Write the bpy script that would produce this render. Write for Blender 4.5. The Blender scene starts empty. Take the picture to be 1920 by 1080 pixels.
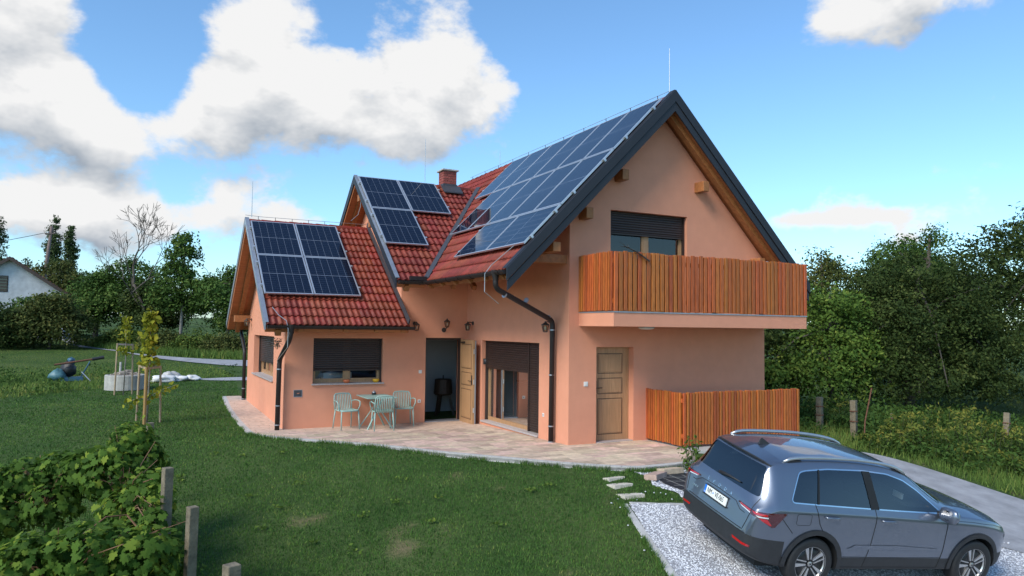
import bpy, bmesh, math, random
import numpy as np
from mathutils import Vector, Matrix
from mathutils.bvhtree import BVHTree
from mathutils.geometry import tessellate_polygon
random.seed(7); RNG = np.random.default_rng(11)
SC = bpy.context.scene
COL = SC.collection
R = math.radians

# ------------------------------------------------------------------ camera
cam_d = bpy.data.cameras.new('camera'); cam_d.sensor_width = 36; cam_d.lens = 26.046
cam_d.clip_start = .1; cam_d.clip_end = 3000
CAM = bpy.data.objects.new('camera', cam_d); COL.objects.link(CAM); SC.camera = CAM
YAW, PIT, ROL = R(26.848), R(3.088), R(.665)
fw = Vector((math.sin(YAW)*math.cos(PIT), math.cos(YAW)*math.cos(PIT), math.sin(PIT)))
rt0 = Vector((math.cos(YAW), -math.sin(YAW), 0)); up0 = rt0.cross(fw)
rt = rt0*math.cos(ROL)+up0*math.sin(ROL); up = -rt0*math.sin(ROL)+up0*math.cos(ROL)
CAMP = Vector((-7.732, -12.726, 2.312))
m = Matrix((rt, up, -fw)).transposed().to_4x4(); m.translation = CAMP; CAM.matrix_world = m

# ------------------------------------------------------------------ render / view
SC.render.engine = 'CYCLES'
SC.view_settings.view_transform = 'Standard'; SC.view_settings.look = 'None'
SC.view_settings.exposure = 1.28; SC.view_settings.gamma = 1.0; SC.view_settings.use_curve_mapping = False
SC.cycles.use_denoising = True
SC.cycles.max_bounces = 6; SC.cycles.transparent_max_bounces = 8
SC.cycles.sample_clamp_indirect = 8

# ------------------------------------------------------------------ sun (soft, through thin cloud) and sky
SUN_AZ_VEC = Vector((-.86, -.36, 0)).normalized(); SUN_EL = R(40)
SUNDIR = Vector((SUN_AZ_VEC.x*math.cos(SUN_EL), SUN_AZ_VEC.y*math.cos(SUN_EL), math.sin(SUN_EL)))
sd = bpy.data.lights.new('sun', 'SUN'); sd.energy = 1.5; sd.angle = R(24); sd.color = (1, .93, .82)
so = bpy.data.objects.new('sun', sd); COL.objects.link(so)
so.rotation_euler = SUNDIR.to_track_quat('Z', 'Y').to_euler(); so.location = (-20, -10, 30)

W = bpy.data.worlds.new('World'); SC.world = W; W.use_nodes = True
def build_world():
    nt = W.node_tree; nt.nodes.clear()
    N = nt.nodes.new; L = nt.links.new
    def math_(op, a, b=None, c=None, clamp=False):
        n = N('ShaderNodeMath'); n.operation = op; n.use_clamp = clamp
        for i, v in enumerate((a, b, c)):
            if v is None: continue
            if isinstance(v, (int, float)): n.inputs[i].default_value = v
            else: L(v, n.inputs[i])
        return n.outputs[0]
    def vmath(op, a, b=None):
        n = N('ShaderNodeVectorMath'); n.operation = op
        for i, v in enumerate((a, b)):
            if v is None: continue
            if isinstance(v, (tuple, Vector)): n.inputs[i].default_value = tuple(v)
            else: L(v, n.inputs[i])
        return n
    sky = N('ShaderNodeTexSky'); sky.sky_type = 'NISHITA'; sky.sun_disc = False
    sky.sun_elevation = SUN_EL; sky.sun_rotation = math.atan2(SUN_AZ_VEC.x, SUN_AZ_VEC.y)
    sky.air_density = 1.0; sky.dust_density = .6; sky.ozone_density = 1.6
    tint = N('ShaderNodeMix'); tint.data_type = 'RGBA'; tint.blend_type = 'MULTIPLY'; tint.inputs[0].default_value = 1
    L(sky.outputs[0], tint.inputs[6]); tint.inputs[7].default_value = (SKYT[0], SKYT[1], SKYT[2], 1)
    geo = N('ShaderNodeTexCoord'); d = vmath('NORMALIZE', geo.outputs['Generated']).outputs[0]
    sep = N('ShaderNodeSeparateXYZ'); L(d, sep.inputs[0])
    az = math_('ARCTAN2', sep.outputs[0], sep.outputs[1])
    el = math_('ARCSINE', sep.outputs[2])
    zc = math_('ADD', math_('MAXIMUM', sep.outputs[2], 0.0), .22)
    def warp(off):
        dd = vmath('ADD', d, off).outputs[0]
        return vmath('MULTIPLY', dd, (1.0, 1.0, 1.5)).outputs[0]
    # cloud masses in the sky: azimuth, elevation, half-widths, weight (degrees)
    def masses(e_off):
        acc = None; ee = math_('ADD', el, R(e_off))
        for (a0, e0, sa, se, w) in CLOUDS:
            u = math_('DIVIDE', math_('SUBTRACT', az, R(a0)), R(sa)); v = math_('DIVIDE', math_('SUBTRACT', ee, R(e0)), R(se))
            q = math_('ADD', math_('MULTIPLY', u, u), math_('MULTIPLY', v, v))
            g = math_('MULTIPLY', math_('EXPONENT', math_('MULTIPLY', q, -1.0)), w)
            acc = g if acc is None else math_('ADD', acc, g)
        return acc
    acc0 = masses(0); acc1 = masses(2.2)
    hi_ = N('ShaderNodeMapRange'); hi_.interpolation_type = 'SMOOTHSTEP'; L(el, hi_.inputs[0]); hi_.inputs[1].default_value = R(27); hi_.inputs[2].default_value = R(40); hi_.inputs[3].default_value = -.03; hi_.inputs[4].default_value = -.17
    acc = math_('ADD', acc0, hi_.outputs[0])      # broken cumulus low down, mostly clear overhead
    def density(off, detail):
        n1 = N('ShaderNodeTexNoise'); n1.inputs['Scale'].default_value = 6.0; n1.inputs['Detail'].default_value = detail
        n1.inputs['Roughness'].default_value = .6; n1.inputs['Distortion'].default_value = .1; L(warp(off), n1.inputs['Vector'])
        n2 = N('ShaderNodeTexVoronoi'); n2.feature = 'SMOOTH_F1'; n2.inputs['Scale'].default_value = 15; n2.inputs['Smoothness'].default_value = .6; L(warp(off), n2.inputs['Vector'])
        return math_('ADD', math_('ADD', n1.outputs['Fac'], math_('MULTIPLY', math_('SUBTRACT', .38, n2.outputs['Distance']), .16)), acc)
    f0 = density((0, 0, 0), 10); g0 = density((0, 0, 0), 5); g1 = density(tuple(SUNDIR*.02 + Vector((0, 0, .03))), 5)
    mr = N('ShaderNodeMapRange'); mr.interpolation_type = 'SMOOTHSTEP'; L(f0, mr.inputs[0])
    mr.inputs[1].default_value = .55; mr.inputs[2].default_value = .69
    dens = mr.outputs[0]
    # self shading: thicker towards the light = darker
    lit = math_('ADD', math_('MULTIPLY', math_('SUBTRACT', g0, g1), 2.8), .80)
    litc = math_('SUBTRACT', lit, math_('MULTIPLY', math_('SUBTRACT', acc1, acc0), 3.4), clamp=True)
    cc = N('ShaderNodeMix'); cc.data_type = 'RGBA'; L(litc, cc.inputs[0])
    cc.inputs[6].default_value = (.40, .46, .54, 1); cc.inputs[7].default_value = (1.0, 1.0, 1.0, 1)
    b1 = N('ShaderNodeBackground'); b1.inputs[1].default_value = SKYS; L(tint.outputs[2], b1.inputs[0])
    b2 = N('ShaderNodeBackground'); b2.inputs[1].default_value = CLOUDS_STR; L(cc.outputs[2], b2.inputs[0])
    mx = N('ShaderNodeMixShader'); L(dens, mx.inputs[0]); L(b1.outputs[0], mx.inputs[1]); L(b2.outputs[0], mx.inputs[2])
    out = N('ShaderNodeOutputWorld'); L(mx.outputs[0], out.inputs[0])
SKYS = .088; SKYT = (.70, .93, 1.06); CLOUDS_STR = .375
CLOUDS = [(8, 33, 18, 6, -.25), (7, 20, 5.5, 5, .34), (21, 19, 7, 5.5, .36), (12.5, 14.5, 9, 4, .26), (26, 16, 4, 4, .12), (-6.5, 22, 4.2, 3.5, .32), (-6, 14.5, 5, 4.5, .34), (-1, 12.6, 4, 2.4, .22),
          (-3, 7.2, 9, 3.0, .32), (8, 8.6, 5, 2, .12), (-.2, 20, 2.6, 4.6, -.34), (13.6, 24, 2.2, 4, -.2), (53, 22.0, 7, 3.8, .42), (58.5, 10.6, 4.5, 1.5, .15), (50, 8.0, 8, .8, .19), (-.3, 16.6, 1.8, 2.6, -.22),
          (36, 17, 8, 9, -.30), (44, 15, 6, 5, -.2), (18, 9.6, 7, 1.8, -.20), (62, 17, 6, 3, -.22), (38, 26, 6, 5, -.2)]
build_world()
W.cycles.sampling_method = 'MANUAL'; W.cycles.sample_map_resolution = 512

# ------------------------------------------------------------------ materials
MAT = {}
def newmat(name):
    mt = bpy.data.materials.new(name); mt.use_nodes = True
    nt = mt.node_tree; b = nt.nodes['Principled BSDF']; MAT[name] = mt
    return mt, nt, b
def setp(b, **k):
    names = {'color': 'Base Color', 'rough': 'Roughness', 'metal': 'Metallic', 'spec': 'Specular IOR Level', 'coat': 'Coat Weight', 'coatr': 'Coat Roughness', 'trans': 'Transmission Weight', 'alpha': 'Alpha', 'sss': 'Subsurface Weight'}
    for n, v in k.items():
        if n == 'color': v = (*v, 1)
        b.inputs[names[n]].default_value = v
def mat(name, color, rough=.6, var=.12, scale=6, bump=0, bscale=60, metal=0, spec=.5, rnd=0, coords='Object', hue=None, stretch=None, coat=0, detail=5, color2=None, coatr=.05):
    """procedural material: noise-varied colour, optional per-object random shift and bump"""
    mt, nt, b = newmat(name); N = nt.nodes.new; L = nt.links.new
    setp(b, rough=rough, metal=metal, spec=spec, coat=coat, coatr=coatr)
    tc = N('ShaderNodeTexCoord'); mp = N('ShaderNodeMapping'); L(tc.outputs[coords], mp.inputs[0])
    if stretch: mp.inputs['Scale'].default_value = stretch
    oi = N('ShaderNodeObjectInfo')
    if rnd:
        mm = N('ShaderNodeMath'); mm.operation = 'MULTIPLY'; L(oi.outputs['Random'], mm.inputs[0]); mm.inputs[1].default_value = 37.0
        cmb = N('ShaderNodeCombineXYZ'); L(mm.outputs[0], cmb.inputs[0]); L(mm.outputs[0], cmb.inputs[2]); L(cmb.outputs[0], mp.inputs['Location'])
    no = N('ShaderNodeTexNoise'); no.inputs['Scale'].default_value = scale; no.inputs['Detail'].default_value = detail; no.inputs['Roughness'].default_value = .62
    L(mp.outputs[0], no.inputs['Vector'])
    c = np.array(color); c2 = np.array(color2) if color2 is not None else c*(1+var)
    c1 = c if color2 is not None else c*(1-var)
    rp = N('ShaderNodeValToRGB'); rp.color_ramp.elements[0].position = .32; rp.color_ramp.elements[1].position = .68
    rp.color_ramp.elements[0].color = (*np.clip(c1, 0, 1), 1); rp.color_ramp.elements[1].color = (*np.clip(c2, 0, 1), 1)
    L(no.outputs['Fac'], rp.inputs[0]); last = rp.outputs[0]
    if rnd:
        hsv = N('ShaderNodeHueSaturation'); L(last, hsv.inputs['Color'])
        mr = N('ShaderNodeMapRange'); L(oi.outputs['Random'], mr.inputs[0]); mr.inputs[3].default_value = 1-rnd; mr.inputs[4].default_value = 1+rnd
        L(mr.outputs[0], hsv.inputs['Value'])
        if hue:
            m3 = N('ShaderNodeMath'); m3.operation = 'FRACT'; m4 = N('ShaderNodeMath'); m4.operation = 'MULTIPLY'; m4.inputs[1].default_value = 7.31
            L(oi.outputs['Random'], m4.inputs[0]); L(m4.outputs[0], m3.inputs[0])
            mr2 = N('ShaderNodeMapRange'); L(m3.outputs[0], mr2.inputs[0]); mr2.inputs[3].default_value = .5-hue; mr2.inputs[4].default_value = .5+hue
            L(mr2.outputs[0], hsv.inputs['Hue'])
        last = hsv.outputs[0]
    L(last, b.inputs['Base Color'])
    if bump:
        n2 = N('ShaderNodeTexNoise'); n2.inputs['Scale'].default_value = bscale; n2.inputs['Detail'].default_value = 4; L(mp.outputs[0], n2.inputs['Vector'])
        bp = N('ShaderNodeBump'); bp.inputs['Strength'].default_value = bump; bp.inputs['Distance'].default_value = .02
        L(n2.outputs['Fac'], bp.inputs['Height']); L(bp.outputs[0], b.inputs['Normal'])
    return mt
def leafmat(name, dark, mid, light, trans=.25, rough=.55):
    """leaf colour from the per-leaf 'tone' attribute, part of the light shines through"""
    mt, nt, b = newmat(name); N = nt.nodes.new; L = nt.links.new
    at = N('ShaderNodeAttribute'); at.attribute_name = 'tone'
    rp = N('ShaderNodeValToRGB'); e = rp.color_ramp.elements; e[0].position = .1; e[1].position = 1
    e[0].color = (*dark, 1); e[1].color = (*light, 1); x = e.new(.6); x.color = (*mid, 1)
    L(at.outputs['Fac'], rp.inputs[0]); L(rp.outputs[0], b.inputs['Base Color']); setp(b, rough=.7, spec=.12)
    tr = N('ShaderNodeBsdfTranslucent'); L(rp.outputs[0], tr.inputs[0])
    mx = N('ShaderNodeMixShader'); mx.inputs[0].default_value = trans
    L(b.outputs[0], mx.inputs[1]); L(tr.outputs[0], mx.inputs[2]); L(mx.outputs[0], nt.nodes['Material Output'].inputs[0])
    return mt

mat('plaster', (.73, .318, .200), .92, .035, 3, bump=.6, bscale=150, spec=.2, coords='Object')
mat('wood_slat', (.39, .100, .018), .5, .32, 6, rnd=.2, hue=.010, bump=.15, bscale=30, stretch=(9, 9, .7))
mat('wood_beam', (.34, .13, .042), .6, .22, 4, bump=.15, bscale=30, stretch=(3, 3, 3))
mat('wood_board', (.36, .125, .045), .62, .2, 4, rnd=.14, stretch=(.6, 6, 6))
mat('oak', (.40, .225, .112), .5, .16, 4, stretch=(9, 9, .6), bump=.1, bscale=20)
mat('anthracite', (.016, .018, .025), .55, .08, 3, spec=.5)
mat('gutter_brown', (.020, .015, .015), .5, .15, 4, spec=.4)
mat('zinc_trim', (.36, .38, .42), .4, .1, 6, metal=.6)
mat('aluminium', (.62, .64, .67), .35, .05, 5, metal=.7)
mat('shutter_brown', (.035, .021, .018), .45, .1, 5)
mat('rubber', (.012, .012, .013), .6, .2, 30)
mat('black_plastic', (.022, .023, .026), .55, .15, 12)
mat('white_plastic', (.72, .70, .66), .5, .04, 8)
mat('dark_metal', (.035, .027, .022), .5, .2, 20)
mat('mint_metal', (.27, .41, .37), .42, .05, 8)
mat('tile_red', (.205, .036, .022), .55, .28, 9, rnd=.2, hue=.008, bump=.15, bscale=40, spec=.3)
mat('brick_red', (.27, .065, .05), .7, .2, 12, rnd=.14, bump=.3, bscale=60)
mat('mortar', (.30, .24, .22), .9, .1, 10)
mat('lead', (.05, .052, .06), .5, .15, 8)
mat('granite', (.42, .37, .36), .5, .25, 55)
mat('concrete', (.40, .39, .36), .85, .18, 5, bump=.3, bscale=60)
mat('post_concrete', (.17, .14, .095), .9, .4, 7, bump=.5, bscale=40)
mat('paver', (.54, .405, .31), .8, .2, 7, rnd=.24, hue=.025, bump=.3, bscale=60)
mat('paver_joint', (.20, .165, .13), .95, .2, 30)
mat('kerb', (.46, .45, .43), .85, .14, 10, bump=.3, bscale=60)
mat('stone', (.55, .50, .42), .85, .15, 8, bump=.3, bscale=50)
mat('asphalt', (.30, .30, .315), .9, .22, 2.2, bump=.4, bscale=140)
mat('gravel_bed', (.34, .34, .36), .95, .55, 42, bump=.8, bscale=60)
mat('pebble', (.66, .67, .70), .8, .3, 40, coords='Object')
mat('soil', (.14, .095, .065), .95, .4, 9, bump=1, bscale=30)
mat('weed_mat', (.018, .019, .023), .75, .3, 30)
mat('bark', (.10, .085, .07), .9, .35, 8, bump=.8, bscale=25, stretch=(3, 3, .6))
mat('bark_pale', (.26, .24, .215), .9, .3, 8, bump=.6, bscale=25)
mat('cane', (.19, .10, .05), .7, .3, 20)
mat('stake_wood', (.36, .27, .17), .75, .2, 6, stretch=(6, 6, .5))
mat('stake_brown', (.33, .20, .07), .75, .2, 6, stretch=(6, 6, .5))
mat('old_plaster', (.55, .56, .57), .95, .16, 2.5, bump=.3, bscale=30)
mat('old_tile', (.22, .085, .05), .8, .3, 12)
mat('old_wood', (.075, .055, .045), .85, .3, 12)
mat('pole_wood', (.16, .115, .10), .85, .25, 8)
mat('cable', (.03, .03, .03), .6)
mat('steel_wire', (.5, .52, .54), .4, .05, metal=.7)
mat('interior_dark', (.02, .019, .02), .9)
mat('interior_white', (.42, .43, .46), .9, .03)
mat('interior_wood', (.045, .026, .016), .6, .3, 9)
mat('sack_white', (.68, .68, .67), .8, .12, 6)
mat('blue_plastic', (.03, .10, .16), .5, .2, 8)
mat('teal_plastic', (.06, .16, .19), .5, .2, 8)
mat('rubble', (.35, .30, .25), .95, .35, 14)
mat('orange_clay', (.52, .15, .06), .5, .1)
mat('yellow_clay', (.62, .34, .02), .5, .1)
mat('rust', (.14, .06, .035), .85, .3, 20)
mat('moss', (.05, .06, .03), .9, .3, 40)

# window glass: dark room behind, reflects the sky
def glassmat(name, color, rough=.03, spec=.6):
    mt, nt, b = newmat(name); setp(b, color=color, rough=rough, spec=spec, coat=.6, coatr=.02)
    return mt
def clearglass(name, tint=(.9, .95, .95), refl=.16, rough=.01):
    mt, nt, b = newmat(name); N = nt.nodes.new; L = nt.links.new
    tr = N('ShaderNodeBsdfTransparent'); tr.inputs[0].default_value = (*tint, 1)
    gl = N('ShaderNodeBsdfGlossy'); gl.inputs['Roughness'].default_value = rough; gl.inputs['Color'].default_value = (1, 1, 1, 1)
    fr = N('ShaderNodeFresnel'); fr.inputs[0].default_value = 1.5
    ad = N('ShaderNodeMath'); ad.operation = 'MULTIPLY_ADD'; L(fr.outputs[0], ad.inputs[0]); ad.inputs[1].default_value = .55; ad.inputs[2].default_value = refl*.3; ad.use_clamp = True
    mx = N('ShaderNodeMixShader'); L(ad.outputs[0], mx.inputs[0]); L(tr.outputs[0], mx.inputs[1]); L(gl.outputs[0], mx.inputs[2])
    L(mx.outputs[0], nt.nodes['Material Output'].inputs[0])
    return mt
clearglass('pane_glass'); clearglass('lamp_glass', (.85, .8, .7)); clearglass('car_glass', (.62, .70, .72), .3); clearglass('car_glass_tint', (.16, .19, .21), .3)
glassmat('car_glass_dark', (.006, .008, .011), .03)

# solar cells: printed grid of cells under glass, from panel-local coordinates (x across 0..1.134, y up 0..1.722)
def cellmat(name, cols, rows):
    mt, nt, b = newmat(name); N = nt.nodes.new; L = nt.links.new
    tc = N('ShaderNodeTexCoord'); sp = N('ShaderNodeSeparateXYZ'); L(tc.outputs['Object'], sp.inputs[0])
    def mm(op, a, bb=None):
        n = N('ShaderNodeMath'); n.operation = op
        for i, v in enumerate((a, bb)):
            if v is None: continue
            if isinstance(v, (int, float)): n.inputs[i].default_value = v
            else: L(v, n.inputs[i])
        return n.outputs[0]
    def line(src, pitch, off, wdt):
        t = mm('DIVIDE', mm('SUBTRACT', src, off), pitch); f = mm('FRACT', t)
        dd = mm('MULTIPLY', mm('ABSOLUTE', mm('SUBTRACT', f, .5)), pitch)   # distance from cell centre
        return mm('GREATER_THAN', dd, pitch/2-wdt)
    lx = line(sp.outputs[0], 1.09/6, .022, .0045)
    ly = line(sp.outputs[1], .832/9, .022, .0022)
    mid = mm('LESS_THAN', mm('ABSOLUTE', mm('SUBTRACT', sp.outputs[1], .861)), .010)
    bus = line(sp.outputs[0], 1.09/60, .022, .0006)
    a = mm('MAXIMUM', mm('MULTIPLY', lx, .85), mm('MULTIPLY', ly, .42)); a = mm('MAXIMUM', a, mid); a = mm('MAXIMUM', a, mm('MULTIPLY', bus, .08))
    cx = N('ShaderNodeMix'); cx.data_type = 'RGBA'; L(a, cx.inputs[0])
    cx.inputs[6].default_value = (.002, .004, .014, 1); cx.inputs[7].default_value = (.12, .14, .18, 1)
    L(cx.outputs[2], b.inputs['Base Color']); setp(b, rough=.4, spec=.0, coat=1, coatr=.03)
    b.inputs['Coat IOR'].default_value = 1.5
    return mt
cellmat('solar_cells', 6, 18)

leafmat('leaf_dark', (.020, .038, .010), (.052, .080, .020), (.13, .155, .042))
leafmat('leaf_mid', (.034, .070, .016), (.078, .145, .030), (.19, .235, .055))
leafmat('leaf_olive', (.045, .062, .017), (.10, .12, .032), (.22, .20, .058))
leafmat('leaf_bright', (0.0508, 0.1015, 0.0174), (0.1087, 0.1812, 0.0319), (0.2320, 0.2755, 0.0508))
leafmat('leaf_poplar', (0.0330, 0.0600, 0.0210), (0.0675, 0.1020, 0.0360), (0.1200, 0.1500, 0.0600))
leafmat('leaf_yellow', (.16, .18, .02), (.30, .31, .03), (.46, .40, .05), .35)
leafmat('leaf_vine', (.040, .085, .016), (.105, .195, .030), (.33, .40, .055), .45, .42)
leafmat('leaf_gold', (.050, .090, .018), (.10, .150, .030), (.25, .23, .045))
leafmat('grass_blade', (.042, .105, .024), (.10, .20, .042), (.26, .28, .080), .3)
leafmat('field_blade', (.075, .135, .030), (.155, .24, .052), (.36, .32, .095), .3)
leafmat('dry_twig', (.08, .06, .045), (.12, .095, .07), (.18, .14, .10), 0)

# ------------------------------------------------------------------ mesh helpers
class MB:
    def __init__(s): s.v = []; s.f = []
    def add(s, vs, fs):
        o = len(s.v); s.v += [tuple(x) for x in vs]; s.f += [tuple(i+o for i in f) for f in fs]; return s
    def box(s, lo, hi):
        x0, y0, z0 = lo; x1, y1, z1 = hi
        return s.add([(x0, y0, z0), (x1, y0, z0), (x1, y1, z0), (x0, y1, z0), (x0, y0, z1), (x1, y0, z1), (x1, y1, z1), (x0, y1, z1)],
                     [(0, 3, 2, 1), (4, 5, 6, 7), (0, 1, 5, 4), (1, 2, 6, 5), (2, 3, 7, 6), (3, 0, 4, 7)])
    def bar(s, a, b, w, h, upv=(0, 0, 1)):
        """a box beam from a to b, w across, h along upv"""
        a = Vector(a); b = Vector(b); d = (b-a).normalized(); u = Vector(upv); sx = d.cross(u)
        if sx.length < 1e-5: sx = d.cross(Vector((1, 0, 0)))
        sx.normalize(); u = sx.cross(d).normalized(); sx *= w/2; u *= h/2
        P = [a-sx-u, a+sx-u, a+sx+u, a-sx+u, b-sx-u, b+sx-u, b+sx+u, b-sx+u]
        return s.add(P, [(0, 1, 2, 3), (7, 6, 5, 4), (0, 4, 5, 1), (1, 5, 6, 2), (2, 6, 7, 3), (3, 7, 4, 0)])
    def prism(s, poly, vec):
        """poly = list of 3d points (planar), extruded by vec"""
        n = len(poly); vec = Vector(vec); P = [Vector(q) for q in poly]; Q = [q+vec for q in P]
        tri = tessellate_polygon([P])
        fs = [tuple(t) for t in tri]+[tuple(i+n for i in reversed(t)) for t in tri]
        for i in range(n): j = (i+1) % n; fs.append((i, i+n, j+n, j))
        return s.add(P+Q, fs)
    def tube(s, path, r, n=8, caps=True):
        path = [Vector(q) for q in path]; rs = r if isinstance(r, (list, tuple)) else [r]*len(path)
        ref = None; rings = []
        for i, q in enumerate(path):
            d = (path[min(i+1, len(path)-1)]-path[max(i-1, 0)]).normalized()
            if ref is None:
                ref = Vector((0, 0, 1)) if abs(d.z) < .9 else Vector((1, 0, 0))
            a = ref-d*ref.dot(d); a.normalize(); ref = a; bb = d.cross(a)
            rings.append([q+(a*math.cos(2*math.pi*k/n)+bb*math.sin(2*math.pi*k/n))*rs[i] for k in range(n)])
        vs = [p for rg in rings for p in rg]; fs = []
        for i in range(len(path)-1):
            for k in range(n):
                k2 = (k+1) % n; fs.append((i*n+k, i*n+k2, (i+1)*n+k2, (i+1)*n+k))
        if caps: fs.append(tuple(reversed(range(n)))); fs.append(tuple(range((len(path)-1)*n, len(path)*n)))
        return s.add(vs, fs)
    def lathe(s, prof, n=24, c=(0, 0, 0), axis='z', close=False):
        """prof = (radius, height) list"""
        vs = []; fs = []; c = Vector(c)
        for (r, h) in prof:
            for k in range(n):
                a = 2*math.pi*k/n; x, y = r*math.cos(a), r*math.sin(a)
                q = {'z': (x, y, h), 'y': (x, h, y), 'x': (h, x, y)}[axis]; vs.append(c+Vector(q))
        for i in range(len(prof)-1):
            for k in range(n): k2 = (k+1) % n; fs.append((i*n+k, i*n+k2, (i+1)*n+k2, (i+1)*n+k))
        return s.add(vs, fs)
    def build(s, name, m, parent=None, smooth=False, kind=None):
        me = bpy.data.meshes.new(name); me.from_pydata(s.v, [], s.f)
        me.materials.append(MAT[m]); me.update()
        if smooth: me.shade_smooth()
        return link(name, me, parent, kind)
def fixnormals(o):
    bm = bmesh.new(); bm.from_mesh(o.data); bmesh.ops.remove_doubles(bm, verts=bm.verts, dist=1e-5); bmesh.ops.recalc_face_normals(bm, faces=bm.faces); bm.to_mesh(o.data); bm.free(); return o
def link(name, me, parent=None, kind=None):
    o = bpy.data.objects.new(name, me); COL.objects.link(o)
    if parent is not None:
        o.parent = parent
        if parent.get('_w'):                       # parts written in world coordinates under an Empty at the base
            o.matrix_parent_inverse = Matrix.Translation(-parent.location)
    if kind: o['kind'] = kind
    return o
def tag(o, label, cat, group=None, kind=None):
    if label: o['label'] = label
    if cat: o['category'] = cat
    if group: o['group'] = group
    if kind: o['kind'] = kind
    return o
def thing(name, label, cat, loc=(0, 0, 0), rotz=0, group=None, world=False, mw=None):
    o = bpy.data.objects.new(name, None); COL.objects.link(o); o.empty_display_size = .1
    o.location = loc; o.rotation_euler = (0, 0, rotz)
    if mw is not None: o.matrix_world = mw
    if world: o['_w'] = 1
    return tag(o, label, cat, group)
def dup(root, loc=None, rotz=None, label=None, mw=None):
    r = root.copy(); COL.objects.link(r)
    if mw is not None: r.matrix_world = mw
    else:
        if loc is not None: r.location = loc
        if rotz is not None: r.rotation_euler = (0, 0, rotz)
    if label: r['label'] = label
    for ch in list(root.children):
        c = ch.copy(); COL.objects.link(c); c.parent = r
        for g in list(ch.children):
            e = g.copy(); COL.objects.link(e); e.parent = c
    return r
def bev(o, w=.01, seg=2, ang=35):
    mo = o.modifiers.new('bevel', 'BEVEL'); mo.width = w; mo.segments = seg; mo.limit_method = 'ANGLE'; mo.angle_limit = R(ang); return o
def framed(o, u, v, n):
    """matrix from origin and three axes"""
    mtx = Matrix((u, v, n)).transposed().to_4x4(); mtx.translation = o; return mtx
def flat_shapes(name, m, verts, faces, tone=None, parent=None, kind=None, smooth=False):
    """fast mesh from numpy arrays, with the per-face tone attribute"""
    me = bpy.data.meshes.new(name); nv = len(verts); nf = len(faces); k = faces.shape[1]
    me.vertices.add(nv); me.vertices.foreach_set('co', np.asarray(verts, np.float32).ravel())
    me.loops.add(nf*k); me.loops.foreach_set('vertex_index', faces.astype(np.int32).ravel())
    me.polygons.add(nf); me.polygons.foreach_set('loop_start', np.arange(0, nf*k, k, dtype=np.int32))
    me.update(calc_edges=True)
    if tone is not None:
        at = me.attributes.new('tone', 'FLOAT', 'FACE'); at.data.foreach_set('value', np.asarray(tone, np.float32))
    me.materials.append(MAT[m])
    if smooth: me.shade_smooth()
    if name is None: return me
    return link(name, me, parent, kind)

# ------------------------------------------------------------------ ground heights
def zterr(y): return np.interp(y, [-40, 0, 5.1, 11.5, 16, 400], [0, 0, -.10, 0, 0, 0])
CARX, CARY, CARZ, CARH = -.46, -5.57, -.59, R(-9.3)
def ground(x, y):
    x = np.asarray(x, float); y = np.asarray(y, float)
    base = zterr(y)-.03
    d = (x+5.45)*-.788+(y-4.0)*-.615
    A = -.08-.13*(d-.15)
    dx = (x-CARX)*math.cos(CARH)+(y-CARY)*math.sin(CARH); dy = -(x-CARX)*math.sin(CARH)+(y-CARY)*math.cos(CARH)
    B = CARZ-.087*dx+.166*dy
    k = .10
    def smin(a, b):
        hh = np.clip(.5+.5*(b-a)/k, 0, 1); return b*(1-hh)+a*hh-k*hh*(1-hh)
    z = np.maximum(smin(smin(base, A), B), -6)
    return z+.035*np.clip(y-13, 0, 40)+.012*np.clip(y-53, 0, 400)
def G(x, y): return float(ground(x, y))

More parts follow.
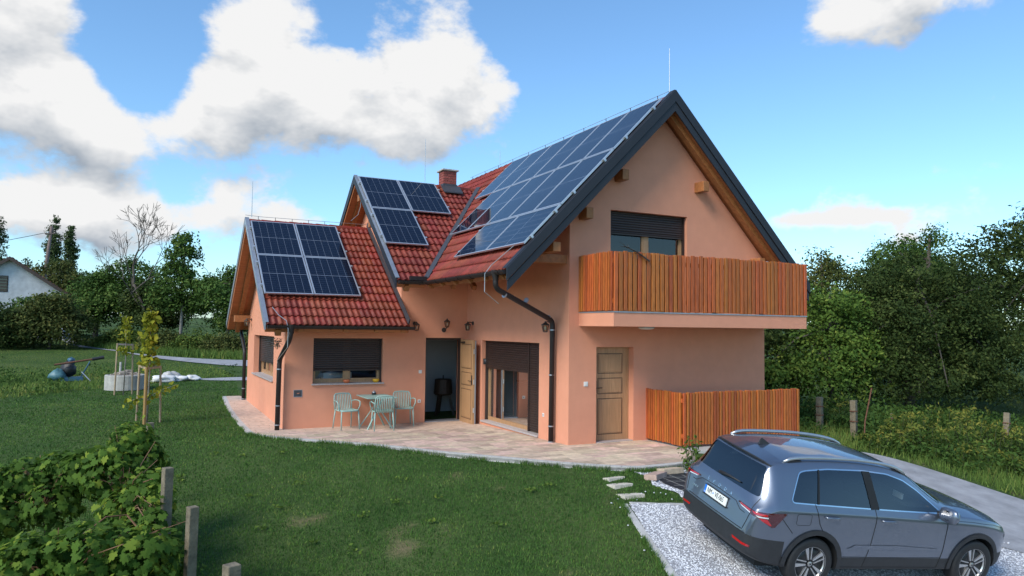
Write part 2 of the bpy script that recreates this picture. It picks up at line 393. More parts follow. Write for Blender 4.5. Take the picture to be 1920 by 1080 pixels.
# ================================================================== GROUND
def vnoise(x, y, s, seed=0):
    r = np.random.default_rng(seed); t = np.zeros_like(x)
    for k in range(6):
        a = r.uniform(0, 6.28); f = s*r.uniform(.6, 2.2); t += np.sin(f*(x*math.cos(a)+y*math.sin(a))+r.uniform(0, 6.28)+1.3*np.sin(f*.7*(y*math.cos(a)-x*math.sin(a))))
    return t/6
def bare(x, y):
    """thin, dry spots in the young lawn, more of them towards the slope in front"""
    near = np.clip((3.0-y)/7, 0, 1)*np.clip((x+8.2)/3, 0, 1)
    return np.clip(2.2*(vnoise(x, y, 2.3, 31)*.6+vnoise(x, y, 5.5, 32)*.5-.33+.20*near), 0, 1)
def build_ground():
    def axis(lo, hi, f0, f1, fine, grow=1.16):
        a = list(np.arange(f0, f1+1e-6, fine)); st = fine; x = f1
        while x < hi: st *= grow; x += st; a.append(min(x, hi))
        st = fine; x = f0; b = []
        while x > lo: st *= grow; x -= st; b.append(max(x, lo))
        return np.array(b[::-1]+a)
    xs = axis(-420, 420, -14, 12, .35); ys = axis(-60, 600, -9, 26, .35)
    X, Y = np.meshgrid(xs, ys); Z = ground(X, Y)
    V = np.stack([X, Y, Z], -1).reshape(-1, 3); nx, ny = len(xs), len(ys)
    i = np.arange(nx*ny).reshape(ny, nx)
    F = np.stack([i[:-1, :-1], i[:-1, 1:], i[1:, 1:], i[1:, :-1]], -1).reshape(-1, 4)
    mt, nt, b = newmat('turf'); N = nt.nodes.new; L = nt.links.new; setp(b, rough=.95, spec=.15)
    tc = N('ShaderNodeTexCoord')
    n1 = N('ShaderNodeTexNoise'); n1.inputs['Scale'].default_value = .55; n1.inputs['Detail'].default_value = 6; L(tc.outputs['Object'], n1.inputs[0])
    n2 = N('ShaderNodeTexNoise'); n2.inputs['Scale'].default_value = 14; n2.inputs['Detail'].default_value = 6; n2.inputs['Roughness'].default_value = .7; L(tc.outputs['Object'], n2.inputs[0])
    r1 = N('ShaderNodeValToRGB'); e = r1.color_ramp.elements; e[0].position = .3; e[0].color = (.045, .095, .022, 1); e[1].position = .75; e[1].color = (.10, .145, .045, 1)
    L(n1.outputs['Fac'], r1.inputs[0])
    mx = N('ShaderNodeMix'); mx.data_type = 'RGBA'; mx.blend_type = 'MULTIPLY'; mx.inputs[0].default_value = .8
    r2 = N('ShaderNodeValToRGB'); e = r2.color_ramp.elements; e[0].position = .3; e[0].color = (.35, .38, .3, 1); e[1].position = .7; e[1].color = (1.3, 1.25, 1.2, 1)
    L(n2.outputs['Fac'], r2.inputs[0]); L(r1.outputs[0], mx.inputs[6]); L(r2.outputs[0], mx.inputs[7]); L(mx.outputs[2], b.inputs['Base Color'])
    bp = N('ShaderNodeBump'); bp.inputs['Strength'].default_value = .9; bp.inputs['Distance'].default_value = .05
    n3 = N('ShaderNodeTexNoise'); n3.inputs['Scale'].default_value = 45; n3.inputs['Detail'].default_value = 4; L(tc.outputs['Object'], n3.inputs[0])
    L(n3.outputs['Fac'], bp.inputs['Height']); L(bp.outputs[0], b.inputs['Normal'])
    o = flat_shapes('ground', 'turf', V, F, smooth=True, kind='structure')
    at = o.data.attributes.new('bare', 'FLOAT', 'POINT'); at.data.foreach_set('value', bare(V[:, 0], V[:, 1]).astype(np.float32))
    an = N('ShaderNodeAttribute'); an.attribute_name = 'bare'; ml = N('ShaderNodeMath'); ml.operation = 'MULTIPLY'; L(an.outputs['Fac'], ml.inputs[0]); L(n2.outputs['Fac'], ml.inputs[1])
    mp = N('ShaderNodeMapRange'); L(ml.outputs[0], mp.inputs[0]); mp.inputs[1].default_value = .15; mp.inputs[2].default_value = .5
    m3 = N('ShaderNodeMix'); m3.data_type = 'RGBA'; L(mp.outputs[0], m3.inputs[0]); L(mx.outputs[2], m3.inputs[6]); m3.inputs[7].default_value = (.20, .165, .085, 1); L(m3.outputs[2], b.inputs['Base Color'])
    return o
build_ground()

def sheet(name, poly, m, lift, step=.35, kind='structure', parent=None):
    """a thin sheet that follows the ground, cut to a plan polygon"""
    bm = bmesh.new(); vs = [bm.verts.new((x, y, 0)) for x, y in poly]
    tri = tessellate_polygon([[Vector((x, y, 0)) for x, y in poly]])
    for t in tri: bm.faces.new([vs[i] for i in t])
    xs = [q[0] for q in poly]; ys = [q[1] for q in poly]
    for ax, lo, hi in ((0, min(xs), max(xs)), (1, min(ys), max(ys))):
        t = lo+step
        while t < hi:
            co = [0, 0, 0]; no = [0, 0, 0]; co[ax] = t; no[ax] = 1
            bmesh.ops.bisect_plane(bm, geom=bm.verts[:]+bm.edges[:]+bm.faces[:], plane_co=co, plane_no=no); t += step
    for v in bm.verts: v.co.z = G(v.co.x, v.co.y)+lift
    bmesh.ops.recalc_face_normals(bm, faces=bm.faces)
    for f in bm.faces:
        if f.normal.z < 0: f.normal_flip()
    me = bpy.data.meshes.new(name); bm.to_mesh(me); bm.free(); me.materials.append(MAT[m])
    return link(name, me, parent, kind)
def inpoly(x, y, poly):
    x = np.asarray(x); y = np.asarray(y); r = np.zeros(x.shape, bool); n = len(poly); j = n-1
    for i in range(n):
        xi, yi = poly[i]; xj, yj = poly[j]
        c = ((yi > y) != (yj > y)) & (x < (xj-xi)*(y-yi)/((yj-yi) or 1e-9)+xi); r ^= c; j = i
    return r

def smooth_line(pts, n=8):
    out = []
    for i in range(len(pts)-1):
        p0 = pts[max(i-1, 0)]; p1 = pts[i]; p2 = pts[i+1]; p3 = pts[min(i+2, len(pts)-1)]
        for k in range(n):
            t = k/n
            out.append(tuple(.5*((2*p1[a])+(-p0[a]+p2[a])*t+(2*p0[a]-5*p1[a]+4*p2[a]-p3[a])*t*t+(-p0[a]+3*p1[a]-3*p2[a]+p3[a])*t**3) for a in range(2)))
    out.append(pts[-1]); return out
# terrace outline: outer edge curve from the back left corner round to the parking bay
TERR_OUT = smooth_line([(-5.18, 13.0), (-5.40, 9), (-5.43, 5.2), (-5.28, 4.25), (-4.4, 2.95), (-3.42, 1.72), (-2.5, .1), (-1.72, -.88), (-1.0, -1.75), (-.22, -2.42), (.3, -2.50), (1.15, -2.45)], 5)
TERR = TERR_OUT+[(1.95, -1.45), (1.95, 0), (5.2, 0), (5.2, 5.0), (-4.55, 5.2), (-4.55, 13.0)]
ROAD = smooth_line([(9.6, -12), (8.1, -7.5), (7.42, -4.6), (7.05, -2.6), (6.5, -1.75), (5.3, -1.45)], 5)+smooth_line([(2.1, -2.2), (2.0, -3.3), (3.0, -4.7), (3.85, -5.75), (4.2, -6.2), (5.1, -8), (6.2, -12)], 5)
GRAV = [(-1.2, -3.70), (-.30, -3.95), (1.2, -3.9), (2.0, -3.5), (3.1, -4.75), (3.9, -5.75), (4.35, -6.3), (5.2, -8), (5.2, -9.4), (-3.2, -9.4), (-2.55, -7.2), (-1.74, -5.0)]
GRAV2 = [(-.22, -2.46), (.30, -2.54), (1.15, -2.49), (1.9, -2.1), (1.95, -3.4), (1.2, -3.82), (-.20, -3.82), (-.10, -3.45), (-.32, -3.1), (-.10, -2.75)]
MATP = [(-.02, -2.72), (.25, -2.78), (.62, -2.70), (1.05, -2.72), (1.6, -2.9), (1.5, -3.5), (.6, -3.55), (.05, -3.42), (-.08, -3.1)]
sheet('road', ROAD, 'asphalt', .022)
sheet('parking_gravel', GRAV, 'gravel_bed', .012)
sheet('gravel_bed', GRAV2, 'gravel_bed', .012)
LANE = smooth_line([(14, 20.5), (4, 22.6), (-2.0, 23.5), (-4.6, 25.6), (-7.4, 31), (-9.6, 40), (-13, 60)], 6)
LANE2 = smooth_line([(-14.4, 60), (-11.3, 41), (-9.6, 36.5), (-6.0, 30.2), (-2.4, 27.4), (4, 26.4), (14, 25)], 6)
sheet('lane', [(-3+0*x if False else x, y) for x, y in LANE]+list(LANE2), 'asphalt', .03, step=1.2)
sheet('gravel_strip', [(-6.1, 18.6), (-4.6, 17.9), (-1, 17.6), (3, 17.5), (3, 18.8), (-1, 19.0), (-4.2, 19.1)], 'gravel_bed', .02)
sheet('vine_soil', [(-12.5, -9.6), (-7.5, -5.2), (-8.2, -2.6), (-9.4, -.6), (-11.5, .4), (-16, -2)], 'soil', .012)

# gravel stones: real little stones, nobody could count them
def stones(name, polys, dens, size, m='pebble', avoid=None, zoff=.008):
    V = []; F = []; base = np.array([(1, 0, 0), (-1, 0, 0), (0, 1, 0), (0, -1, 0), (0, 0, 1), (0, 0, -1)], float)
    tri = np.array([(0, 2, 4), (2, 1, 4), (1, 3, 4), (3, 0, 4), (2, 0, 5), (1, 2, 5), (3, 1, 5), (0, 3, 5)])
    P = []
    for poly in polys:
        xs = [q[0] for q in poly]; ys = [q[1] for q in poly]
        n = int((max(xs)-min(xs))*(max(ys)-min(ys))*dens)
        x = RNG.uniform(min(xs), max(xs), n); y = RNG.uniform(min(ys), max(ys), n); k = inpoly(x, y, poly)
        if avoid: k &= ~inpoly(x, y, avoid)
        P.append(np.stack([x[k], y[k]], 1))
    P = np.concatenate(P); n = len(P); z = ground(P[:, 0], P[:, 1])+zoff
    s = size*RNG.uniform(.55, 1.25, (n, 1, 3))*np.array([1, 1, .7]); q = base[None]*s*RNG.uniform(.7, 1.3, (n, 6, 1))
    a = RNG.uniform(0, 6.28, n); t = RNG.uniform(-.6, .6, n)
    c, sn = np.cos(a)[:, None], np.sin(a)[:, None]; x = q[..., 0]*c-q[..., 1]*sn; y = q[..., 0]*sn+q[..., 1]*c
    c, sn = np.cos(t)[:, None], np.sin(t)[:, None]; zz = q[..., 2]*c-x*sn; x = q[..., 2]*sn+x*c
    V = np.stack([x+P[:, :1], y+P[:, 1:], zz+z[:, None]], -1).reshape(-1, 3)
    F = (tri[None]+(np.arange(n)*6)[:, None, None]).reshape(-1, 3)
    return flat_shapes(name, m, V, F, kind='stuff')
o = stones('white_gravel', [[q for q in GRAV]], 1400, .0165); tag(o, 'white crushed gravel covering the parking bay under the car', 'gravel')
o = stones('white_gravel', [GRAV2], 1100, .019, avoid=MATP); tag(o, 'white gravel spread round the black weed mat', 'gravel')
wm = sheet('weed_mat', MATP, 'weed_mat', .03, step=.2, kind=None); tag(wm, 'black woven weed mat with pale grid lines beside the terrace', 'weed mat')
mb = MB()
for i in range(6):
    x = .02+.26*i; mb.tube([(x+.03*k, -2.78-.1*k, G(x+.03*k, -2.78-.1*k)+.034) for k in range(8)], .0016, 4)
for i in range(4):
    y = -2.86-.18*i; mb.tube([(.02+.15*k, y-.01*k, G(.02+.15*k, y-.01*k)+.034) for k in range(10)], .0016, 4)
mb.build('grid_line', 'kerb', wm)

# kerb stones round the gravel
def kerb_run(pts, name, wd, ln, top=.02, m='kerb'):
    pts = [Vector((x, y, 0)) for x, y in pts]; out = []
    for a, b in zip(pts[:-1], pts[1:]):
        d = (b-a); n = max(1, round(d.length/ln)); st = d/n
        for i in range(n):
            p, q = a+st*i+d.normalized()*.004, a+st*(i+1)-d.normalized()*.004
            p.z = G(p.x, p.y)+top-.06+random.uniform(-.004, .004); q.z = G(q.x, q.y)+top-.06+random.uniform(-.004, .004)
            out.append((p, q))
    return out
def kerb_thing(name, label, runs, wd, m='kerb', piece='kerb_stone', ln=1.0, top=.02):
    t = thing(name, label, 'kerb', (runs[0][0][0], runs[0][0][1], G(*runs[0][0])), world=True)
    for rn in runs:
        for p, q in kerb_run(rn, piece, wd, ln, top):
            bev(MB().bar(p, q, wd, .12).build(piece, m, t), .006)
    return t
kerb_thing('gravel_kerb', 'pale concrete kerb stones edging the gravel parking bay against the lawn', [[(-1.26, -3.66), (-1.80, -5.02), (-2.6, -7.2), (-3.3, -9.4)], [(-1.16, -3.66), (-.25, -3.90), (1.1, -3.86)]], .10)

# terrace: joint bed plus pavers laid in rows of mixed lengths
def build_terrace():
    t = sheet('terrace', TERR, 'paver_joint', 0, step=.4)
    for v in t.data.vertices: v.co.z = float(zterr(v.co.y))-.012
    # skirt so the slab has a real edge
    out = TERR_OUT; mb = MB()
    for (x0, y0), (x1, y1) in zip(out[:-1], out[1:]):
        z0, z1 = float(zterr(y0))-.012, float(zterr(y1))-.012
        mb.add([(x0, y0, z0), (x1, y1, z1), (x1, y1, z1-.22), (x0, y0, z0-.22)], [(0, 1, 2, 3)])
    mb.build('terrace_edge', 'kerb', t)
    inner = [(x, y) for x, y in TERR]
    import bisect
    # paver rows run parallel to the front walls
    rows = []; y = -2.5; rh = [.16, .24, .16, .32, .24]
    k = 0; cells = []
    while y < 13:
        h = rh[k % 5]; x = -5.6-random.uniform(0, .3)
        while x < 2.2:
            w = random.choice((.24, .32, .40, .48)); cells.append((x, y, w, h)); x += w
        y += h; k += 1
    kerbw = .16
    def clip(poly, cell):
        # cut the cell rectangle by the (shrunk) terrace outline with a convex clip against the rectangle
        return poly
    keep = []
    shr = shrink(TERR_OUT, .13)
    polyin = shr+[(1.9, -1.4), (1.9, 0), (0, 0), (0, 5.132), (-4.612, 5.132), (-4.612, 13.0)]
    for (x, y, w, h) in cells:
        g = .006; rect = [(x+g, y+g), (x+w-g, y+g), (x+w-g, y+h-g), (x+g, y+h-g)]
        c = clip_rect(polyin, x+g, x+w-g, y+g, y+h-g)
        if c is None: continue
        keep.append((x+w/2, y+h/2, c))
    keep.sort(key=lambda q: (q[0]-CAMP.x)**2+(q[1]-CAMP.y)**2)
    rest = MB()
    for i, (cx, cy, c) in enumerate(keep):
        dz = random.uniform(-.0015, .0015); zz = [float(zterr(py))-.03 for px, py in c]
        pl = [(px, py, z) for (px, py), z in zip(c, zz)]
        if i < 300: MB().prism(pl, (0, 0, .03+dz)).build('paver', 'paver', t)
        else: rest.prism(pl, (0, 0, .03+dz))
    if rest.v: rest.build('far_pavers', 'paver', t, kind='stuff')
    # light border stones along the outer edge
    pts = TERR_OUT; run = []
    L = 0
    for i in range(0, len(pts)-1):
        (x0, y0), (x1, y1) = pts[i], pts[i+1]; (a0, b0), (a1, b1) = shr[i], shr[i+1]
        e = .0035; lx, ly = (x1-x0), (y1-y0); ll = math.hypot(lx, ly); lx, ly = lx/ll*e, ly/ll*e
        poly = [(x0+lx, y0+ly), (x1-lx, y1-ly), (a1-lx, b1-ly), (a0+lx, b0+ly)]
        MB().prism([(px, py, float(zterr(py))-.06) for px, py in poly], (0, 0, .062)).build('border_stone', 'kerb', t)
def shrink(line, d):
    out = []
    for i in range(len(line)):
        a = Vector(line[max(i-1, 0)]); b = Vector(line[min(i+1, len(line)-1)]); t = (b-a).normalized(); n = Vector((-t.y, t.x))
        out.append(tuple(Vector(line[i])+n*d))
    return out
def clip_rect(poly, x0, x1, y0, y1):
    """Sutherland-Hodgman of a (possibly concave) polygon against one small rectangle"""
    def cut(ps, ax, val, keep_less):
        out = []
        for i in range(len(ps)):
            a, b = ps[i-1], ps[i]; ia = (a[ax] <= val) == keep_less or a[ax] == val; ib = (b[ax] <= val) == keep_less or b[ax] == val
            if ia != ib:
                t = (val-a[ax])/(b[ax]-a[ax]); out.append((a[0]+(b[0]-a[0])*t, a[1]+(b[1]-a[1])*t))
            if ib: out.append(b)
        return out
    ps = list(poly)
    for ax, val, kl in ((0, x0, False), (0, x1, True), (1, y0, False), (1, y1, True)):
        ps = cut(ps, ax, val, kl)
        if len(ps) < 3: return None
    q = []
    for a in ps:
        if not q or (abs(a[0]-q[-1][0])+abs(a[1]-q[-1][1])) > .004: q.append(a)
    if len(q) > 2 and abs(q[0][0]-q[-1][0])+abs(q[0][1]-q[-1][1]) < .004: q.pop()
    if len(q) < 3: return None
    ar = abs(sum(q[i-1][0]*q[i][1]-q[i][0]*q[i-1][1] for i in range(len(q))))/2
    return q if ar > .0012 else None
build_terrace()
# concrete apron under the slatted screen
ap = MB().prism([(1.92, 0, -.06), (1.92, -1.5, -.06), (3.2, -2.0, -.06), (5.3, -1.42, -.06), (5.3, 0, -.06)], (0, 0, .055)).build('apron', 'concrete', kind='structure')

# stepping stones and loose pavers
for i, (x, y, w, d, rz, lb) in enumerate([(-.72, -2.62, .34, .16, .1, 'smallest pale stepping slab, nearest the terrace, sunk in the lawn'), (-.83, -2.93, .36, .24, .05, 'middle one of the three pale stepping slabs in the lawn'), (-.95, -3.38, .36, .26, -.05, 'stepping slab in the lawn closest to the gravel kerb corner')]):
    z = G(x, y)
    o = MB().add([], []).box((-w/2, -d/2, -.05), (w/2, d/2, .022)).build('stepping_stone', 'stone'); o.location = (x, y, z); o.rotation_euler = (-.12, 0, rz); bev(o, .006)
    tag(o, lb, 'stepping stone', 'stepping stones in the lawn')
for (x, y, rz, lb) in [(-.03, -2.82, .5, 'loose pink paver block lying on the gravel nearest the lawn'), (.42, -2.62, .05, 'loose pink paver block lying against the terrace edge')]:
    o = MB().box((-.22, -.11, -.02), (.22, .11, .07)).build('paver_block', 'paver'); o.location = (x, y, G(x, y)+.02); o.rotation_euler = (-.1, .02, rz); bev(o, .006)
    tag(o, lb, 'paver', 'loose paver blocks')

# ================================================================== HOUSE
D1, WM, LB, LC, WC = 5.132, 5.287, 1.806, 4.612, 6.372
EM, ZEM, XR, ZRM, OM = 1.603, 3.404, 2.284, 7.318, .469
EMB, YBR, ZRB, ORB = 1.219, 7.892, 6.538, .52
OC, ZEC, ZRC, ORC = .705, 2.326, 5.163, .551
SM = (ZRM-ZEM)/(XR+EM); SB = (ZRB-ZEM)/(YBR-(D1-EMB)); SCs = (ZRC-ZEC)/(WC/2+OC)
YC = D1+WC/2; YBK = 11.0
BX0, BX1 = -LC-ORC, -LB          # wing roof extent in x
H = thing('house', 'peach rendered gabled house with red tile roofs, solar panels and timber balcony', 'house', (0, 0, 0))

def wall(name, outline, holes, o, u, v, n, th, m='plaster', parent=H):
    """plane wall: outline/holes in (u,v) metres from o; n points outwards; thickness th behind the face"""
    o, u, v, n = Vector(o), Vector(u), Vector(v), Vector(n)
    loops = [outline]+holes; flat = [q for lp in loops for q in lp]
    tri = tessellate_polygon([[Vector((a, b, 0)) for a, b in lp] for lp in loops])
    N_ = len(flat); P = [o+u*a+v*b for a, b in flat]; Q = [p-n*th for p in P]; fs = [tuple(t) for t in tri]+[tuple(i+N_ for i in reversed(t)) for t in tri]
    k = 0
    for lp in loops:
        m_ = len(lp)
        for i in range(m_): j = (i+1) % m_; fs.append((k+i, k+j, k+j+N_, k+i+N_))
        k += m_
    mb = MB(); mb.add(P+Q, fs); ob = mb.build(name, m, parent); fixnormals(ob); return ob
def rect(a0, a1, b0, b1): return [(a0, b0), (a1, b0), (a1, b1), (a0, b1)]
TH = .32
zmp = lambda x: ZRM-abs(x-XR)*SM-.34        # wall top under the main roof
zbp = lambda y: ZRB-abs(y-YBR)*SB-.30
zcp = lambda y: ZRC-abs(y-YC)*SCs-.28
DOOR2 = (.652, 1.579, -.02, 1.943); UWIN = (.99, 3.01, 2.64, 4.794)
wall('gable_wall', [(0, -.3), (DOOR2[0], -.3), (DOOR2[0], DOOR2[3]), (DOOR2[1], DOOR2[3]), (DOOR2[1], -.3), (WM, -.3), (WM, zmp(WM)), (XR, zmp(XR)), (0, zmp(0))], [rect(*UWIN)], (0, 0, 0), (1, 0, 0), (0, 0, 1), (0, -1, 0), TH)
SL = (1.224, 4.17, .03, 1.996)              # sliding door opening in the left wall of the main block (y0,y1,z0,z1)
wall('side_wall', [(TH+.002, -.3), (SL[0], -.3), (SL[0], SL[3]), (SL[1], SL[3]), (SL[1], -.3), (D1+TH, -.3), (D1+TH, zmp(0)), (TH+.002, zmp(0))], [], (0, 0, 0), (0, 1, 0), (0, 0, 1), (-1, 0, 0), TH)
MB().box((.002, SL[0], -.3), (TH-.002, SL[1], -.02)).build('threshold_wall', 'plaster', H)
ENT = (-1.133, -.13, -.13, 2.036); CW = (-3.954, -2.252, .916, 2.015)
zB, zC = zbp(D1), zcp(D1)
wall('wing_wall', [(-LC, -.4), (ENT[0], -.4), (ENT[0], ENT[3]), (ENT[1], ENT[3]), (ENT[1], -.4), (-.002, -.4), (-.002, zB), (-LB, zB), (-LB, zC), (-LC, zC)], [rect(*CW)], (0, D1, 0), (1, 0, 0), (0, 0, 1), (0, -1, 0), TH)
LW = (6.694, 10.183, .905, 2.027)
wall('wing_gable_wall', [(D1+TH+.002, -.4), (D1+WC, -.4), (D1+WC, zcp(D1+WC)), (YC, zcp(YC)), (D1+TH+.002, zcp(D1+TH))], [rect(*LW)], (-LC, 0, 0), (0, 1, 0), (0, 0, 1), (-1, 0, 0), TH)
yb1 = 2*YBR-D1
wall('upper_gable_wall', [(D1+TH+.002, zC-.4), (yb1, zC-.4), (yb1, zbp(yb1)), (YBR, zbp(YBR)), (D1+TH+.002, zbp(D1+TH))], [], (-LB, 0, 0), (0, 1, 0), (0, 0, 1), (-1, 0, 0), TH)
MB().box((-LB+.004, D1+.004, zC-.4), (-LB+TH, D1+TH+.004, zbp(D1)-.01)).build('corner_wall', 'plaster', H)
# far sides
wall('right_wall', rect(TH+.002, YBK, -.3, zmp(WM)), [], (WM, 0, 0), (0, 1, 0), (0, 0, 1), (1, 0, 0), TH)
wall('back_wall', [(0, -.3), (WM-TH-.002, -.3), (WM-TH-.002, zmp(WM-TH)), (XR, zmp(XR)), (0, zmp(0))], [], (0, YBK, 0), (1, 0, 0), (0, 0, 1), (0, 1, 0), TH)
wall('wing_back_wall', rect(-LC+TH+.002, -.002, -.3, zcp(D1+WC)-.1), [], (0, D1+WC, 0), (1, 0, 0), (0, 0, 1), (0, 1, 0), TH)
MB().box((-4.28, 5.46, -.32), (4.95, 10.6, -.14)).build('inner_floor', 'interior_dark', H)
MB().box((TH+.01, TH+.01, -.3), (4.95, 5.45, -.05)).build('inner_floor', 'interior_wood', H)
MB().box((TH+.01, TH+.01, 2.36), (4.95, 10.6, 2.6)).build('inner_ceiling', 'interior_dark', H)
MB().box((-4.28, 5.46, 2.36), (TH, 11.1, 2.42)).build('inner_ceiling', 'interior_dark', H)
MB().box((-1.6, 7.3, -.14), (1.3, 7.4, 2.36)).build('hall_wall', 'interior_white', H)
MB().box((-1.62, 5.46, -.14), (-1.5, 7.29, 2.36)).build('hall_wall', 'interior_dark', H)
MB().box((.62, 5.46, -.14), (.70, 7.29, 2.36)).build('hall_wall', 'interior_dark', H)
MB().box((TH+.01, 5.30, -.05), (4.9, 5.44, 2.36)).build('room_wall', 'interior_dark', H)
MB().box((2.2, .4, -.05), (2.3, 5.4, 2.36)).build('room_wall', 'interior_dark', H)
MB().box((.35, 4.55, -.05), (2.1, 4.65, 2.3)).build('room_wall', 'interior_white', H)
cab = MB()
cab.box((1.2, 2.6, -.05), (2.15, 4.5, .9)); cab.box((1.2, 1.0, -.05), (2.15, 2.55, .55)); cab.box((1.15, 2.6, .92), (2.15, 4.5, .96))
cab.build('sideboard', 'interior_wood', H)

# ---- roofs
def slope(o, u, v): u = Vector(u).normalized(); v = Vector(v).normalized(); return Vector(o), u, v, u.cross(v)
def lenv(dx, dz): return math.hypot(dx, dz)
TW, TE, TL_ = .29, .344, .40
def tile_mesh():
    prof = []
    for r in range(2):
        for k in range(7):
            t = k/7; zz = .031*max(0, math.sin(math.pi*min(1, max(0, (t-.12)/.62))))**.8 if .12 < t < .74 else 0
            prof.append((r*TW/2+t*TW/2, zz))
    prof.append((TW, 0)); n = len(prof); v = []; f = []
    for (x, z) in prof: v.append((x, 0, z+.042))          # front lip, top
    for (x, z) in prof: v.append((x, TL_, z+.006))
    for (x, z) in prof: v.append((x, -.002, z+.014))      # lip underside
    for i in range(n-1):
        f.append((i, i+1, n+i+1, n+i)); f.append((2*n+i, 2*n+i+1, i+1, i))
    f.append((0, n, 2*n)); f.append((n-1, 3*n-1, 2*n-1))
    me = bpy.data.meshes.new('tile'); me.from_pydata(v, [], f); me.materials.append(MAT['tile_red']); me.update()
    for i, p in enumerate(me.polygons): p.use_smooth = (i % 2 == 0 and i < 2*(n-1))
    return me, v, f
TILE_ME, TILE_V, TILE_F = tile_mesh()
TILES = []   # (roof part, matrix, visible?)
def lay_tiles(roof, o, u, v, n, ulen, vlen, vis, cut=None):
    cols = int(round(ulen/TW)); rows = int(round(vlen/TE)); tw = ulen/cols; te = vlen/rows
    for r in range(rows):
        for c in range(cols):
            p = o+u*(c*tw)+v*(r*te); ctr = p+u*tw/2+v*te/2
            if cut and cut(ctr): continue
            mtx = framed(p-n*.035, u*(tw/TW), v*((te+.05)/TL_), n)
            TILES.append((roof, mtx, vis(ctr, r, c, rows, cols)))
def roof_slab(name, o, u, v, n, ulen, vlen, th=.14, m='wood_board', tri=None):
    mb = MB(); pts = tri or [(0, 0), (ulen, 0), (ulen, vlen), (0, vlen)]
    P = [o+u*a+v*b-n*.066 for a, b in pts]
    mb.prism(P, -n*th); ob = mb.build(name, m, H); return fixnormals(ob)
# wing roof (two slopes)
lc = lenv(WC/2+OC, ZRC-ZEC)
oC, uC, vC, nC = slope((BX0, D1-OC, ZEC), (1, 0, 0), (0, WC/2+OC, ZRC-ZEC))
roofC = roof_slab('wing_roof', oC, uC, vC, nC, BX1-BX0, lc)
lay_tiles(roofC, oC, uC, vC, nC, BX1-BX0, lc, lambda p, r, c, R_, C_: True)
oCb, uCb, vCb, nCb = slope((BX1, D1+WC+OC, ZEC), (-1, 0, 0), (0, -(WC/2+OC), ZRC-ZEC))
roofCb = roof_slab('wing_roof', oCb, uCb, vCb, nCb, BX1-BX0, lc)
# cross roof
lb = lenv(YBR-(D1-EMB), ZRB-ZEM); bx0 = -LB-ORB
oB, uB, vB, nB = slope((bx0, D1-EMB, ZEM), (1, 0, 0), (0, YBR-(D1-EMB), ZRB-ZEM))
xv = lambda z: -EM+(z-ZEM)/SM
vb_top = xv(ZRB)-bx0
roofB = roof_slab('cross_roof', oB, uB, vB, nB, 0, lb, tri=[(0, 0), (-EM-bx0, 0), (vb_top, lb), (0, lb)])
lay_tiles(roofB, oB, uB, vB, nB, 13*TW+.1, lb, lambda p, r, c, R_, C_: True, cut=lambda p: p.x > xv(p.z)+.16)
oBb, uBb, vBb, nBb = slope((vb_top+bx0, 2*YBR-(D1-EMB), ZEM), (-1, 0, 0), (0, -(YBR-(D1-EMB)), ZRB-ZEM))
roofBb = roof_slab('cross_roof', oBb, uBb, vBb, nBb, vb_top, lb)
# main roof: left slope (u runs from the back to the front so that n points up)
lm = lenv(XR+EM, ZRM-ZEM)
oM, uM, vM, nM = slope((-EM, YBK+.4, ZEM), (0, -1, 0), (XR+EM, 0, ZRM-ZEM))
ulM = YBK+.4+OM
yv = lambda z: (D1-EMB)+(z-ZEM)/SB
uv = lambda y: YBK+.4-y
sv = (ZRB-ZEM)/((ZRM-ZEM))*lm
roofM = roof_slab('main_roof', oM, uM, vM, nM, ulM, lm, tri=[(uv(D1-EMB), 0), (ulM, 0), (ulM, lm), (0, lm), (0, sv), (uv(YBR), sv)])
lay_tiles(roofM, oM, uM, vM, nM, ulM, lm, lambda p, r, c, R_, C_: True, cut=lambda p: (p.z < ZRB+.1 and p.y > yv(p.z)+.16))
oR, uR, vR, nR = slope((2*XR+EM, -OM, ZEM), (0, 1, 0), (-(XR+EM), 0, ZRM-ZEM))
roofR = roof_slab('main_roof', oR, uR, vR, nR, ulM, lm)
MB().prism([oR, oR+uR*ulM, oR+uR*ulM+vR*lm, oR+vR*lm], nR*-.06).build('tile_cover', 'tile_red', roofR)
MB().prism([oCb, oCb+uCb*(BX1-BX0), oCb+uCb*(BX1-BX0)+vCb*lc, oCb+vCb*lc], nCb*-.06).build('tile_cover', 'tile_red', roofCb)
MB().prism([oBb, oBb+uBb*vb_top, oBb+uBb*vb_top+vBb*lb, oBb+vBb*lb], nBb*-.06).build('tile_cover', 'tile_red', roofBb)

# ---- solar panels
PW, PH = 1.134, 1.722
def panel_proto():
    t = thing('solar_panel', 'x', 'solar panel', group='roof solar panels')
    f = .032; mb = MB()
    mb.box((0, 0, -.036), (PW, f, 0)); mb.box((0, PH-f, -.036), (PW, PH, 0)); mb.box((0, f, -.036), (f, PH-f, 0)); mb.box((PW-f, f, -.036), (PW, PH-f, 0))
    mb.build('frame', 'aluminium', t)
    MB().box((f*.5, f*.5, -.03), (PW-f*.5, PH-f*.5, -.004)).build('cell_glass', 'solar_cells', t)
    return t
PAN0 = panel_proto(); PAN_RECTS = []; _used = [False]
def place_panel(o, u, v, n, a, b, land, label, roofkey):
    """lower-left corner at (a,b) metres along u,v; land = landscape"""
    off = .125
    if not land: mw = framed(o+u*a+v*b+n*off, u, v, n); PAN_RECTS.append((roofkey, a, a+PW, b, b+PH))
    else: mw = framed(o+u*(a+PH)+v*b+n*off, v, -u, n); PAN_RECTS.append((roofkey, a, a+PH, b, b+PW))
    if not _used[0]: _used[0] = True; PAN0.matrix_world = mw; PAN0['label'] = label; return PAN0
    return dup(PAN0, mw=mw, label=label)
gp = .02
c0 = -5.093-BX0; top = lc-.264
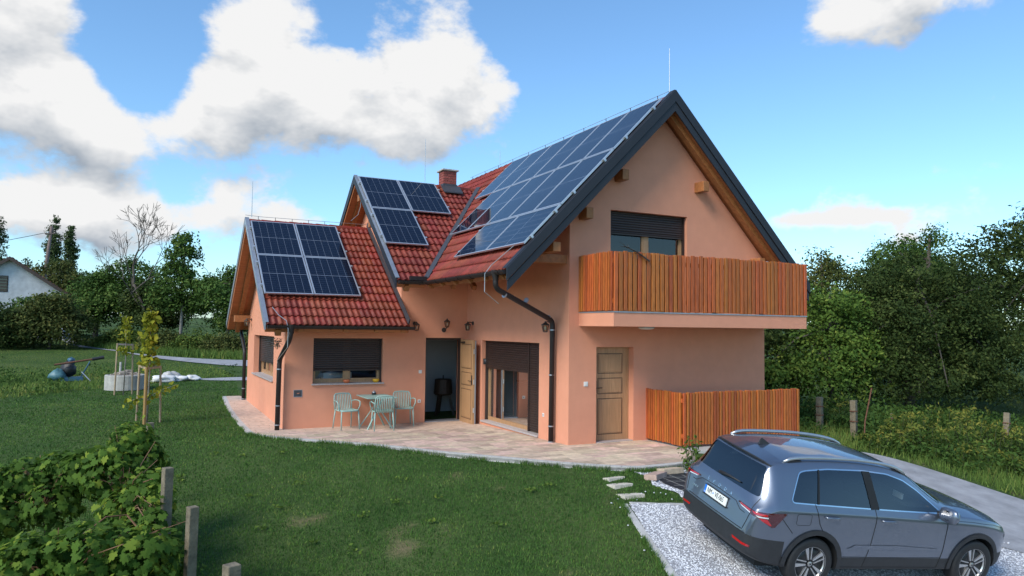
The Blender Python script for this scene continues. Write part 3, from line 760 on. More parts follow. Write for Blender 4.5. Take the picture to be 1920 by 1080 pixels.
for i in range(2):
    for j in range(2):
        place_panel(oC, uC, vC, nC, c0+i*(PW+gp), top-(j+1)*PH-j*gp, False, '%s %s of the four dark solar panels on the low wing roof' % (('upper', 'lower')[j], ('left', 'right')[i]), 'C')
bA = -2.295-bx0; btop = (7.691+.126*nB.y*-1*-1-(D1-EMB))/vB.y
btop = ((7.691-.126*nB.y)-(D1-EMB))/vB.y
for (i, j, lb_) in ((0, 0, 'left one of the two upper solar panels on the steep cross roof'), (1, 0, 'solar panel nearest the brick chimney on the cross roof'), (0, 1, 'lone lower solar panel on the cross roof beside the metal verge')):
    place_panel(oB, uB, vB, nB, bA+i*(PW+gp), btop-(j+1)*PH-j*gp, False, lb_, 'B')
mtop = ((1.995-.126*nM.x)+EM)/vM.x; yF = -.395
uF = uv(yF)
names6 = ['front-most', 'second', 'third', 'fourth', 'fifth', 'rear-most']
for i in range(6):
    place_panel(oM, uM, vM, nM, uF-(i+1)*PW-i*gp, mtop-PH, False, '%s solar panel from the front gable in the top row of the main roof' % names6[i], 'M')
names5 = ['front-most', 'second', 'third', 'fourth', 'rear-most']
for i in range(5):
    place_panel(oM, uM, vM, nM, uF-(i+1)*PW-i*gp, mtop-2*PH-gp, False, '%s solar panel from the front gable in the middle row of the main roof' % names5[i], 'M')
for i in range(2):
    place_panel(oM, uM, vM, nM, uF-(i+1)*PH-i*gp, mtop-2*PH-PW-2*gp, True, ('front', 'rear')[i]+' one of the two sideways solar panels in the lowest row of the main roof', 'M')
# mounting rails and end clamps
def rails(roof, o, u, v, n, key, lines):
    for (a0, a1, b) in lines:
        MB().bar(o+u*(a0-.05)+v*b+n*.075, o+u*(a1+.05)+v*b+n*.075, .045, .03, n).build('mounting_rail', 'aluminium', roof)
        for a in (a0-.025, a1+.025):
            MB().bar(o+u*(a-.03)+v*b+n*.105, o+u*(a+.03)+v*b+n*.105, .05, .05, n).build('end_clamp', 'aluminium', roof)
        k = a0+.2
        while k < a1:
            MB().bar(o+u*k+v*(b-.02)+n*.02, o+u*k+v*(b-.02)+n*.075, .035, .012, v).build('roof_hook', 'rust', roof); k += .58
rails(roofC, oC, uC, vC, nC, 'C', [(c0, c0+2*PW+gp, top-q) for q in (.35, 1.35, 2.09, 3.1)])
rails(roofB, oB, uB, vB, nB, 'B', [(bA, bA+2*PW+gp, btop-q) for q in (.35, 1.35)]+[(bA, bA+PW, btop-q) for q in (2.09, 3.1)])
rails(roofM, oM, uM, vM, nM, 'M', [(uF-6*PW-5*gp, uF, mtop-q) for q in (.35, 1.35)]+[(uF-5*PW-4*gp, uF, mtop-q) for q in (2.09, 3.1)]+[(uF-2*PH-gp, uF, mtop-q) for q in (3.68, 4.42)])

# ---- tiles: those in the open are single parts, those under the panels one mass
def covered(roof, p):
    key, o, u, v = {roofC: ('C', oC, uC, vC), roofB: ('B', oB, uB, vB), roofM: ('M', oM, uM, vM)}[roof]
    a = (p-o).dot(u); b = (p-o).dot(v)
    return any(k == key and x0 < a < x1 and y0 < b < y1 for k, x0, x1, y0, y1 in PAN_RECTS)
opened = []; hid = {}
for roof, mtx, _ in TILES:
    c = mtx @ Vector((TW/2, TL_/2, 0))
    hidden = covered(roof, c) or (roof is roofM and c.y > 7.8)
    if hidden: hid.setdefault(roof, []).append(mtx)
    else: opened.append((roof, mtx, (c-CAMP).length))
opened.sort(key=lambda q: q[2])
for i, (roof, mtx, d) in enumerate(opened):
    if i >= 320: hid.setdefault(roof, []).append(mtx); continue
    o = bpy.data.objects.new('tile', TILE_ME); COL.objects.link(o); o.parent = roof; o.matrix_local = mtx
for roof, ms in hid.items():
    mb = MB()
    for mtx in ms: mb.add([mtx @ Vector(q) for q in TILE_V], TILE_F)
    mb.build('covered_tiles', 'tile_red', roof, kind='stuff')
print('tiles open', len(opened), 'hidden', sum(len(x) for x in hid.values()))
# ridge tiles
def ridge(roof, a, b, r=.105):
    a, b = Vector(a), Vector(b); n = max(1, round((b-a).length/.36)); st = (b-a)/n; d = st.normalized()
    sx = d.cross(Vector((0, 0, 1))).normalized()
    me = None
    for i in range(n):
        mb = MB(); p = a+st*i; q = a+st*(i+1)+d*.03; vs = []; k = 8
        for (c, rr) in ((p, r*1.1), (q, r*.92)):
            for j in range(k+1):
                t = math.pi*j/k; vs.append(c+sx*math.cos(t)*rr+Vector((0, 0, 1))*(math.sin(t)*rr*.95-.02))
        fs = [(j, j+1, k+2+j, k+1+j) for j in range(k)]+[tuple(range(k, -1, -1))]
        mb.add(vs, fs).build('ridge_tile', 'tile_red', roof, smooth=False)
ridge(roofC, (BX0+.02, YC, ZRC-.06), (BX1, YC, ZRC-.06))
ridge(roofB, (bx0+.02, YBR, ZRB-.06), (xv(ZRB)+.05, YBR, ZRB-.06))
ridge(roofM, (XR, -OM+.05, ZRM-.07), (XR, YBK+.4, ZRM-.07))
# valley flashing
MB().bar((-EM, D1-EMB, ZEM+.06), (xv(ZRB), YBR, ZRB+.06), .13, .05, (nB+nM)).build('valley_flashing', 'lead', roofB)

# ---- verge boards, gutters, rafters, purlins
def verge(pts, out, w, th, m, name, roof):
    """board along a rake: pts top line, hanging down by w, thickness th in direction out"""
    out = Vector(out)
    for a, b in zip(pts[:-1], pts[1:]):
        a, b = Vector(a), Vector(b)
        MB().prism([a, b, b-Vector((0, 0, w)), a-Vector((0, 0, w))], out*th).build(name, m, roof)
apexM = Vector((XR, -OM, ZRM+.07)); footL = Vector((-EM-.05, -OM, ZEM+.07-.05*SM)); footR = Vector((2*XR+EM+.05, -OM, ZEM+.07-.05*SM))
MB().prism([footL, apexM, footR, footR-Vector((0, 0, .23)), apexM-Vector((0, 0, .25)), footL-Vector((0, 0, .23))], (0, -.045, 0)).build('verge_board', 'anthracite', roofM)
MB().prism([footL+Vector((.02, .004, -.24)), apexM+Vector((0, .004, -.26)), footR+Vector((-.02, .004, -.24)), footR+Vector((-.02, .004, -.42)), apexM+Vector((0, .004, -.45)), footL+Vector((.02, .004, -.42))], (0, -.03, 0)).build('verge_board', 'anthracite', roofM)
mb = MB(); mb.prism([footL+Vector((0, 0, .0)), apexM, apexM+Vector((0, 0, .014)), footL+Vector((0, 0, .014))], (0, .16, 0)); mb.prism([footR, apexM, apexM+Vector((0, 0, .014)), footR+Vector((0, 0, .014))], (0, .16, 0)); mb.build('verge_cap', 'anthracite', roofM)
# timber rafters under the front overhang
for sgn, foot in ((1, footR), (-1, footL)):
    for yy in (-.24,):
        a = Vector((XR+sgn*.05, yy, ZRM-.36)); b = Vector((foot.x-sgn*.16, yy, foot.z-.36+.16*SM))
        MB().bar(a, b, .14, .17, (sgn*SM, 0, 1)).build('verge_rafter', 'wood_beam', roofM)
# main roof purlins poking out of the gable wall
for (x, z) in ((1.16, 5.50), (.29, 4.63), (3.30, 5.46), (4.95, 3.86)):
    o = MB().box((x-.08, -.30, z-.11), (x+.08, .05, z+.11)).build('purlin', 'wood_beam', H); bev(o, .008)
# carrier beam and strut under the deep left eave
bev(MB().box((-.95, .10, 3.62), (-.001, .28, 3.80)).build('carrier_beam', 'wood_beam', H), .01)
bev(MB().box((-1.15, .12, 3.80), (-1.0, .27, 4.0)).build('carrier_post', 'wood_beam', H), .006) if False else None
MB().box((-.62, -.42, 3.80), (-.46, 3.9, 3.98)).build('eave_purlin', 'wood_beam', H)
k = -.1
while k < 3.9:       # rafters tails below the eave
    a = Vector((-EM+.03, k, ZEM-.13)); b = Vector((-.0, k, ZEM-.13+EM*SM)); MB().bar(a, b, .10, .12, (-SM, 0, 1)).build('rafter', 'wood_beam', roofM); k += .78
k = bx0+.35
while k < -LB+1.6:
    a = Vector((k, D1-EMB+.03, ZEM-.12)); b = Vector((k, D1, ZEM-.12+EMB*SB)); MB().bar(a, b, .10, .12, (0, -SB, 1)).build('rafter', 'wood_beam', roofB); k += .55
for k in (-4.40, -3.35, -2.62, -1.95):
    a = Vector((k, D1-OC+.03, ZEC-.12)); b = Vector((k, D1, ZEC-.12+OC*SCs)); MB().bar(a, b, .10, .12, (0, -SCs, 1)).build('rafter', 'wood_beam', roofC)
# wing gable overhang: purlin ends, verge rafters
for (y, z) in ((D1+WC-.28, 2.50), (D1+.4, 2.62), (YC, 4.60)):
    bev(MB().box((-LC-.46, y-.09, z-.1), (-LC+.02, y+.09, z+.1)).build('purlin', 'wood_beam', H), .008)
for s_ in (1, -1):
    a = Vector((-LC-.26, YC+s_*.04, ZRC-.26)); b = Vector((-LC-.26, YC+s_*(WC/2+OC-.1), ZEC-.26+.1*SCs)); MB().bar(a, b, .13, .16, (0, s_*SCs, 1)).build('verge_rafter', 'wood_beam', roofC)
    a = Vector((-LB-.24, YBR+s_*.04, ZRB-.27)); b = Vector((-LB-.24, YBR+s_*(YBR-D1+EMB-.1), ZEM-.27+.1*SB)); MB().bar(a, b, .13, .16, (0, s_*SB, 1)).build('verge_rafter', 'wood_beam', roofB)
for (y, z) in ((YBR, 5.95), (6.75, 5.08), (9.0, 5.08)):
    bev(MB().box((-LB-.42, y-.09, z-.1), (-LB+.02, y+.09, z+.1)).build('purlin', 'wood_beam', H), .008)
# wing and cross roof verges
for (x, yc, zr, half, ze, s_, roof) in ((BX0, YC, ZRC, WC/2+OC, ZEC, SCs, roofC), (bx0, YBR, ZRB, YBR-D1+EMB, ZEM, SB, roofB)):
    for sg in (-1, 1):
        a = Vector((x, yc, zr+.055)); b = Vector((x, yc+sg*half, ze+.055))
        hh = .17 if roof is roofC else .24
        MB().prism([a, b, b-Vector((0, 0, hh)), a-Vector((0, 0, hh))], (-.035, 0, 0)).build('verge_board', 'zinc_trim' if roof is roofC else 'anthracite', roof)
        MB().prism([a+Vector((-.04, 0, 0)), b+Vector((-.04, 0, 0)), b+Vector((-.04, 0, .012)), a+Vector((-.04, 0, .012))], (.10, 0, 0)).build('verge_cap', 'zinc_trim', roof)
# flashing where the wing roof meets the taller wall
MB().bar((-LB-.02, D1-OC, ZEC+.10), (-LB-.02, YC, ZRC+.10), .03, .14, (0, -SCs, 1)).build('wall_flashing', 'lead', roofC)
# gutters: half round channels
def gutter(a, b, r=.078):
    a, b = Vector(a), Vector(b); d = (b-a).normalized(); sx = d.cross(Vector((0, 0, 1))).normalized(); k = 8; mb = MB(); vs = []
    for c in (a, b):
        for rr in (r, r-.006):
            for j in range(k+1):
                t = math.pi+math.pi*j/k; vs.append(c+sx*math.cos(t)*rr+Vector((0, 0, 1))*math.sin(t)*rr)
    m_ = k+1; fs = []
    for j in range(k):
        fs.append((j, j+1, 2*m_+j+1, 2*m_+j)); fs.append((m_+j+1, m_+j, 3*m_+j, 3*m_+j+1))
    fs += [(0, m_, 3*m_, 2*m_), (k, 2*m_+k, 3*m_+k, m_+k), tuple(range(m_)), tuple(range(2*m_+k, 2*m_-1, -1))]
    g = mb.add(vs, fs).build('gutter', 'gutter_brown', H)
    n = int((b-a).length/.62)
    for i in range(n+1):
        c = a+(b-a)*((i+.3)/(n+.6)); pts = [c+sx*math.cos(math.pi+math.pi*j/8)*(r+.006)+Vector((0, 0, 1))*math.sin(math.pi+math.pi*j/8)*(r+.006) for j in range(9)]
        MB().tube(pts, .007, 5).build('gutter_bracket', 'gutter_brown', g)
    return g
gutter((BX0+.02, D1-OC-.05, ZEC-.015), (BX1+.1, D1-OC-.05, ZEC-.015))
gutter((BX1+.0, D1+WC+OC+.05, ZEC-.015), (BX0+.02, D1+WC+OC+.05, ZEC-.015))
gutter((bx0+.02, D1-EMB-.05, ZEM-.015), (-EM-.05, D1-EMB-.05, ZEM-.015))
gutter((-EM-.05, D1-EMB-.05, ZEM-.015), (-EM-.05, -OM+.03, ZEM-.015))
MB().box((-EM-.42, D1-EMB-.10, ZEM+.0), (-EM-.02, D1-EMB+.02, ZEM+.10)).build('valley_box', 'gutter_brown', H)
# downpipes
def pipe(path, r, straps, name='downpipe', funnel=True):
    pts = [Vector(q) for q in path]; sm = [pts[0]]
    for i in range(1, len(pts)-1):
        a, b, c = pts[i-1], pts[i], pts[i+1]; w = min(.11, (b-a).length/2.2, (c-b).length/2.2)
        p0 = b+(a-b).normalized()*w; p2 = b+(c-b).normalized()*w
        for t in (0, .25, .5, .75, 1): sm.append(p0*(1-t)**2+b*2*t*(1-t)+p2*t*t)
    sm.append(pts[-1]); o = MB().tube(sm, r, 14).build(name, 'gutter_brown', H, smooth=True)
    if funnel: MB().lathe([(r*1.05, -.16), (r*1.2, -.08), (r*1.75, .02), (r*1.75, .04)], 12, pts[0]+Vector((0, 0, .06))).build('funnel', 'gutter_brown', o, smooth=True)
    for (q, d) in straps:
        q = Vector(q); d = Vector(d).normalized(); MB().tube([q-d*.012, q+d*.012], r+.006, 14).build('pipe_clamp', 'zinc_trim', o)
    return o
pipe([(-EM-.05, -.02, ZEM-.10), (-EM-.05, -.02, ZEM-.34), (-.10, .49, 2.47), (-.10, .52, -.03)], .052,
     [((-EM+.18, .055, ZEM-.46), (1.5, .5, -.62)), ((-.85, .24, 2.86), (1.5, .5, -.62)), ((-.22, .46, 2.53), (1.5, .5, -.62)), ((-.10, .49, 2.28), (0, 0, 1)), ((-.10, .51, 1.36), (0, 0, 1)), ((-.10, .52, .32), (0, 0, 1)), ((-.10, .52, .0), (0, 0, 1))])
pipe([(-4.62, D1-OC-.05, ZEC-.10), (-4.64, D1-OC-.05, ZEC-.32), (-4.74, D1-.08, 1.52), (-4.755, D1-.08, -.10)], .055,
     [((-4.745, D1-.08, 1.30), (0, 0, 1)), ((-4.75, D1-.08, .46), (0, 0, 1)), ((-4.753, D1-.08, .02), (0, 0, 1))])
pipe([(-LC-.12, D1+WC+OC+.05, ZEC-.10), (-LC-.12, D1+WC+OC+.05, ZEC-.26), (-LC-.08, D1+WC+.10, 1.5), (-LC-.08, D1+WC+.10, -.02)], .052,
     [((-LC-.08, D1+WC+.10, .35), (0, 0, 1)), ((-LC-.08, D1+WC+.10, .03), (0, 0, 1))])
# lightning conductor wires and rods
def wire(path, r, name, m='steel_wire', parent=H, n=5): return MB().tube(path, r, n).build(name, m, parent)
wire([(-4.98, D1-.35, ZEC+.40), (-4.86, D1-.5, ZEC+.22), (-4.72, D1-OC, ZEC+.09), (-4.70, D1-OC-.13, ZEC-.1), (-4.70, D1-OC-.12, ZEC-.5), (-4.80, D1-.12, 1.5), (-4.70, D1-.01, 1.1), (-4.68, D1-.01, 0)], .008, 'conductor_wire')
wire([(-1.26, -.0, ZEM+.50), (-EM-.02, .25, ZEM+.12), (-EM-.14, .28, ZEM-.05), (-EM-.14, .28, ZEM-.4), (-1.4, .36, ZEM-.62)], .008, 'conductor_wire')
wire([(BX0-.03, YC, ZRC+.12)]+[(BX0+.4+i*.45, YC, ZRC+.10) for i in range(7)]+[(BX1+.02, YC, ZRC+.10)], .006, 'conductor_wire')
wire([(XR, -.3, ZRM+.10)]+[(XR, .3+i*1.0, ZRM+.10) for i in range(11)], .006, 'conductor_wire')
wire([(-LB-.36, YBR-.05, ZRB-.12), (-LB-.36, YBR-.05, ZRC+.55), (-LB-.42, YBR-.02, ZRC+.3), (BX1-.5, YC, ZRC+.18)], .007, 'conductor_wire')
for i in range(8): MB().box((BX0+.3+i*.45, YC-.006, ZRC+.02), (BX0+.312+i*.45, YC+.006, ZRC+.105)).build('wire_holder', 'dark_metal', H)
for i in range(11): MB().box((XR-.006, .1+i*1.0, ZRM+.0), (XR+.006, .112+i*1.0, ZRM+.105)).build('wire_holder', 'dark_metal', H)
for (p, h, ) in (((XR, -.30, ZRM+.08), .95), ((-5.03, YC, ZRC+.08), .98), ((-.235, YBR, ZRB+.08), 1.28), ((XR, 8.0, ZRM+.08), .46)):
    MB().tube([p, (p[0], p[1], p[2]+h)], [.010, .006], 6).build('lightning_rod', 'steel_wire', H)

# chimney of single bricks
CHX, CHY, CHW, CHD, CHB, CHT = .50, 7.92, .40, .40, 6.15, 6.98
ch = MB().box((CHX-CHW/2+.008, CHY-CHD/2+.008, CHB), (CHX+CHW/2-.008, CHY+CHD/2-.008, CHT)).build('chimney', 'mortar', H)
z = 6.52; k = 0
while z < CHT-.02:
    for (ax, sg) in ((0, -1), (0, 1), (1, -1), (1, 1)):
        segs = ((-.2, .01), (.02, .2)) if (k+ax) % 2 else ((-.2, -.09), (-.08, .11), (.12, .2))
        for s0, s1 in segs:
            if ax == 0: lo = (CHX+s0, CHY+sg*CHD/2-.012, z); hi = (CHX+s1, CHY+sg*CHD/2+.012, z+.064)
            else: lo = (CHX+sg*CHW/2-.012, CHY+s0+.013, z); hi = (CHX+sg*CHW/2+.012, CHY+s1-.013, z+.064)
            MB().box(lo, hi).build('brick', 'brick_red', ch)
    z += .076; k += 1
bev(MB().box((CHX-.26, CHY-.26, CHT), (CHX+.26, CHY+.26, CHT+.05)).build('chimney_cap', 'concrete', ch), .01)
MB().prism([(CHX-.26, CHY-.24, 6.28), (CHX+.26, CHY-.24, 6.34), (CHX+.225, CHY-.22, 6.58), (CHX-.225, CHY-.22, 6.58)], (0, .46, 0)).build('chimney_flashing', 'lead', ch)
MB().prism([(CHX-.30, CHY-.50, 6.27), (CHX+.30, CHY-.50, 6.27), (CHX+.30, CHY-.22, 6.50), (CHX-.30, CHY-.22, 6.50)], (0, 0, .03)).build('chimney_flashing', 'lead', ch)

# ---- windows, shutters, doors
def roll_shutter(parent, o, u, z0, z1, wlen, n, m='shutter_brown', pitch=.052):
    o, u, n = Vector(o), Vector(u), Vector(n); mb = MB(); z = z1
    while z > z0+.01:
        zz = max(z0, z-pitch); prof = [(0, z), (.010, z-.006), (.014, (z+zz)/2), (.010, zz+.008), (0, zz+.003)]
        P = [o+n*a+Vector((0, 0, b)) for a, b in prof]; Q = [q+u*wlen for q in P]
        mb.add(P+Q, [(i, i+1, 5+i+1, 5+i) for i in range(4)]); z -= pitch
    mb.box((0, 0, 0), (0, 0, 0)) if False else None
    b = mb.build('shutter', m, parent)
    return b
def window(name, o, u, n, w, z0, z1, cols, drop, sill=True, recess=.18, frame='oak', parent=H, sillm='granite', fw_=.06, mid=None):
    """framed window in an opening: o = outer lower corner (z=0), u along the wall, n outwards"""
    o, u, n = Vector(o), Vector(u), Vector(n); zU = Vector((0, 0, 1))
    t = bpy.data.objects.new(name, None); COL.objects.link(t); t.parent = parent
    q = o-n*recess
    fr = MB()
    def vbar(a, b, c, d, th=.06, back=0): fr.prism([q+u*a+zU*c-n*back, q+u*b+zU*c-n*back, q+u*b+zU*d-n*back, q+u*a+zU*d-n*back], -n*th)
    vbar(0, fw_, z0, z1); vbar(w-fw_, w, z0, z1); vbar(fw_, w-fw_, z0, z0+fw_*1.5); vbar(fw_, w-fw_, z1-fw_, z1)
    cw = (w-2*fw_)/cols
    for i in range(1, cols): vbar(fw_+cw*i-.055, fw_+cw*i+.055, z0+fw_*1.5, z1-fw_, .055)
    # sashes
    for i in range(cols):
        a, b = fw_+cw*i+(.055 if i else 0), fw_+cw*(i+1)-(.055 if i < cols-1 else 0)
        vbar(a, a+.035, z0+fw_*1.5, z1-fw_, .04, .012); vbar(b-.035, b, z0+fw_*1.5, z1-fw_, .04, .012); vbar(a+.035, b-.035, z0+fw_*1.5, z0+fw_*1.5+.035, .04, .012)
    f = fr.build('window_frame', frame, t); fixnormals(f)
    for i in range(cols):
        a, b = fw_+cw*i, fw_+cw*(i+1); c = q-n*.035
        MB().add([c+u*a+zU*(z0+.05), c+u*b+zU*(z0+.05), c+u*b+zU*(z1-.04), c+u*a+zU*(z1-.04)], [(0, 1, 2, 3)]).build('pane', 'pane_glass', t)
    if drop > 0:
        s = roll_shutter(t, q+n*.035, u, z1-drop, z1, w, n)
        MB().prism([q+n*.03+zU*(z1-drop-.03), q+n*.03+u*w+zU*(z1-drop-.03), q+n*.03+u*w+zU*(z1-drop), q+n*.03+zU*(z1-drop)], n*.02).build('shutter_bar', 'shutter_brown', t)
    g = MB()
    for a, b in ((0, .03), (w-.03, w)): MB().prism([q+n*.075+u*a+zU*z0, q+n*.075+u*b+zU*z0, q+n*.075+u*b+zU*z1, q+n*.075+u*a+zU*z1], -n*.07).build('guide_rail', 'shutter_brown', t)
    if sill:
        MB().prism([q-n*.0-u*.03+zU*(z0-.002), q+u*(w+.03)+zU*(z0-.002), o+n*.05+u*(w+.03)+zU*(z0-.012), o+n*.05-u*.03+zU*(z0-.012)], zU*.03).build('sill', sillm, t)
    return t
window('window', (CW[0], D1, 0), (1, 0, 0), (0, -1, 0), CW[1]-CW[0], CW[2], CW[3], 2, .76)
window('window', (-LC, LW[0], 0), (0, 1, 0), (-1, 0, 0), LW[1]-LW[0], LW[2], LW[3], 4, .72, recess=.22)
uw = window('balcony_door', (UWIN[0], 0, 0), (1, 0, 0), (0, -1, 0), UWIN[1]-UWIN[0], UWIN[2], UWIN[3], 2, .46, sill=False, recess=.16)
# rooms behind the panes
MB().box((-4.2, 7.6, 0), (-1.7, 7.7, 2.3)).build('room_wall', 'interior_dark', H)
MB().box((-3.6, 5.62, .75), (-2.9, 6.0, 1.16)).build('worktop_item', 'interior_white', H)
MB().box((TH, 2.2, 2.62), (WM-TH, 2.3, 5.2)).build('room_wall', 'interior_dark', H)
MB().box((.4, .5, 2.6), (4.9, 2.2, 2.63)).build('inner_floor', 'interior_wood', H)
# sliding door with two roller shutters, one half down
sl = bpy.data.objects.new('sliding_door', None); COL.objects.link(sl); sl.parent = H
xq = .17; ymid = 1.89
fr = MB()
for (y0, y1, z0, z1) in ((SL[1]-.06, SL[1], .03, SL[3]), (SL[0], SL[0]+.06, .03, SL[3]), (SL[0]+.06, SL[1]-.06, .03, .11), (ymid-.05, ymid+.05, .11, SL[3])):
    fr.box((xq, y0, z0), (xq+.07, y1, z1))
fr.build('window_frame', 'oak', sl)
for (a, b) in ((SL[0]+.06, ymid-.05), (ymid+.05, SL[1]-.06)):
    MB().add([(xq+.035, a, .11), (xq+.035, b, .11), (xq+.035, b, SL[3]-.02), (xq+.035, a, SL[3]-.02)], [(0, 1, 2, 3)]).build('pane', 'pane_glass', sl)
roll_shutter(sl, (xq-.04, SL[1]-.03, 0), (0, -1, 0), 1.30, SL[3], SL[1]-ymid-.03, (-1, 0, 0))
roll_shutter(sl, (xq-.04, ymid-.03, 0), (0, -1, 0), .05, SL[3], ymid-SL[0]-.05, (-1, 0, 0))
g = MB()
for y in (SL[0]+.024, ymid, SL[1]-.024): MB().box((xq-.07, y-.022, .03), (xq-.005, y+.022, SL[3])).build('guide_rail', 'shutter_brown', sl)
MB().box((-.03, SL[0]+.01, -.01), (xq+.06, SL[1]-.01, .03)).build('sill', 'granite', sl)
# panelled door leaf, local: hinge at origin, width along +x, outside face towards -y
def door_leaf(t, w, h, side=1, lock_x=None, closer=False):
    MB().box((0, -.02, 0), (w, .03, h)).build('leaf', 'oak', t)
    st = .11
    for (z0, z1) in ((.12, .86), (.95, 1.28), (1.37, h-.11)):
        x0, x1 = st, w-st
        gr = MB()
        for (a, b, c, d) in ((x0, x1, z0, z0+.012), (x0, x1, z1-.012, z1), (x0, x0+.012, z0+.012, z1-.012), (x1-.012, x1, z0+.012, z1-.012)): gr.box((a, -.0225, c), (b, -.019, d))
        gr.build('panel_groove', 'interior_wood', t)
        bev(MB().box((x0+.03, -.032, z0+.03), (x1-.03, -.02, z1-.03)).build('door_panel', 'oak', t), .009)
    lx = w-.06 if lock_x is None else lock_x; s_ = -1 if lx > w/2 else 1
    hd = MB(); hd.box((lx-.02, -.032, .98), (lx+.02, -.02, 1.22)); hd.tube([(lx, -.02, 1.08), (lx, -.075, 1.08), (lx+s_*.13, -.075, 1.08)], .010, 8); hd.build('handle', 'dark_metal', t)
    if closer: MB().box((.1, -.06, h-.09), (.34, -.02, h-.05)).build('door_closer', 'dark_metal', t)
def sub_empty(name, mtx): 
    e = bpy.data.objects.new(name, None); COL.objects.link(e); e.parent = H; e.matrix_local = mtx; return e
ed = sub_empty('entrance_door', Matrix.Translation((-.16, D1-.015, -.10)) @ Matrix.Rotation(R(-93), 4, 'Z'))
door_leaf(ed, .93, 2.1, closer=True)
MB().box((.905, .03, .02), (.93, .06, 2.08)).build('door_seal', 'zinc_trim', ed)
for z in (.3, 1.0, 1.75): MB().box((.93, -.01, z), (.937, .015, z+.12)).build('lock_plate', 'aluminium', ed)
fr = MB(); 
for (x0, x1, z0, z1) in ((ENT[0], ENT[0]+.05, -.12, ENT[3]), (ENT[1]-.05, ENT[1], -.12, ENT[3]), (ENT[0]+.05, ENT[1]-.05, ENT[3]-.05, ENT[3])): fr.box((x0, D1+.10, z0), (x1, D1+.18, z1))
fr.build('door_frame', 'shutter_brown', H)
MB().box((ENT[0]+.01, D1-.02, -.16), (ENT[1]-.01, D1+TH, -.075)).build('threshold', 'zinc_trim', H)
sdr = sub_empty('side_door', Matrix.Translation((DOOR2[0]+.04, .20, .02)))
door_leaf(sdr, .84, 1.90, lock_x=.06)
fr = MB()
for (x0, x1, z0, z1) in ((DOOR2[0], DOOR2[0]+.04, 0, DOOR2[3]), (DOOR2[0]+.88, DOOR2[1], 0, DOOR2[3]), (DOOR2[0]+.04, DOOR2[0]+.88, 1.92, DOOR2[3])): fr.box((x0, .17, z0), (x1, .27, z1))
fr.build('door_frame', 'oak', H)
MB().box((DOOR2[0]+.01, .0, -.06), (DOOR2[1]-.01, TH, .018)).build('threshold', 'granite', H)
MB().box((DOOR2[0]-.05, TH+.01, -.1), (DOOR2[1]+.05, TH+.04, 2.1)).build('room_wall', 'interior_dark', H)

# ---- balcony
SBX, BZ0, BZ1, BD, RZ = .231, 2.366, 2.627, 1.221, 3.782
bal = MB().box((SBX, -BD, BZ0), (WM, -.002, BZ1)).build('balcony', 'plaster', H)
MB().box((SBX-.01, -BD-.012, BZ1), (WM+.012, -.004, BZ1+.022)).build('slab_edge_trim', 'zinc_trim', bal)
SLAT = {}
def slat(parent, p, w, t, h, rot=0):
    key = (round(w, 3), round(t, 3), round(h, 3))
    if key not in SLAT:
        mb = MB().box((-w/2, -t/2, 0), (w/2, t/2, h)); me = bpy.data.meshes.new('slat'); me.from_pydata(mb.v, [], mb.f)
        bm = bmesh.new(); bm.from_mesh(me); bmesh.ops.bevel(bm, geom=bm.edges[:], offset=.004, segments=1, affect='EDGES'); bm.to_mesh(me); bm.free()
        me.materials.append(MAT['wood_slat']); SLAT[key] = me
    o = bpy.data.objects.new('slat', SLAT[key]); COL.objects.link(o); o.parent = parent
    o.location = p; o.rotation_euler = (random.uniform(-.004, .004), random.uniform(-.006, .006), rot+random.choice((0, math.pi))); return o
rail = MB()
for z in (BZ1+.22, RZ-.18): rail.box((SBX-.01, -BD+.03, z-.04), (WM, -BD+.075, z+.04)); rail.box((SBX+.03, -BD+.076, z-.04), (SBX+.075, -.01, z+.04)); rail.box((WM-.075, -BD+.076, z-.04), (WM-.03, -.01, z+.04))
for x in (SBX+.14, 1.5, 2.8, 4.1, WM-.14): rail.box((x-.04, -BD+.08, BZ1+.02), (x+.04, -BD+.16, RZ-.05))
railing = rail.build('balcony_railing', 'wood_slat', H)
n = 47; w = (WM+.03-SBX)/n
for i in range(n): slat(railing, (SBX-.005+w*(i+.5), -BD+.008+random.uniform(-.003, .003), BZ1+.03+random.uniform(-.012, .012)), w*.72, .042, RZ-BZ1-.03)
n = 15; w = (BD-.04)/n
for i in range(n): slat(railing, (SBX-.005, -BD+.032+w*(i+.5), BZ1+.03+random.uniform(-.01, .01)), w*.68, .042, RZ-BZ1-.03, math.pi/2)
for i in range(n): slat(railing, (WM+.02, -BD+.032+w*(i+.5), BZ1+.03), w*.68, .042, RZ-BZ1-.03, math.pi/2)
lampc = thing('ceiling_lamp', 'round white flush lamp under the balcony slab', 'lamp', (1.47, -.58, BZ0))
MB().lathe([(0, -.055), (.10, -.052), (.15, -.035), (.16, -.012), (.16, .0)], 28).build('diffuser', 'white_plastic', lampc, smooth=True)
MB().lathe([(.162, -.02), (.17, -.02), (.17, 0)], 28).build('rim', 'zinc_trim', lampc)
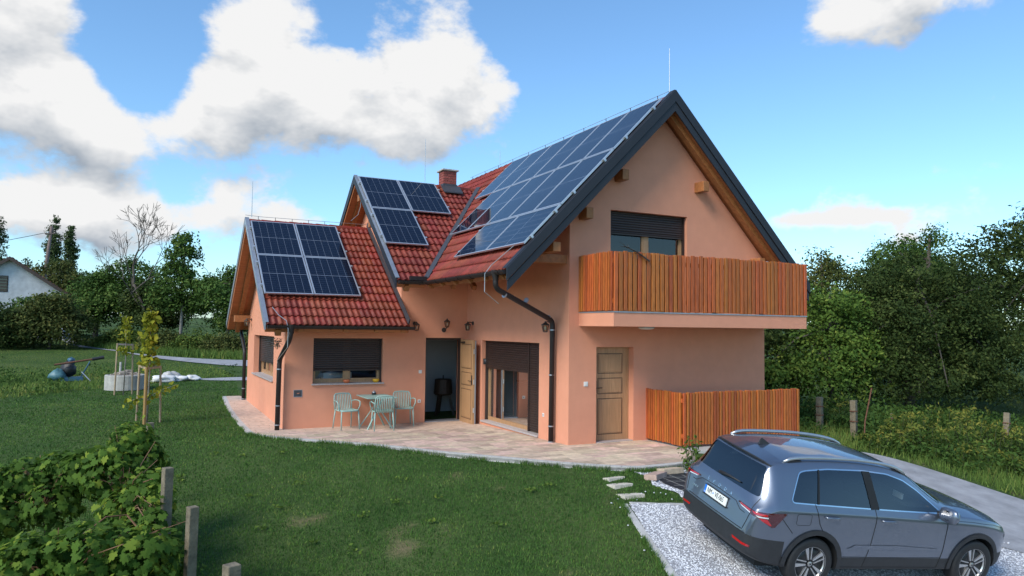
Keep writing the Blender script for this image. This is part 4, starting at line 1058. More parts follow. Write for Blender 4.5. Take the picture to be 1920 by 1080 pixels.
# dark string of dried herbs hung over the balcony rail
tw = thing('dry_branch', 'dark dry branch lying over the corner of the balcony railing', 'branch', (.70, -BD-.02, RZ-.02), world=True)
mb = MB(); a0 = Vector((.42, -BD-.06, RZ+.10)); b0 = Vector((1.02, -BD-.05, RZ-.16)); mb.tube([a0, (a0+b0)/2+Vector((0, 0, .03)), b0], [.006, .016, .018], 6)
for i in range(26):
    t = random.random(); p = a0.lerp(b0, t); mb.tube([p, p+Vector((random.uniform(-.13, .05), random.uniform(-.05, .05), random.uniform(-.02, .10)))], [.004, .002], 4)
mb.build('twigs', 'dark_metal', tw)
cap = thing('railing_light', 'small silver-topped wooden box behind the right end of the balcony railing', 'light', (4.95, -.42, RZ-.05))
bev(MB().box((-.14, -.12, -.05), (.14, .12, .09)).build('box', 'wood_beam', cap), .008); MB().lathe([(.045, .09), (.05, .12), (.03, .15), (0, .155)], 14).build('cap', 'zinc_trim', cap, smooth=True)

# ---- slatted screen at ground level
FX0, FX1, FD, FZ = 1.915, 5.09, 1.175, 1.075
scr = thing('slat_screen', 'orange-brown vertical slat timber screen standing below the balcony', 'screen', (FX0, -FD, 0), world=True)
fr = MB()
for z in (.22, FZ-.16): fr.box((FX0+.01, -FD+.03, z-.04), (FX1, -FD+.075, z+.04)); fr.box((FX0+.03, -FD+.076, z-.04), (FX0+.075, -.02, z+.04))
for x in (FX0+.12, 3.0, 4.0, FX1-.1): fr.box((x-.04, -FD+.08, -.02), (x+.04, -FD+.15, FZ-.04))
fr.box((FX0+.08, -.12, -.02), (FX0+.15, -.04, FZ-.04)); fr.build('screen_frame', 'wood_slat', scr)
def wslat(p, w, h, rot=0):
    o = slat(scr, (0, 0, 0), w, .042, h, rot); o.matrix_parent_inverse = Matrix.Translation(-scr.location); o.location = p
n = 41; w = (FX1-FX0)/n
for i in range(n): wslat((FX0+w*(i+.5), -FD+.008+random.uniform(-.003, .003), .035+random.uniform(-.01, .01)), w*.71, FZ-.035)
n = 15; w = (FD-.05)/n
for i in range(n): wslat((FX0+.008, -FD+.06+w*(i+.5), .035+random.uniform(-.01, .01)), w*.68, FZ-.035, math.pi/2)

# ---- wall fittings: lanterns, switches, sockets, meter niche
def lantern_proto():
    t = thing('wall_lantern', 'x', 'lantern', group='wall lanterns')
    # local: wall plane y=0, projecting to -y; lantern hangs below the arm end
    a = MB(); a.lathe([(0, -.02), (.045, -.02), (.05, 0)], 14, (0, 0, 0), 'y'); a.tube([(0, -.01, 0), (0, -.09, .03), (0, -.15, .02)], .011, 8); a.build('arm', 'dark_metal', t)
    r = MB(); r.lathe([(.0, .075), (.012, .07), (.02, .045), (.085, .0), (.088, -.012), (.07, -.016)], 6, (0, -.15, -.03)); r.build('roof_cap', 'dark_metal', t)
    c = MB()
    for k in range(6):
        q = 2*math.pi*k/6; c.bar((.072*math.cos(q), -.15+.072*math.sin(q), -.045), (.045*math.cos(q), -.15+.045*math.sin(q), -.175), .010, .010)
    c.lathe([(.0, -.19), (.035, -.188), (.05, -.178), (.05, -.172), (0, -.172)], 6, (0, -.15, 0)); c.build('cage', 'dark_metal', t)
    g = MB().lathe([(.066, -.046), (.042, -.172)], 6, (0, -.15, 0)); g.build('glass', 'lamp_glass', t)
    b = MB().lathe([(0, -.06), (.014, -.065), (.022, -.10), (.015, -.14), (0, -.145)], 10, (0, -.15, 0)); b.build('bulb', 'white_plastic', t, smooth=True)
    return t
LAN = lantern_proto()
def at_lan(p, rz, label, first=False):
    mw = Matrix.Translation(p) @ Matrix.Rotation(rz, 4, 'Z')
    if first: LAN.matrix_world = mw; LAN['label'] = label
    else: dup(LAN, mw=mw, label=label)
at_lan((0, .70, 2.42), R(-90), 'black wall lantern beside the long downpipe at the house corner', True)
at_lan((0, 4.74, 2.42), R(-90), 'black wall lantern on the side wall just above the open entrance door')
at_lan((-1.44, D1, 2.40), 0, 'black wall lantern under the right end of the wing gutter')
at_lan((-LC, 10.80, 2.47), R(-90), 'bronze wall lantern on the far left gable wall')
# the lantern over the entrance stands upright on its bracket
l4 = dup(LAN, mw=Matrix.Translation((-.62, D1, 2.26)), label='black upright wall lantern above the entrance doorway')
for ch in l4.children:
    if ch.name.split('.')[0] == 'arm':
        a = MB(); a.lathe([(0, -.02), (.06, -.02), (.06, 0)], 14, (-.03, 0, -.02), 'y'); a.tube([(-.03, -.01, 0), (0, -.08, .02), (0, -.15, .045)], .014, 8); mm_ = bpy.data.meshes.new('arm'); mm_.from_pydata(a.v, [], a.f); mm_.materials.append(MAT['dark_metal']); ch.data = mm_
    else: ch.location.z = .235
def plate(name, p, n, label, cat, w=.085, m='white_plastic', hole=False):
    rz = {(0, -1): 0, (-1, 0): R(-90)}[n]; t = thing(name, label, cat, p, rz)
    bev(MB().box((-w/2, -.012, -w/2), (w/2, 0, w/2)).build('cover', m, t), .004)
    if hole: MB().lathe([(.022, -.0125), (.020, -.0135), (0, -.0135)], 16, (0, 0, 0), 'y').build('socket_hole', 'zinc_trim', t)
    else: bev(MB().box((-w*.3, -.018, -w*.3), (w*.3, -.012, w*.3)).build('rocker', m, t), .003)
plate('light_switch', (-1.27, D1, 1.18), (0, -1), 'white light switch left of the open entrance', 'switch')
plate('wall_socket', (-1.285, D1, .44), (0, -1), 'white socket low on the wall left of the entrance', 'socket', hole=True)
plate('wall_socket', (0, 1.01, .49), (-1, 0), 'white socket low between the sliding door and downpipe', 'socket', .075, hole=True)
plate('light_switch', (.40, 0, 1.2), (0, -1), 'white switch left of the closed side door', 'switch', .095)
it = thing('intercom', 'small black keypad beside the sliding door', 'intercom', (.085, SL[1], 1.47), 0)
bev(MB().box((-.05, -.03, -.07), (.05, 0, .07)).build('case', 'black_plastic', it), .008); MB().box((-.03, -.034, .0), (.03, -.03, .05)).build('display', 'zinc_trim', it); MB().box((-.03, -.033, -.05), (.03, -.03, -.01)).build('keys', 'lead', it)
vn = thing('vent_cover', 'pale round vent cover high in the inner corner', 'vent', (0, 4.80, 3.29), R(-90)); MB().lathe([(0, -.02), (.05, -.018), (.06, 0)], 16, (0, 0, 0), 'y').build('disc', 'plaster', vn)
mb_ = thing('tap_niche', 'grey recessed tap box with a red handle low on the wing wall', 'tap box', (-4.29, D1, .72))
fr = MB()
for (a, b, c, d) in ((-.10, .10, -.085, -.075), (-.10, .10, .075, .085), (-.10, -.09, -.075, .075), (.09, .10, -.075, .075)): fr.box((a, -.008, c), (b, 0, d))
fr.build('rim', 'zinc_trim', mb_); MB().box((-.09, -.004, -.075), (.09, -.001, .075)).build('back', 'lead', mb_)
MB().tube([(0, -.004, 0), (0, -.03, 0)], .012, 8).build('tap', 'zinc_trim', mb_); MB().bar((-.03, -.035, .0), (.03, -.035, .01), .012, .012).build('tap_handle', 'orange_clay', mb_)
# press with three legs in the dark hall
pr = thing('wine_press', 'dark three-legged wooden press standing in the hall behind the open door', 'press', (-.06, 6.6, -.14))
MB().lathe([(0, 1.02), (.2, 1.02), (.23, 1.0), (.26, .62), (.22, .58), (0, .58)], 16).build('basket', 'interior_wood', pr)
for k in range(3):
    a = R(90+120*k); MB().bar((.14*math.cos(a), .14*math.sin(a), .66), (.32*math.cos(a), .32*math.sin(a), 0), .06, .06).build('leg', 'interior_wood', pr)
MB().tube([(0, 0, 1.0), (0, 0, 1.12)], .02, 8).build('screw', 'dark_metal', pr)

# ================================================================== TERRACE FURNITURE
def chair_proto():
    t = thing('garden_chair', 'x', 'chair', group='mint garden armchairs')
    # local: facing -y, origin on the floor
    for sx in (-1, 1):
        MB().tube([(sx*.225, -.24, 0), (sx*.215, -.22, .22), (sx*.205, -.20, .43)], [.013, .015, .016], 8).build('leg', 'mint_metal', t, smooth=True)
        MB().tube([(sx*.225, .27, 0), (sx*.215, .235, .22), (sx*.20, .20, .44)], [.013, .015, .016], 8).build('leg', 'mint_metal', t, smooth=True)
        MB().tube([(sx*.215, -.13, .43), (sx*.265, -.15, .55), (sx*.275, -.13, .63), (sx*.272, -.05, .655), (sx*.262, .12, .655), (sx*.235, .21, .64), (sx*.21, .225, .62)], .013, 8).build('armrest', 'mint_metal', t, smooth=True)
    rim = MB()
    def outline(zf, off=0):
        return [(-.205, .22, .44), (-.215, .25, .62), (-.20, .285, .76), (-.165, .30, .80), (0, .305, .81), (.165, .30, .80), (.20, .285, .76), (.215, .25, .62), (.205, .22, .44)]
    rim.tube(outline(0), .015, 8); rim.tube([(-.205, .22, .44), (-.215, 0, .435), (-.205, -.20, .44), (-.15, -.235, .435), (.15, -.235, .435), (.205, -.20, .44), (.215, 0, .435), (.205, .22, .44)], .015, 8)
    rim.build('shell_rim', 'mint_metal', t, smooth=True)
    for k in range(9):
        x = -.168+.042*k; c = .02*math.cos(x/.2*1.5)
        MB().tube([(x, -.235, .435), (x, -.05, .425-c*.6), (x, .16, .425-c*.4), (x*.99, .225, .455), (x*.98, .262+c*.5, .62), (x*.95, .30, .80-abs(x)*.08)], [.010, .012, .013, .013, .012, .010], 6).build('slat', 'mint_metal', t, smooth=True)
    return t
CH = chair_proto()
zf = lambda y: float(zterr(y))
CH.location = (-3.26, 4.60, zf(4.6)); CH.rotation_euler = (0, 0, R(8)); CH['label'] = 'mint green slatted armchair at the left end of the table against the wall'
dup(CH, (-2.56, 4.06, zf(4.1)), R(180-8), 'mint green slatted armchair seen from behind in front of the table')
dup(CH, (-1.86, 4.66, zf(4.6)), R(-10), 'mint green slatted armchair between the table and the open door')
tb = thing('garden_table', 'mint green metal table with crossed legs against the wing wall', 'table', (-2.56, 4.56, zf(4.5)))
bev(MB().box((-.36, -.50, .725), (.36, .50, .745)).build('table_top', 'mint_metal', tb), .005)
for sy in (-1, 1):
    for sx in (-1, 1): MB().bar((sx*.30, sy*.33, 0), (-sx*.13, sy*.10, .72), .035, .022).build('leg', 'mint_metal', tb)
    MB().bar((-.2, sy*.12, .70), (.2, sy*.12, .70), .03, .03).build('brace', 'mint_metal', tb)
ab = thing('ashtray', 'small black lidded pot on the mint table', 'pot', (-2.52, 4.92, zf(4.5)+.745))
MB().lathe([(0, 0), (.05, 0), (.055, .03), (.052, .055)], 18).build('bowl', 'black_plastic', ab, smooth=True); MB().lathe([(.05, .055), (.045, .075), (.012, .085), (.010, .11), (0, .115)], 18).build('lid', 'zinc_trim', ab, smooth=True)
for (x, m_, nm, lb) in ((-3.15, 'orange_clay', 'clay_bowl', 'orange clay bowl in the middle of the window sill'), (-2.42, 'yellow_clay', 'clay_bowl', 'yellow bowl at the right end of the window sill')):
    o = MB().lathe([(0, .005), (.05, .005), (.085, .05), (.08, .085), (.068, .085), (.05, .03), (0, .025)], 20).build(nm, m_, smooth=True); o.location = (x, D1-.005, CW[2]+.022); tag(o, lb, 'bowl')

# ================================================================== CAR
def car_paint():
    mt, nt, b = newmat('car_paint'); N = nt.nodes.new; L = nt.links.new
    setp(b, color=(.15, .175, .225), metal=.8, rough=.4, coat=1, coatr=.015); b.inputs['Coat IOR'].default_value = 1.65
    tc = N('ShaderNodeTexCoord'); no = N('ShaderNodeTexNoise'); no.inputs['Scale'].default_value = 900; L(tc.outputs['Object'], no.inputs[0])
    bp = N('ShaderNodeBump'); bp.inputs['Strength'].default_value = .03; bp.inputs['Distance'].default_value = .001; L(no.outputs['Fac'], bp.inputs['Height']); 
    n2 = N('ShaderNodeTexNoise'); n2.inputs['Scale'].default_value = 3; L(tc.outputs['Object'], n2.inputs[0])
    mr = N('ShaderNodeMapRange'); L(n2.outputs['Fac'], mr.inputs[0]); mr.inputs[3].default_value = .34; mr.inputs[4].default_value = .44; L(mr.outputs[0], b.inputs['Roughness'])
car_paint()
mat('seat_cloth', (.05, .055, .06), .8, .2, 20)
mat('chrome', (.72, .74, .77), .12, .03, 5, metal=1)
mat('rim_silver', (.55, .55, .55), .3, .05, 6, metal=.85)
mat('rim_black', (.012, .012, .014), .35, .1, 6)
mat('light_red', (.42, .012, .016), .12, .1, 20, coat=1)
mat('light_dark', (.06, .006, .008), .12, .2, 40, coat=1)
mat('light_white', (.6, .6, .62), .15, .05, 20, coat=1)
mat('plate_white', (.75, .76, .72), .4, .03, 8)
mat('plate_blue', (.01, .16, .62), .4, .05, 8)
mat('seam', (.008, .009, .010), .7)

CARM = Matrix.Translation((CARX, CARY, CARZ)) @ Matrix.Rotation(CARH, 4, 'Z') @ Matrix.Rotation(R(5.0), 4, 'Y') @ Matrix.Rotation(R(9.4), 4, 'X') @ Matrix.Scale(.94, 4)
CAR = thing('parked_car', 'grey-blue compact SUV with silver roof rails parked on the white gravel', 'car', mw=CARM)
def build_car():
    ip = np.interp
    wm = lambda x: ip(x, [-.93, -.90, -.84, -.74, -.55, -.2, .6, 1.6, 2.4, 2.85, 3.12, 3.30, 3.39], [.70, .775, .835, .872, .898, .908, .905, .905, .905, .90, .86, .76, .60])
    zb = lambda x: ip(x, [-.93, -.86, -.70, -.4, 0, 2.6, 3.1, 3.39], [.44, .36, .29, .24, .215, .215, .24, .34])
    zt_ = lambda x: ip(x, [-.93, -.905, -.885, -.86, -.83, -.74, -.66, -.60, -.50, -.2, .4, 1.0, 1.4, 1.8, 2.12, 2.32, 2.7, 3.08, 3.27, 3.39], [.66, .74, .90, 1.02, 1.085, 1.29, 1.455, 1.535, 1.565, 1.60, 1.62, 1.605, 1.545, 1.36, 1.165, 1.09, 1.05, .975, .87, .66])
    zl = lambda x: ip(x, [-.93, -.86, -.6, 0, 1.0, 2.1, 2.4, 2.8, 3.1, 3.29, 3.39], [.62, .98, 1.085, 1.075, 1.045, 1.00, .985, .955, .88, .77, .58])
    xs = [-.93, -.915, -.89, -.86, -.82, -.74, -.66, -.60, -.50, -.38, -.15, .1, .45, .8, 1.15, 1.45, 1.75, 2.02, 2.25, 2.45, 2.75, 3.0, 3.15, 3.26, 3.34, 3.39]
    secs = []
    for x in xs:
        w = wm(x); b = zb(x); t = zt_(x); l = min(zl(x), t-.012); g = min(1, max(0, (t-l-.05)/.32))
        def mixv(a, c): return a*(1-g)+c*g
        h5 = l-.075 if l-.075 > b+.2 else b+(l-b)*.8
        pts = [(0, b), (w*.80, b), (w-.035, b+.055), (w-.012, b+(h5-b)*.33), (w-.006, b+(h5-b)*.66), (w, h5), (w-.04, l),
               (mixv(w*.86, max(.645, w*.735)), mixv(l+(t-l)*.42, t-.125)), (mixv(w*.70, .59), mixv(l+(t-l)*.72, t-.042)), (mixv(w*.40, .36), mixv(l+(t-l)*.94, t-.010)), (0, t)]
        secs.append(pts)
    bm = bmesh.new(); K = 11; grid = []
    for x, pts in zip(xs, secs):
        ring = [bm.verts.new((x, y, z)) for y, z in pts]+[bm.verts.new((x, -y, z)) for y, z in reversed(pts[1:-1])]
        grid.append(ring)
    n = len(grid[0])
    cl = bm.edges.layers.float.new('crease_edge')
    for i in range(len(grid)-1):
        for k in range(n): bm.faces.new([grid[i][k], grid[i+1][k], grid[i+1][(k+1) % n], grid[i][(k+1) % n]])
    bm.faces.new(grid[0]); bm.faces.new(list(reversed(grid[-1])))
    bm.verts.ensure_lookup_table()
    for i in range(len(grid)-1):
        for k, cv in ((2, .5), (18, .5), (5, .65), (15, .65), (6, .45), (14, .45), (8, .45), (12, .45)):
            e = bm.edges.get((grid[i][k], grid[i+1][k]))
            if e: e[cl] = cv
    bmesh.ops.recalc_face_normals(bm, faces=bm.faces)
    me = bpy.data.meshes.new('body'); bm.to_mesh(me); bm.free()
    tmp = bpy.data.objects.new('tmp_body', me); COL.objects.link(tmp)
    sb = tmp.modifiers.new('s', 'SUBSURF'); sb.levels = 3; sb.render_levels = 3
    dg = bpy.context.evaluated_depsgraph_get(); dg.update()
    full = bpy.data.meshes.new_from_object(tmp.evaluated_get(dg))
    bvh = BVHTree.FromPolygons([v.co.copy() for v in full.vertices], [tuple(p.vertices) for p in full.polygons])
    def rounded(poly, r=.03, k=4):
        out = []; n = len(poly)
        for i in range(n):
            a, b, c = Vector(poly[i-1]), Vector(poly[i]), Vector(poly[(i+1) % n]); w = min(r, (a-b).length/2.5, (c-b).length/2.5)
            p0 = b+(a-b).normalized()*w; p2 = b+(c-b).normalized()*w
            for j in range(k+1): t = j/k; q = p0*(1-t)**2+b*2*t*(1-t)+p2*t*t; out.append((q.x, q.y))
        return out
    DLO = rounded([(-.40, 1.115), (.4, 1.085), (1.2, 1.058), (1.98, 1.035), (1.86, 1.13), (1.66, 1.265), (1.42, 1.385), (1.15, 1.455), (.75, 1.485), (.2, 1.482), (-.14, 1.452), (-.23, 1.43)], .05)
    rw = rounded([(-.70, 1.11), (.70, 1.11), (.635, 1.28), (.57, 1.45), (-.57, 1.45), (-.635, 1.28)], .03)
    # wheel wells
    cut = MB()
    for wx in (0, 2.638):
        for sg in (-1, 1):
            nn = 40; vs = []
            for yy in (.52*sg, 1.2*sg):
                for k in range(nn):
                    a = 2*math.pi*k/nn; vs.append((wx+.392*math.cos(a), yy, .335+.392*math.sin(a)))
            cut.add(vs, [tuple(range(nn)), tuple(range(2*nn-1, nn-1, -1))]+[(k, (k+1) % nn, nn+(k+1) % nn, nn+k) for k in range(nn)])
    co = cut.build('tmp_cut', 'seam'); fixnormals(co)
    tmp.modifiers.clear(); tmp.data = full
    cutters = [co]
    c2 = MB().prism([(a, -1.3, b) for a, b in DLO], (0, 2.6, 0)).build('tmp_cut2', 'seam'); fixnormals(c2); cutters.append(c2)
    c3 = MB().prism([(-1.3, a, b) for a, b in rw], (1.25, 0, 0)).build('tmp_cut3', 'seam'); fixnormals(c3); cutters.append(c3)
    for c_ in cutters:
        bo = tmp.modifiers.new('b', 'BOOLEAN'); bo.operation = 'DIFFERENCE'; bo.object = c_; bo.solver = 'EXACT'
    dg = bpy.context.evaluated_depsgraph_get(); dg.update()
    body = bpy.data.meshes.new_from_object(tmp.evaluated_get(dg))
    bpy.data.objects.remove(tmp)
    for c_ in cutters: bpy.data.objects.remove(c_)
    bm = bmesh.new(); bm.from_mesh(body)
    for cpt, cn in (((0, 0, .43), (0, 0, 1)), ((0, 0, .60), (.06, 0, 1)), ((-.45, 0, 0), (1, 0, .0)), ((3.05, 0, 0), (1, 0, 0)), ((0, 0, .50), (0, 0, 1))):
        bmesh.ops.bisect_plane(bm, geom=bm.verts[:]+bm.edges[:]+bm.faces[:], plane_co=cpt, plane_no=cn)
    body.materials.clear()
    for mname in ('car_paint', 'black_plastic', 'seam'): body.materials.append(MAT[mname])
    for f in bm.faces:
        c = f.calc_center_median(); mi = 0
        if c.z < .43 or (c.x < -.45 and c.z < .60-.06*c.x) or (c.x > 3.05 and c.z < .50): mi = 1
        for wx in (0, 2.638):
            if math.hypot(c.x-wx, c.z-.335) < .387 and abs(c.y) < .86: mi = 2
            if abs(abs(c.y)-.52) < .004 and math.hypot(c.x-wx, c.z-.335) < .40: mi = 2
        nb = bvh.find_nearest(c)
        if nb[3] is not None and nb[3] > .012: mi = 2
        f.material_index = mi; f.smooth = True
    bm.to_mesh(body); bm.free()
    bo_ = link('body', body, CAR)
    try:
        body.set_sharp_from_angle(angle=R(38))
    except Exception: pass
    def cast(o, d):
        h = bvh.ray_cast(Vector(o), Vector(d)); return h[0], h[1]
    def conform(name, polys, e1, e2, d, off, m, parent, step=.05, start=2.5, org=(1.0, 0, 0)):
        """polygons in the (e1,e2) plane cast along d on to the body; each laid off metres proud of it"""
        e1, e2, d, org = Vector(e1), Vector(e2), Vector(d), Vector(org); bm = bmesh.new()
        for poly in polys:
            P = [Vector((a, b, 0)) for a, b in poly]; vs = [bm.verts.new(q) for q in P]
            for t in tessellate_polygon([P]):
                try: bm.faces.new([vs[i] for i in t])
                except ValueError: pass
        for ax in (0, 1):
            cs = [v.co[ax] for v in bm.verts]; t = min(cs)+step
            while t < max(cs):
                c = [0, 0, 0]; nn = [0, 0, 0]; c[ax] = t; nn[ax] = 1
                bmesh.ops.bisect_plane(bm, geom=bm.verts[:]+bm.edges[:]+bm.faces[:], plane_co=c, plane_no=nn); t += step
        last = None
        for v in bm.verts:
            o = org+e1*v.co.x+e2*v.co.y-d*start; h, nn = cast(o, d)
            if h is None: h, nn = (last if last else (o+d*start, -d))
            last = (h, nn); v.co = h-d*off
        bmesh.ops.recalc_face_normals(bm, faces=bm.faces)
        if bm.faces and bm.faces[:][0].normal.dot(d) > 0: bmesh.ops.reverse_faces(bm, faces=bm.faces)
        me = bpy.data.meshes.new(name); bm.to_mesh(me); bm.free(); me.materials.append(MAT[m]); me.shade_smooth(); return link(name, me, parent)
    Z = (0, 0, 1)
    # side glazing (both sides)
    def grow(poly, k):
        c = Vector((.6, 1.27)); o = []
        n = len(poly)
        for i in range(n):
            a, b = Vector(poly[i-1]), Vector(poly[(i+1) % n]); t = (b-a).normalized(); o.append(tuple(Vector(poly[i])+Vector((t.y, -t.x))*k))
        return o
    for sg in (-1, 1):
        d = (0, -sg, 0); org = (0, 0, 0)
        ring = grow(DLO, .014)
        conform('window_trim', [[ring[q], ring[(q+1) % len(DLO)], DLO[(q+1) % len(DLO)], DLO[q]] for q in range(len(DLO))], (1, 0, 0), Z, d, .004, 'chrome', CAR, org=org, step=.4)
        def cutx(poly, x0, x1): return clip_rect(poly, x0, x1, .5, 2)
        g = conform('side_window', [cutx(DLO, -1, .80)], (1, 0, 0), Z, d, .003, 'car_glass_tint', CAR, org=org)
        conform('side_window', [cutx(DLO, .80, 3)], (1, 0, 0), Z, d, .003, 'car_glass', CAR, org=org)
        [conform('window_pillar', [pp], (1, 0, 0), Z, d, .010, 'seam', g, org=org) for pp in ([(.80, 1.06), (.93, 1.058), (.86, 1.485), (.735, 1.49)], [(-.03, 1.10), (.0, 1.10), (.07, 1.48), (.05, 1.48)])]
        for wx in (0, 2.638):      # wheel arch cladding
            r0, r1 = .388, .452; a0, a1 = R(-22), R(202); nn = 26
            ring = [(wx+r0*math.cos(a0+(a1-a0)*k/nn), .335+r0*math.sin(a0+(a1-a0)*k/nn)) for k in range(nn+1)]+[(wx+r1*math.cos(a1-(a1-a0)*k/nn), .335+r1*math.sin(a1-(a1-a0)*k/nn)) for k in range(nn+1)]
            ring = [(a, max(b, .20)) for a, b in ring]
            conform('arch_cladding', [ring], (1, 0, 0), Z, d, .014, 'black_plastic', CAR, org=org, step=.08)
        # seams
        def seam(pts, name='door_gap', r=.005, m='seam', off=.001):
            o = []
            for i in range(len(pts)-1):
                for k in range(8):
                    t = k/8; o.append((pts[i][0]+(pts[i+1][0]-pts[i][0])*t, pts[i][1]+(pts[i+1][1]-pts[i][1])*t))
            o.append(pts[-1]); P = []
            for a, b in o:
                h, _ = cast((a, sg*2.5, b), d)
                if h: P.append(h-Vector(d)*off)
            if len(P) > 1: MB().tube(P, r, 5).build(name, m, CAR)
        seam([(-.06, 1.10), (-.03, .98), (.02, .86), (.14, .70), (.33, .58), (.46, .42)])
        seam([(.87, 1.06), (.88, .9), (.86, .6), (.80, .30)])
        seam([(2.02, 1.03), (2.06, .88), (2.06, .55), (2.02, .30)]); seam([(.46, .30), (2.02, .30)])
        seam([(-.55, .93), (-.36, .74)]); seam([(.46, .44), (1.2, .435), (2.05, .44)], r=.004)
        seam([(2.05, .955), (2.5, .935), (2.9, .895), (3.1, .85)], r=.003)
        # door crease: a light raised strip low on the doors
        conform('door_crease', [[(.50, .545), (.62, .60), (1.3, .60), (1.95, .565), (2.0, .535), (1.2, .545)]], (1, 0, 0), Z, d, .008, 'car_paint', CAR, org=org)
        # fuel flap on the right rear wing
        if sg < 0:
            fl = rounded([(-.33, .845), (-.12, .845), (-.12, .985), (-.33, .985)], .03); seam(fl+[fl[0]], 'fuel_flap_gap', .0025)
        for hx, hz in ((.18, .955), (1.06, .93)):
            h, _ = cast((hx, sg*2.5, hz), d); e = Vector((0, sg, 0))
            MB().tube([h+Vector((-.11, 0, .004))+e*.005, h+Vector((-.09, 0, .004))+e*.032, h+Vector((0, 0, .002))+e*.036, h+Vector((.09, 0, -.004))+e*.032, h+Vector((.11, 0, -.004))+e*.005], [.010, .016, .017, .016, .010], 8).build('door_handle', 'car_paint', CAR, smooth=True)
        # mirror
        mr = MB(); c = Vector((1.90, sg*1.02, 1.07)); nn = 14; rings = []
        for i in range(9):
            t = -1+2*i/8; rr = math.sqrt(max(0, 1-t*t*t*t)) if abs(t) < 1 else 0.0
            rings.append([(c.x+.085*math.cos(2*math.pi*k/nn)*rr*(1.0 if math.cos(2*math.pi*k/nn) > 0 else .45), c.y+.15*t*sg, c.z+.098*math.sin(2*math.pi*k/nn)*max(rr, .02)+.01*t) for k in range(nn)])
        vs = [q for rg in rings for q in rg]; fs = [(i*nn+k, i*nn+(k+1) % nn, (i+1)*nn+(k+1) % nn, (i+1)*nn+k) for i in range(8) for k in range(nn)]
        m_ = mr.add(vs, fs).build('mirror', 'car_paint', CAR, smooth=True); fixnormals(m_)
        MB().tube([(1.95, sg*.80, 1.03), (1.95, sg*.92, 1.02)], [.03, .035], 8).build('mirror_foot', 'black_plastic', m_, smooth=True)
        MB().lathe([(0, 0), (.062, 0), (.066, .006)], 16, (c.x-.034, c.y, c.z), 'x').build('mirror_glass', 'car_glass_dark', m_)
        # roof rail
        P = []
        for x in np.linspace(-.42, 1.52, 22):
            h, _ = cast((x, sg*.585, 2.5), (0, 0, -1)); e = min(1, (x+.42)/.16, (1.52-x)/.2); P.append(h+Vector((0, 0, .006+.034*math.sin(max(0, e)*math.pi/2))))
        MB().tube(P, [.014 if i in (0, len(P)-1) else .023 for i in range(len(P))], 8).build('roof_rail', 'rim_silver', CAR, smooth=True)
        [conform('rail_foot', [pp], (1, 0, 0), (0, sg, 0), (0, 0, -1), .012, 'black_plastic', CAR, org=(0, 0, 0)) for pp in ([(-.36, .565), (-.16, .565), (-.16, .605), (-.36, .605)], [(1.28, .565), (1.44, .565), (1.44, .605), (1.28, .605)])]
        # tail lamps wrap round the corner
        e1 = Vector((1, sg, 0)).normalized(); dd = Vector((1, -sg, 0)).normalized()
        LT = [(-.300, .955), (-.285, .972), (-.11, .962), (.10, .972), (.30, .985), (.285, .955), (.19, .80), (.155, .795), (.0, .895), (-.105, .905), (-.24, .93)]
        tl = conform('tail_lamp', [LT], e1, Z, dd, .006, 'light_dark', CAR, org=(0, 0, 0), step=.04)
        conform('lamp_red', [[(-.27, .964), (-.115, .953), (-.115, .932), (-.262, .949)], [(-.095, .953), (.10, .950), (.10, .925), (-.06, .928)], [(.0, .898), (.10, .893), (.155, .82), (.14, .815), (.04, .868)]], e1, Z, dd, .009, 'light_red', tl, org=(0, 0, 0), step=.04)
        conform('lamp_white', [[(-.285, .955), (-.262, .944), (-.115, .926), (-.115, .912), (-.25, .932)], [(-.04, .920), (.11, .918), (.11, .902), (.0, .902)]], e1, Z, dd, .010, 'light_white', tl, org=(0, 0, 0), step=.04)
        conform('reflector', [[(-.30, .545), (-.05, .535), (-.05, .505), (-.29, .515)]], e1, Z, dd, .006, 'light_red', CAR, org=(0, 0, 0), step=.05)
    # rear glass, spoiler, tailgate
    conform('rear_window', [rw], (0, 1, 0), Z, (1, 0, 0), .003, 'car_glass_tint', CAR, org=(0, 0, 0))
    sp = MB(); nn = 13; top = []; bot = []
    for i in range(nn):
        y = -.60+1.2*i/(nn-1); xr_ = -.70+.10*(abs(y)/.6)**2.2
        h, _ = cast((-.44, y, 2.5), (0, 0, -1)); zt2 = h.z
        top.append(((-.44, y, zt2+.004), (xr_, y, zt2-.035))); bot.append(((-.50, y, zt2-.05), (xr_+.01, y, zt2-.062)))
    vs = []; fs = []
    for (a, b), (c, e) in zip(top, bot): vs += [a, b, e, c]
    for i in range(nn-1):
        for k in range(3): fs.append((4*i+k, 4*i+k+1, 4*i+5+k, 4*i+4+k))
    fs += [(0, 1, 2, 3), (4*nn-1, 4*nn-2, 4*nn-3, 4*nn-4)]
    so_ = sp.add(vs, fs).build('spoiler', 'car_paint', CAR, smooth=True); fixnormals(so_)
    try: so_.data.set_sharp_from_angle(angle=R(35))
    except Exception: pass
    MB().tube([(b[0]-.001, b[1], b[2]-.014) for a, b in top], .010, 5).build('brake_strip', 'black_plastic', so_)
    def rseam(pts, nm='tailgate_gap', r=.005, m='seam'):
        P = []
        for i in range(len(pts)-1):
            for k in range(10):
                t = k/10; a = pts[i][0]+(pts[i+1][0]-pts[i][0])*t; b = pts[i][1]+(pts[i+1][1]-pts[i][1])*t; h, _ = cast((-3, a, b), (1, 0, 0))
                if h: P.append(h-Vector((.001, 0, 0)))
        MB().tube(P, r, 5).build(nm, m, CAR)
    for sg in (-1, 1): rseam([(sg*.72, 1.10), (sg*.715, .93), (sg*.69, .80), (sg*.66, .685)])
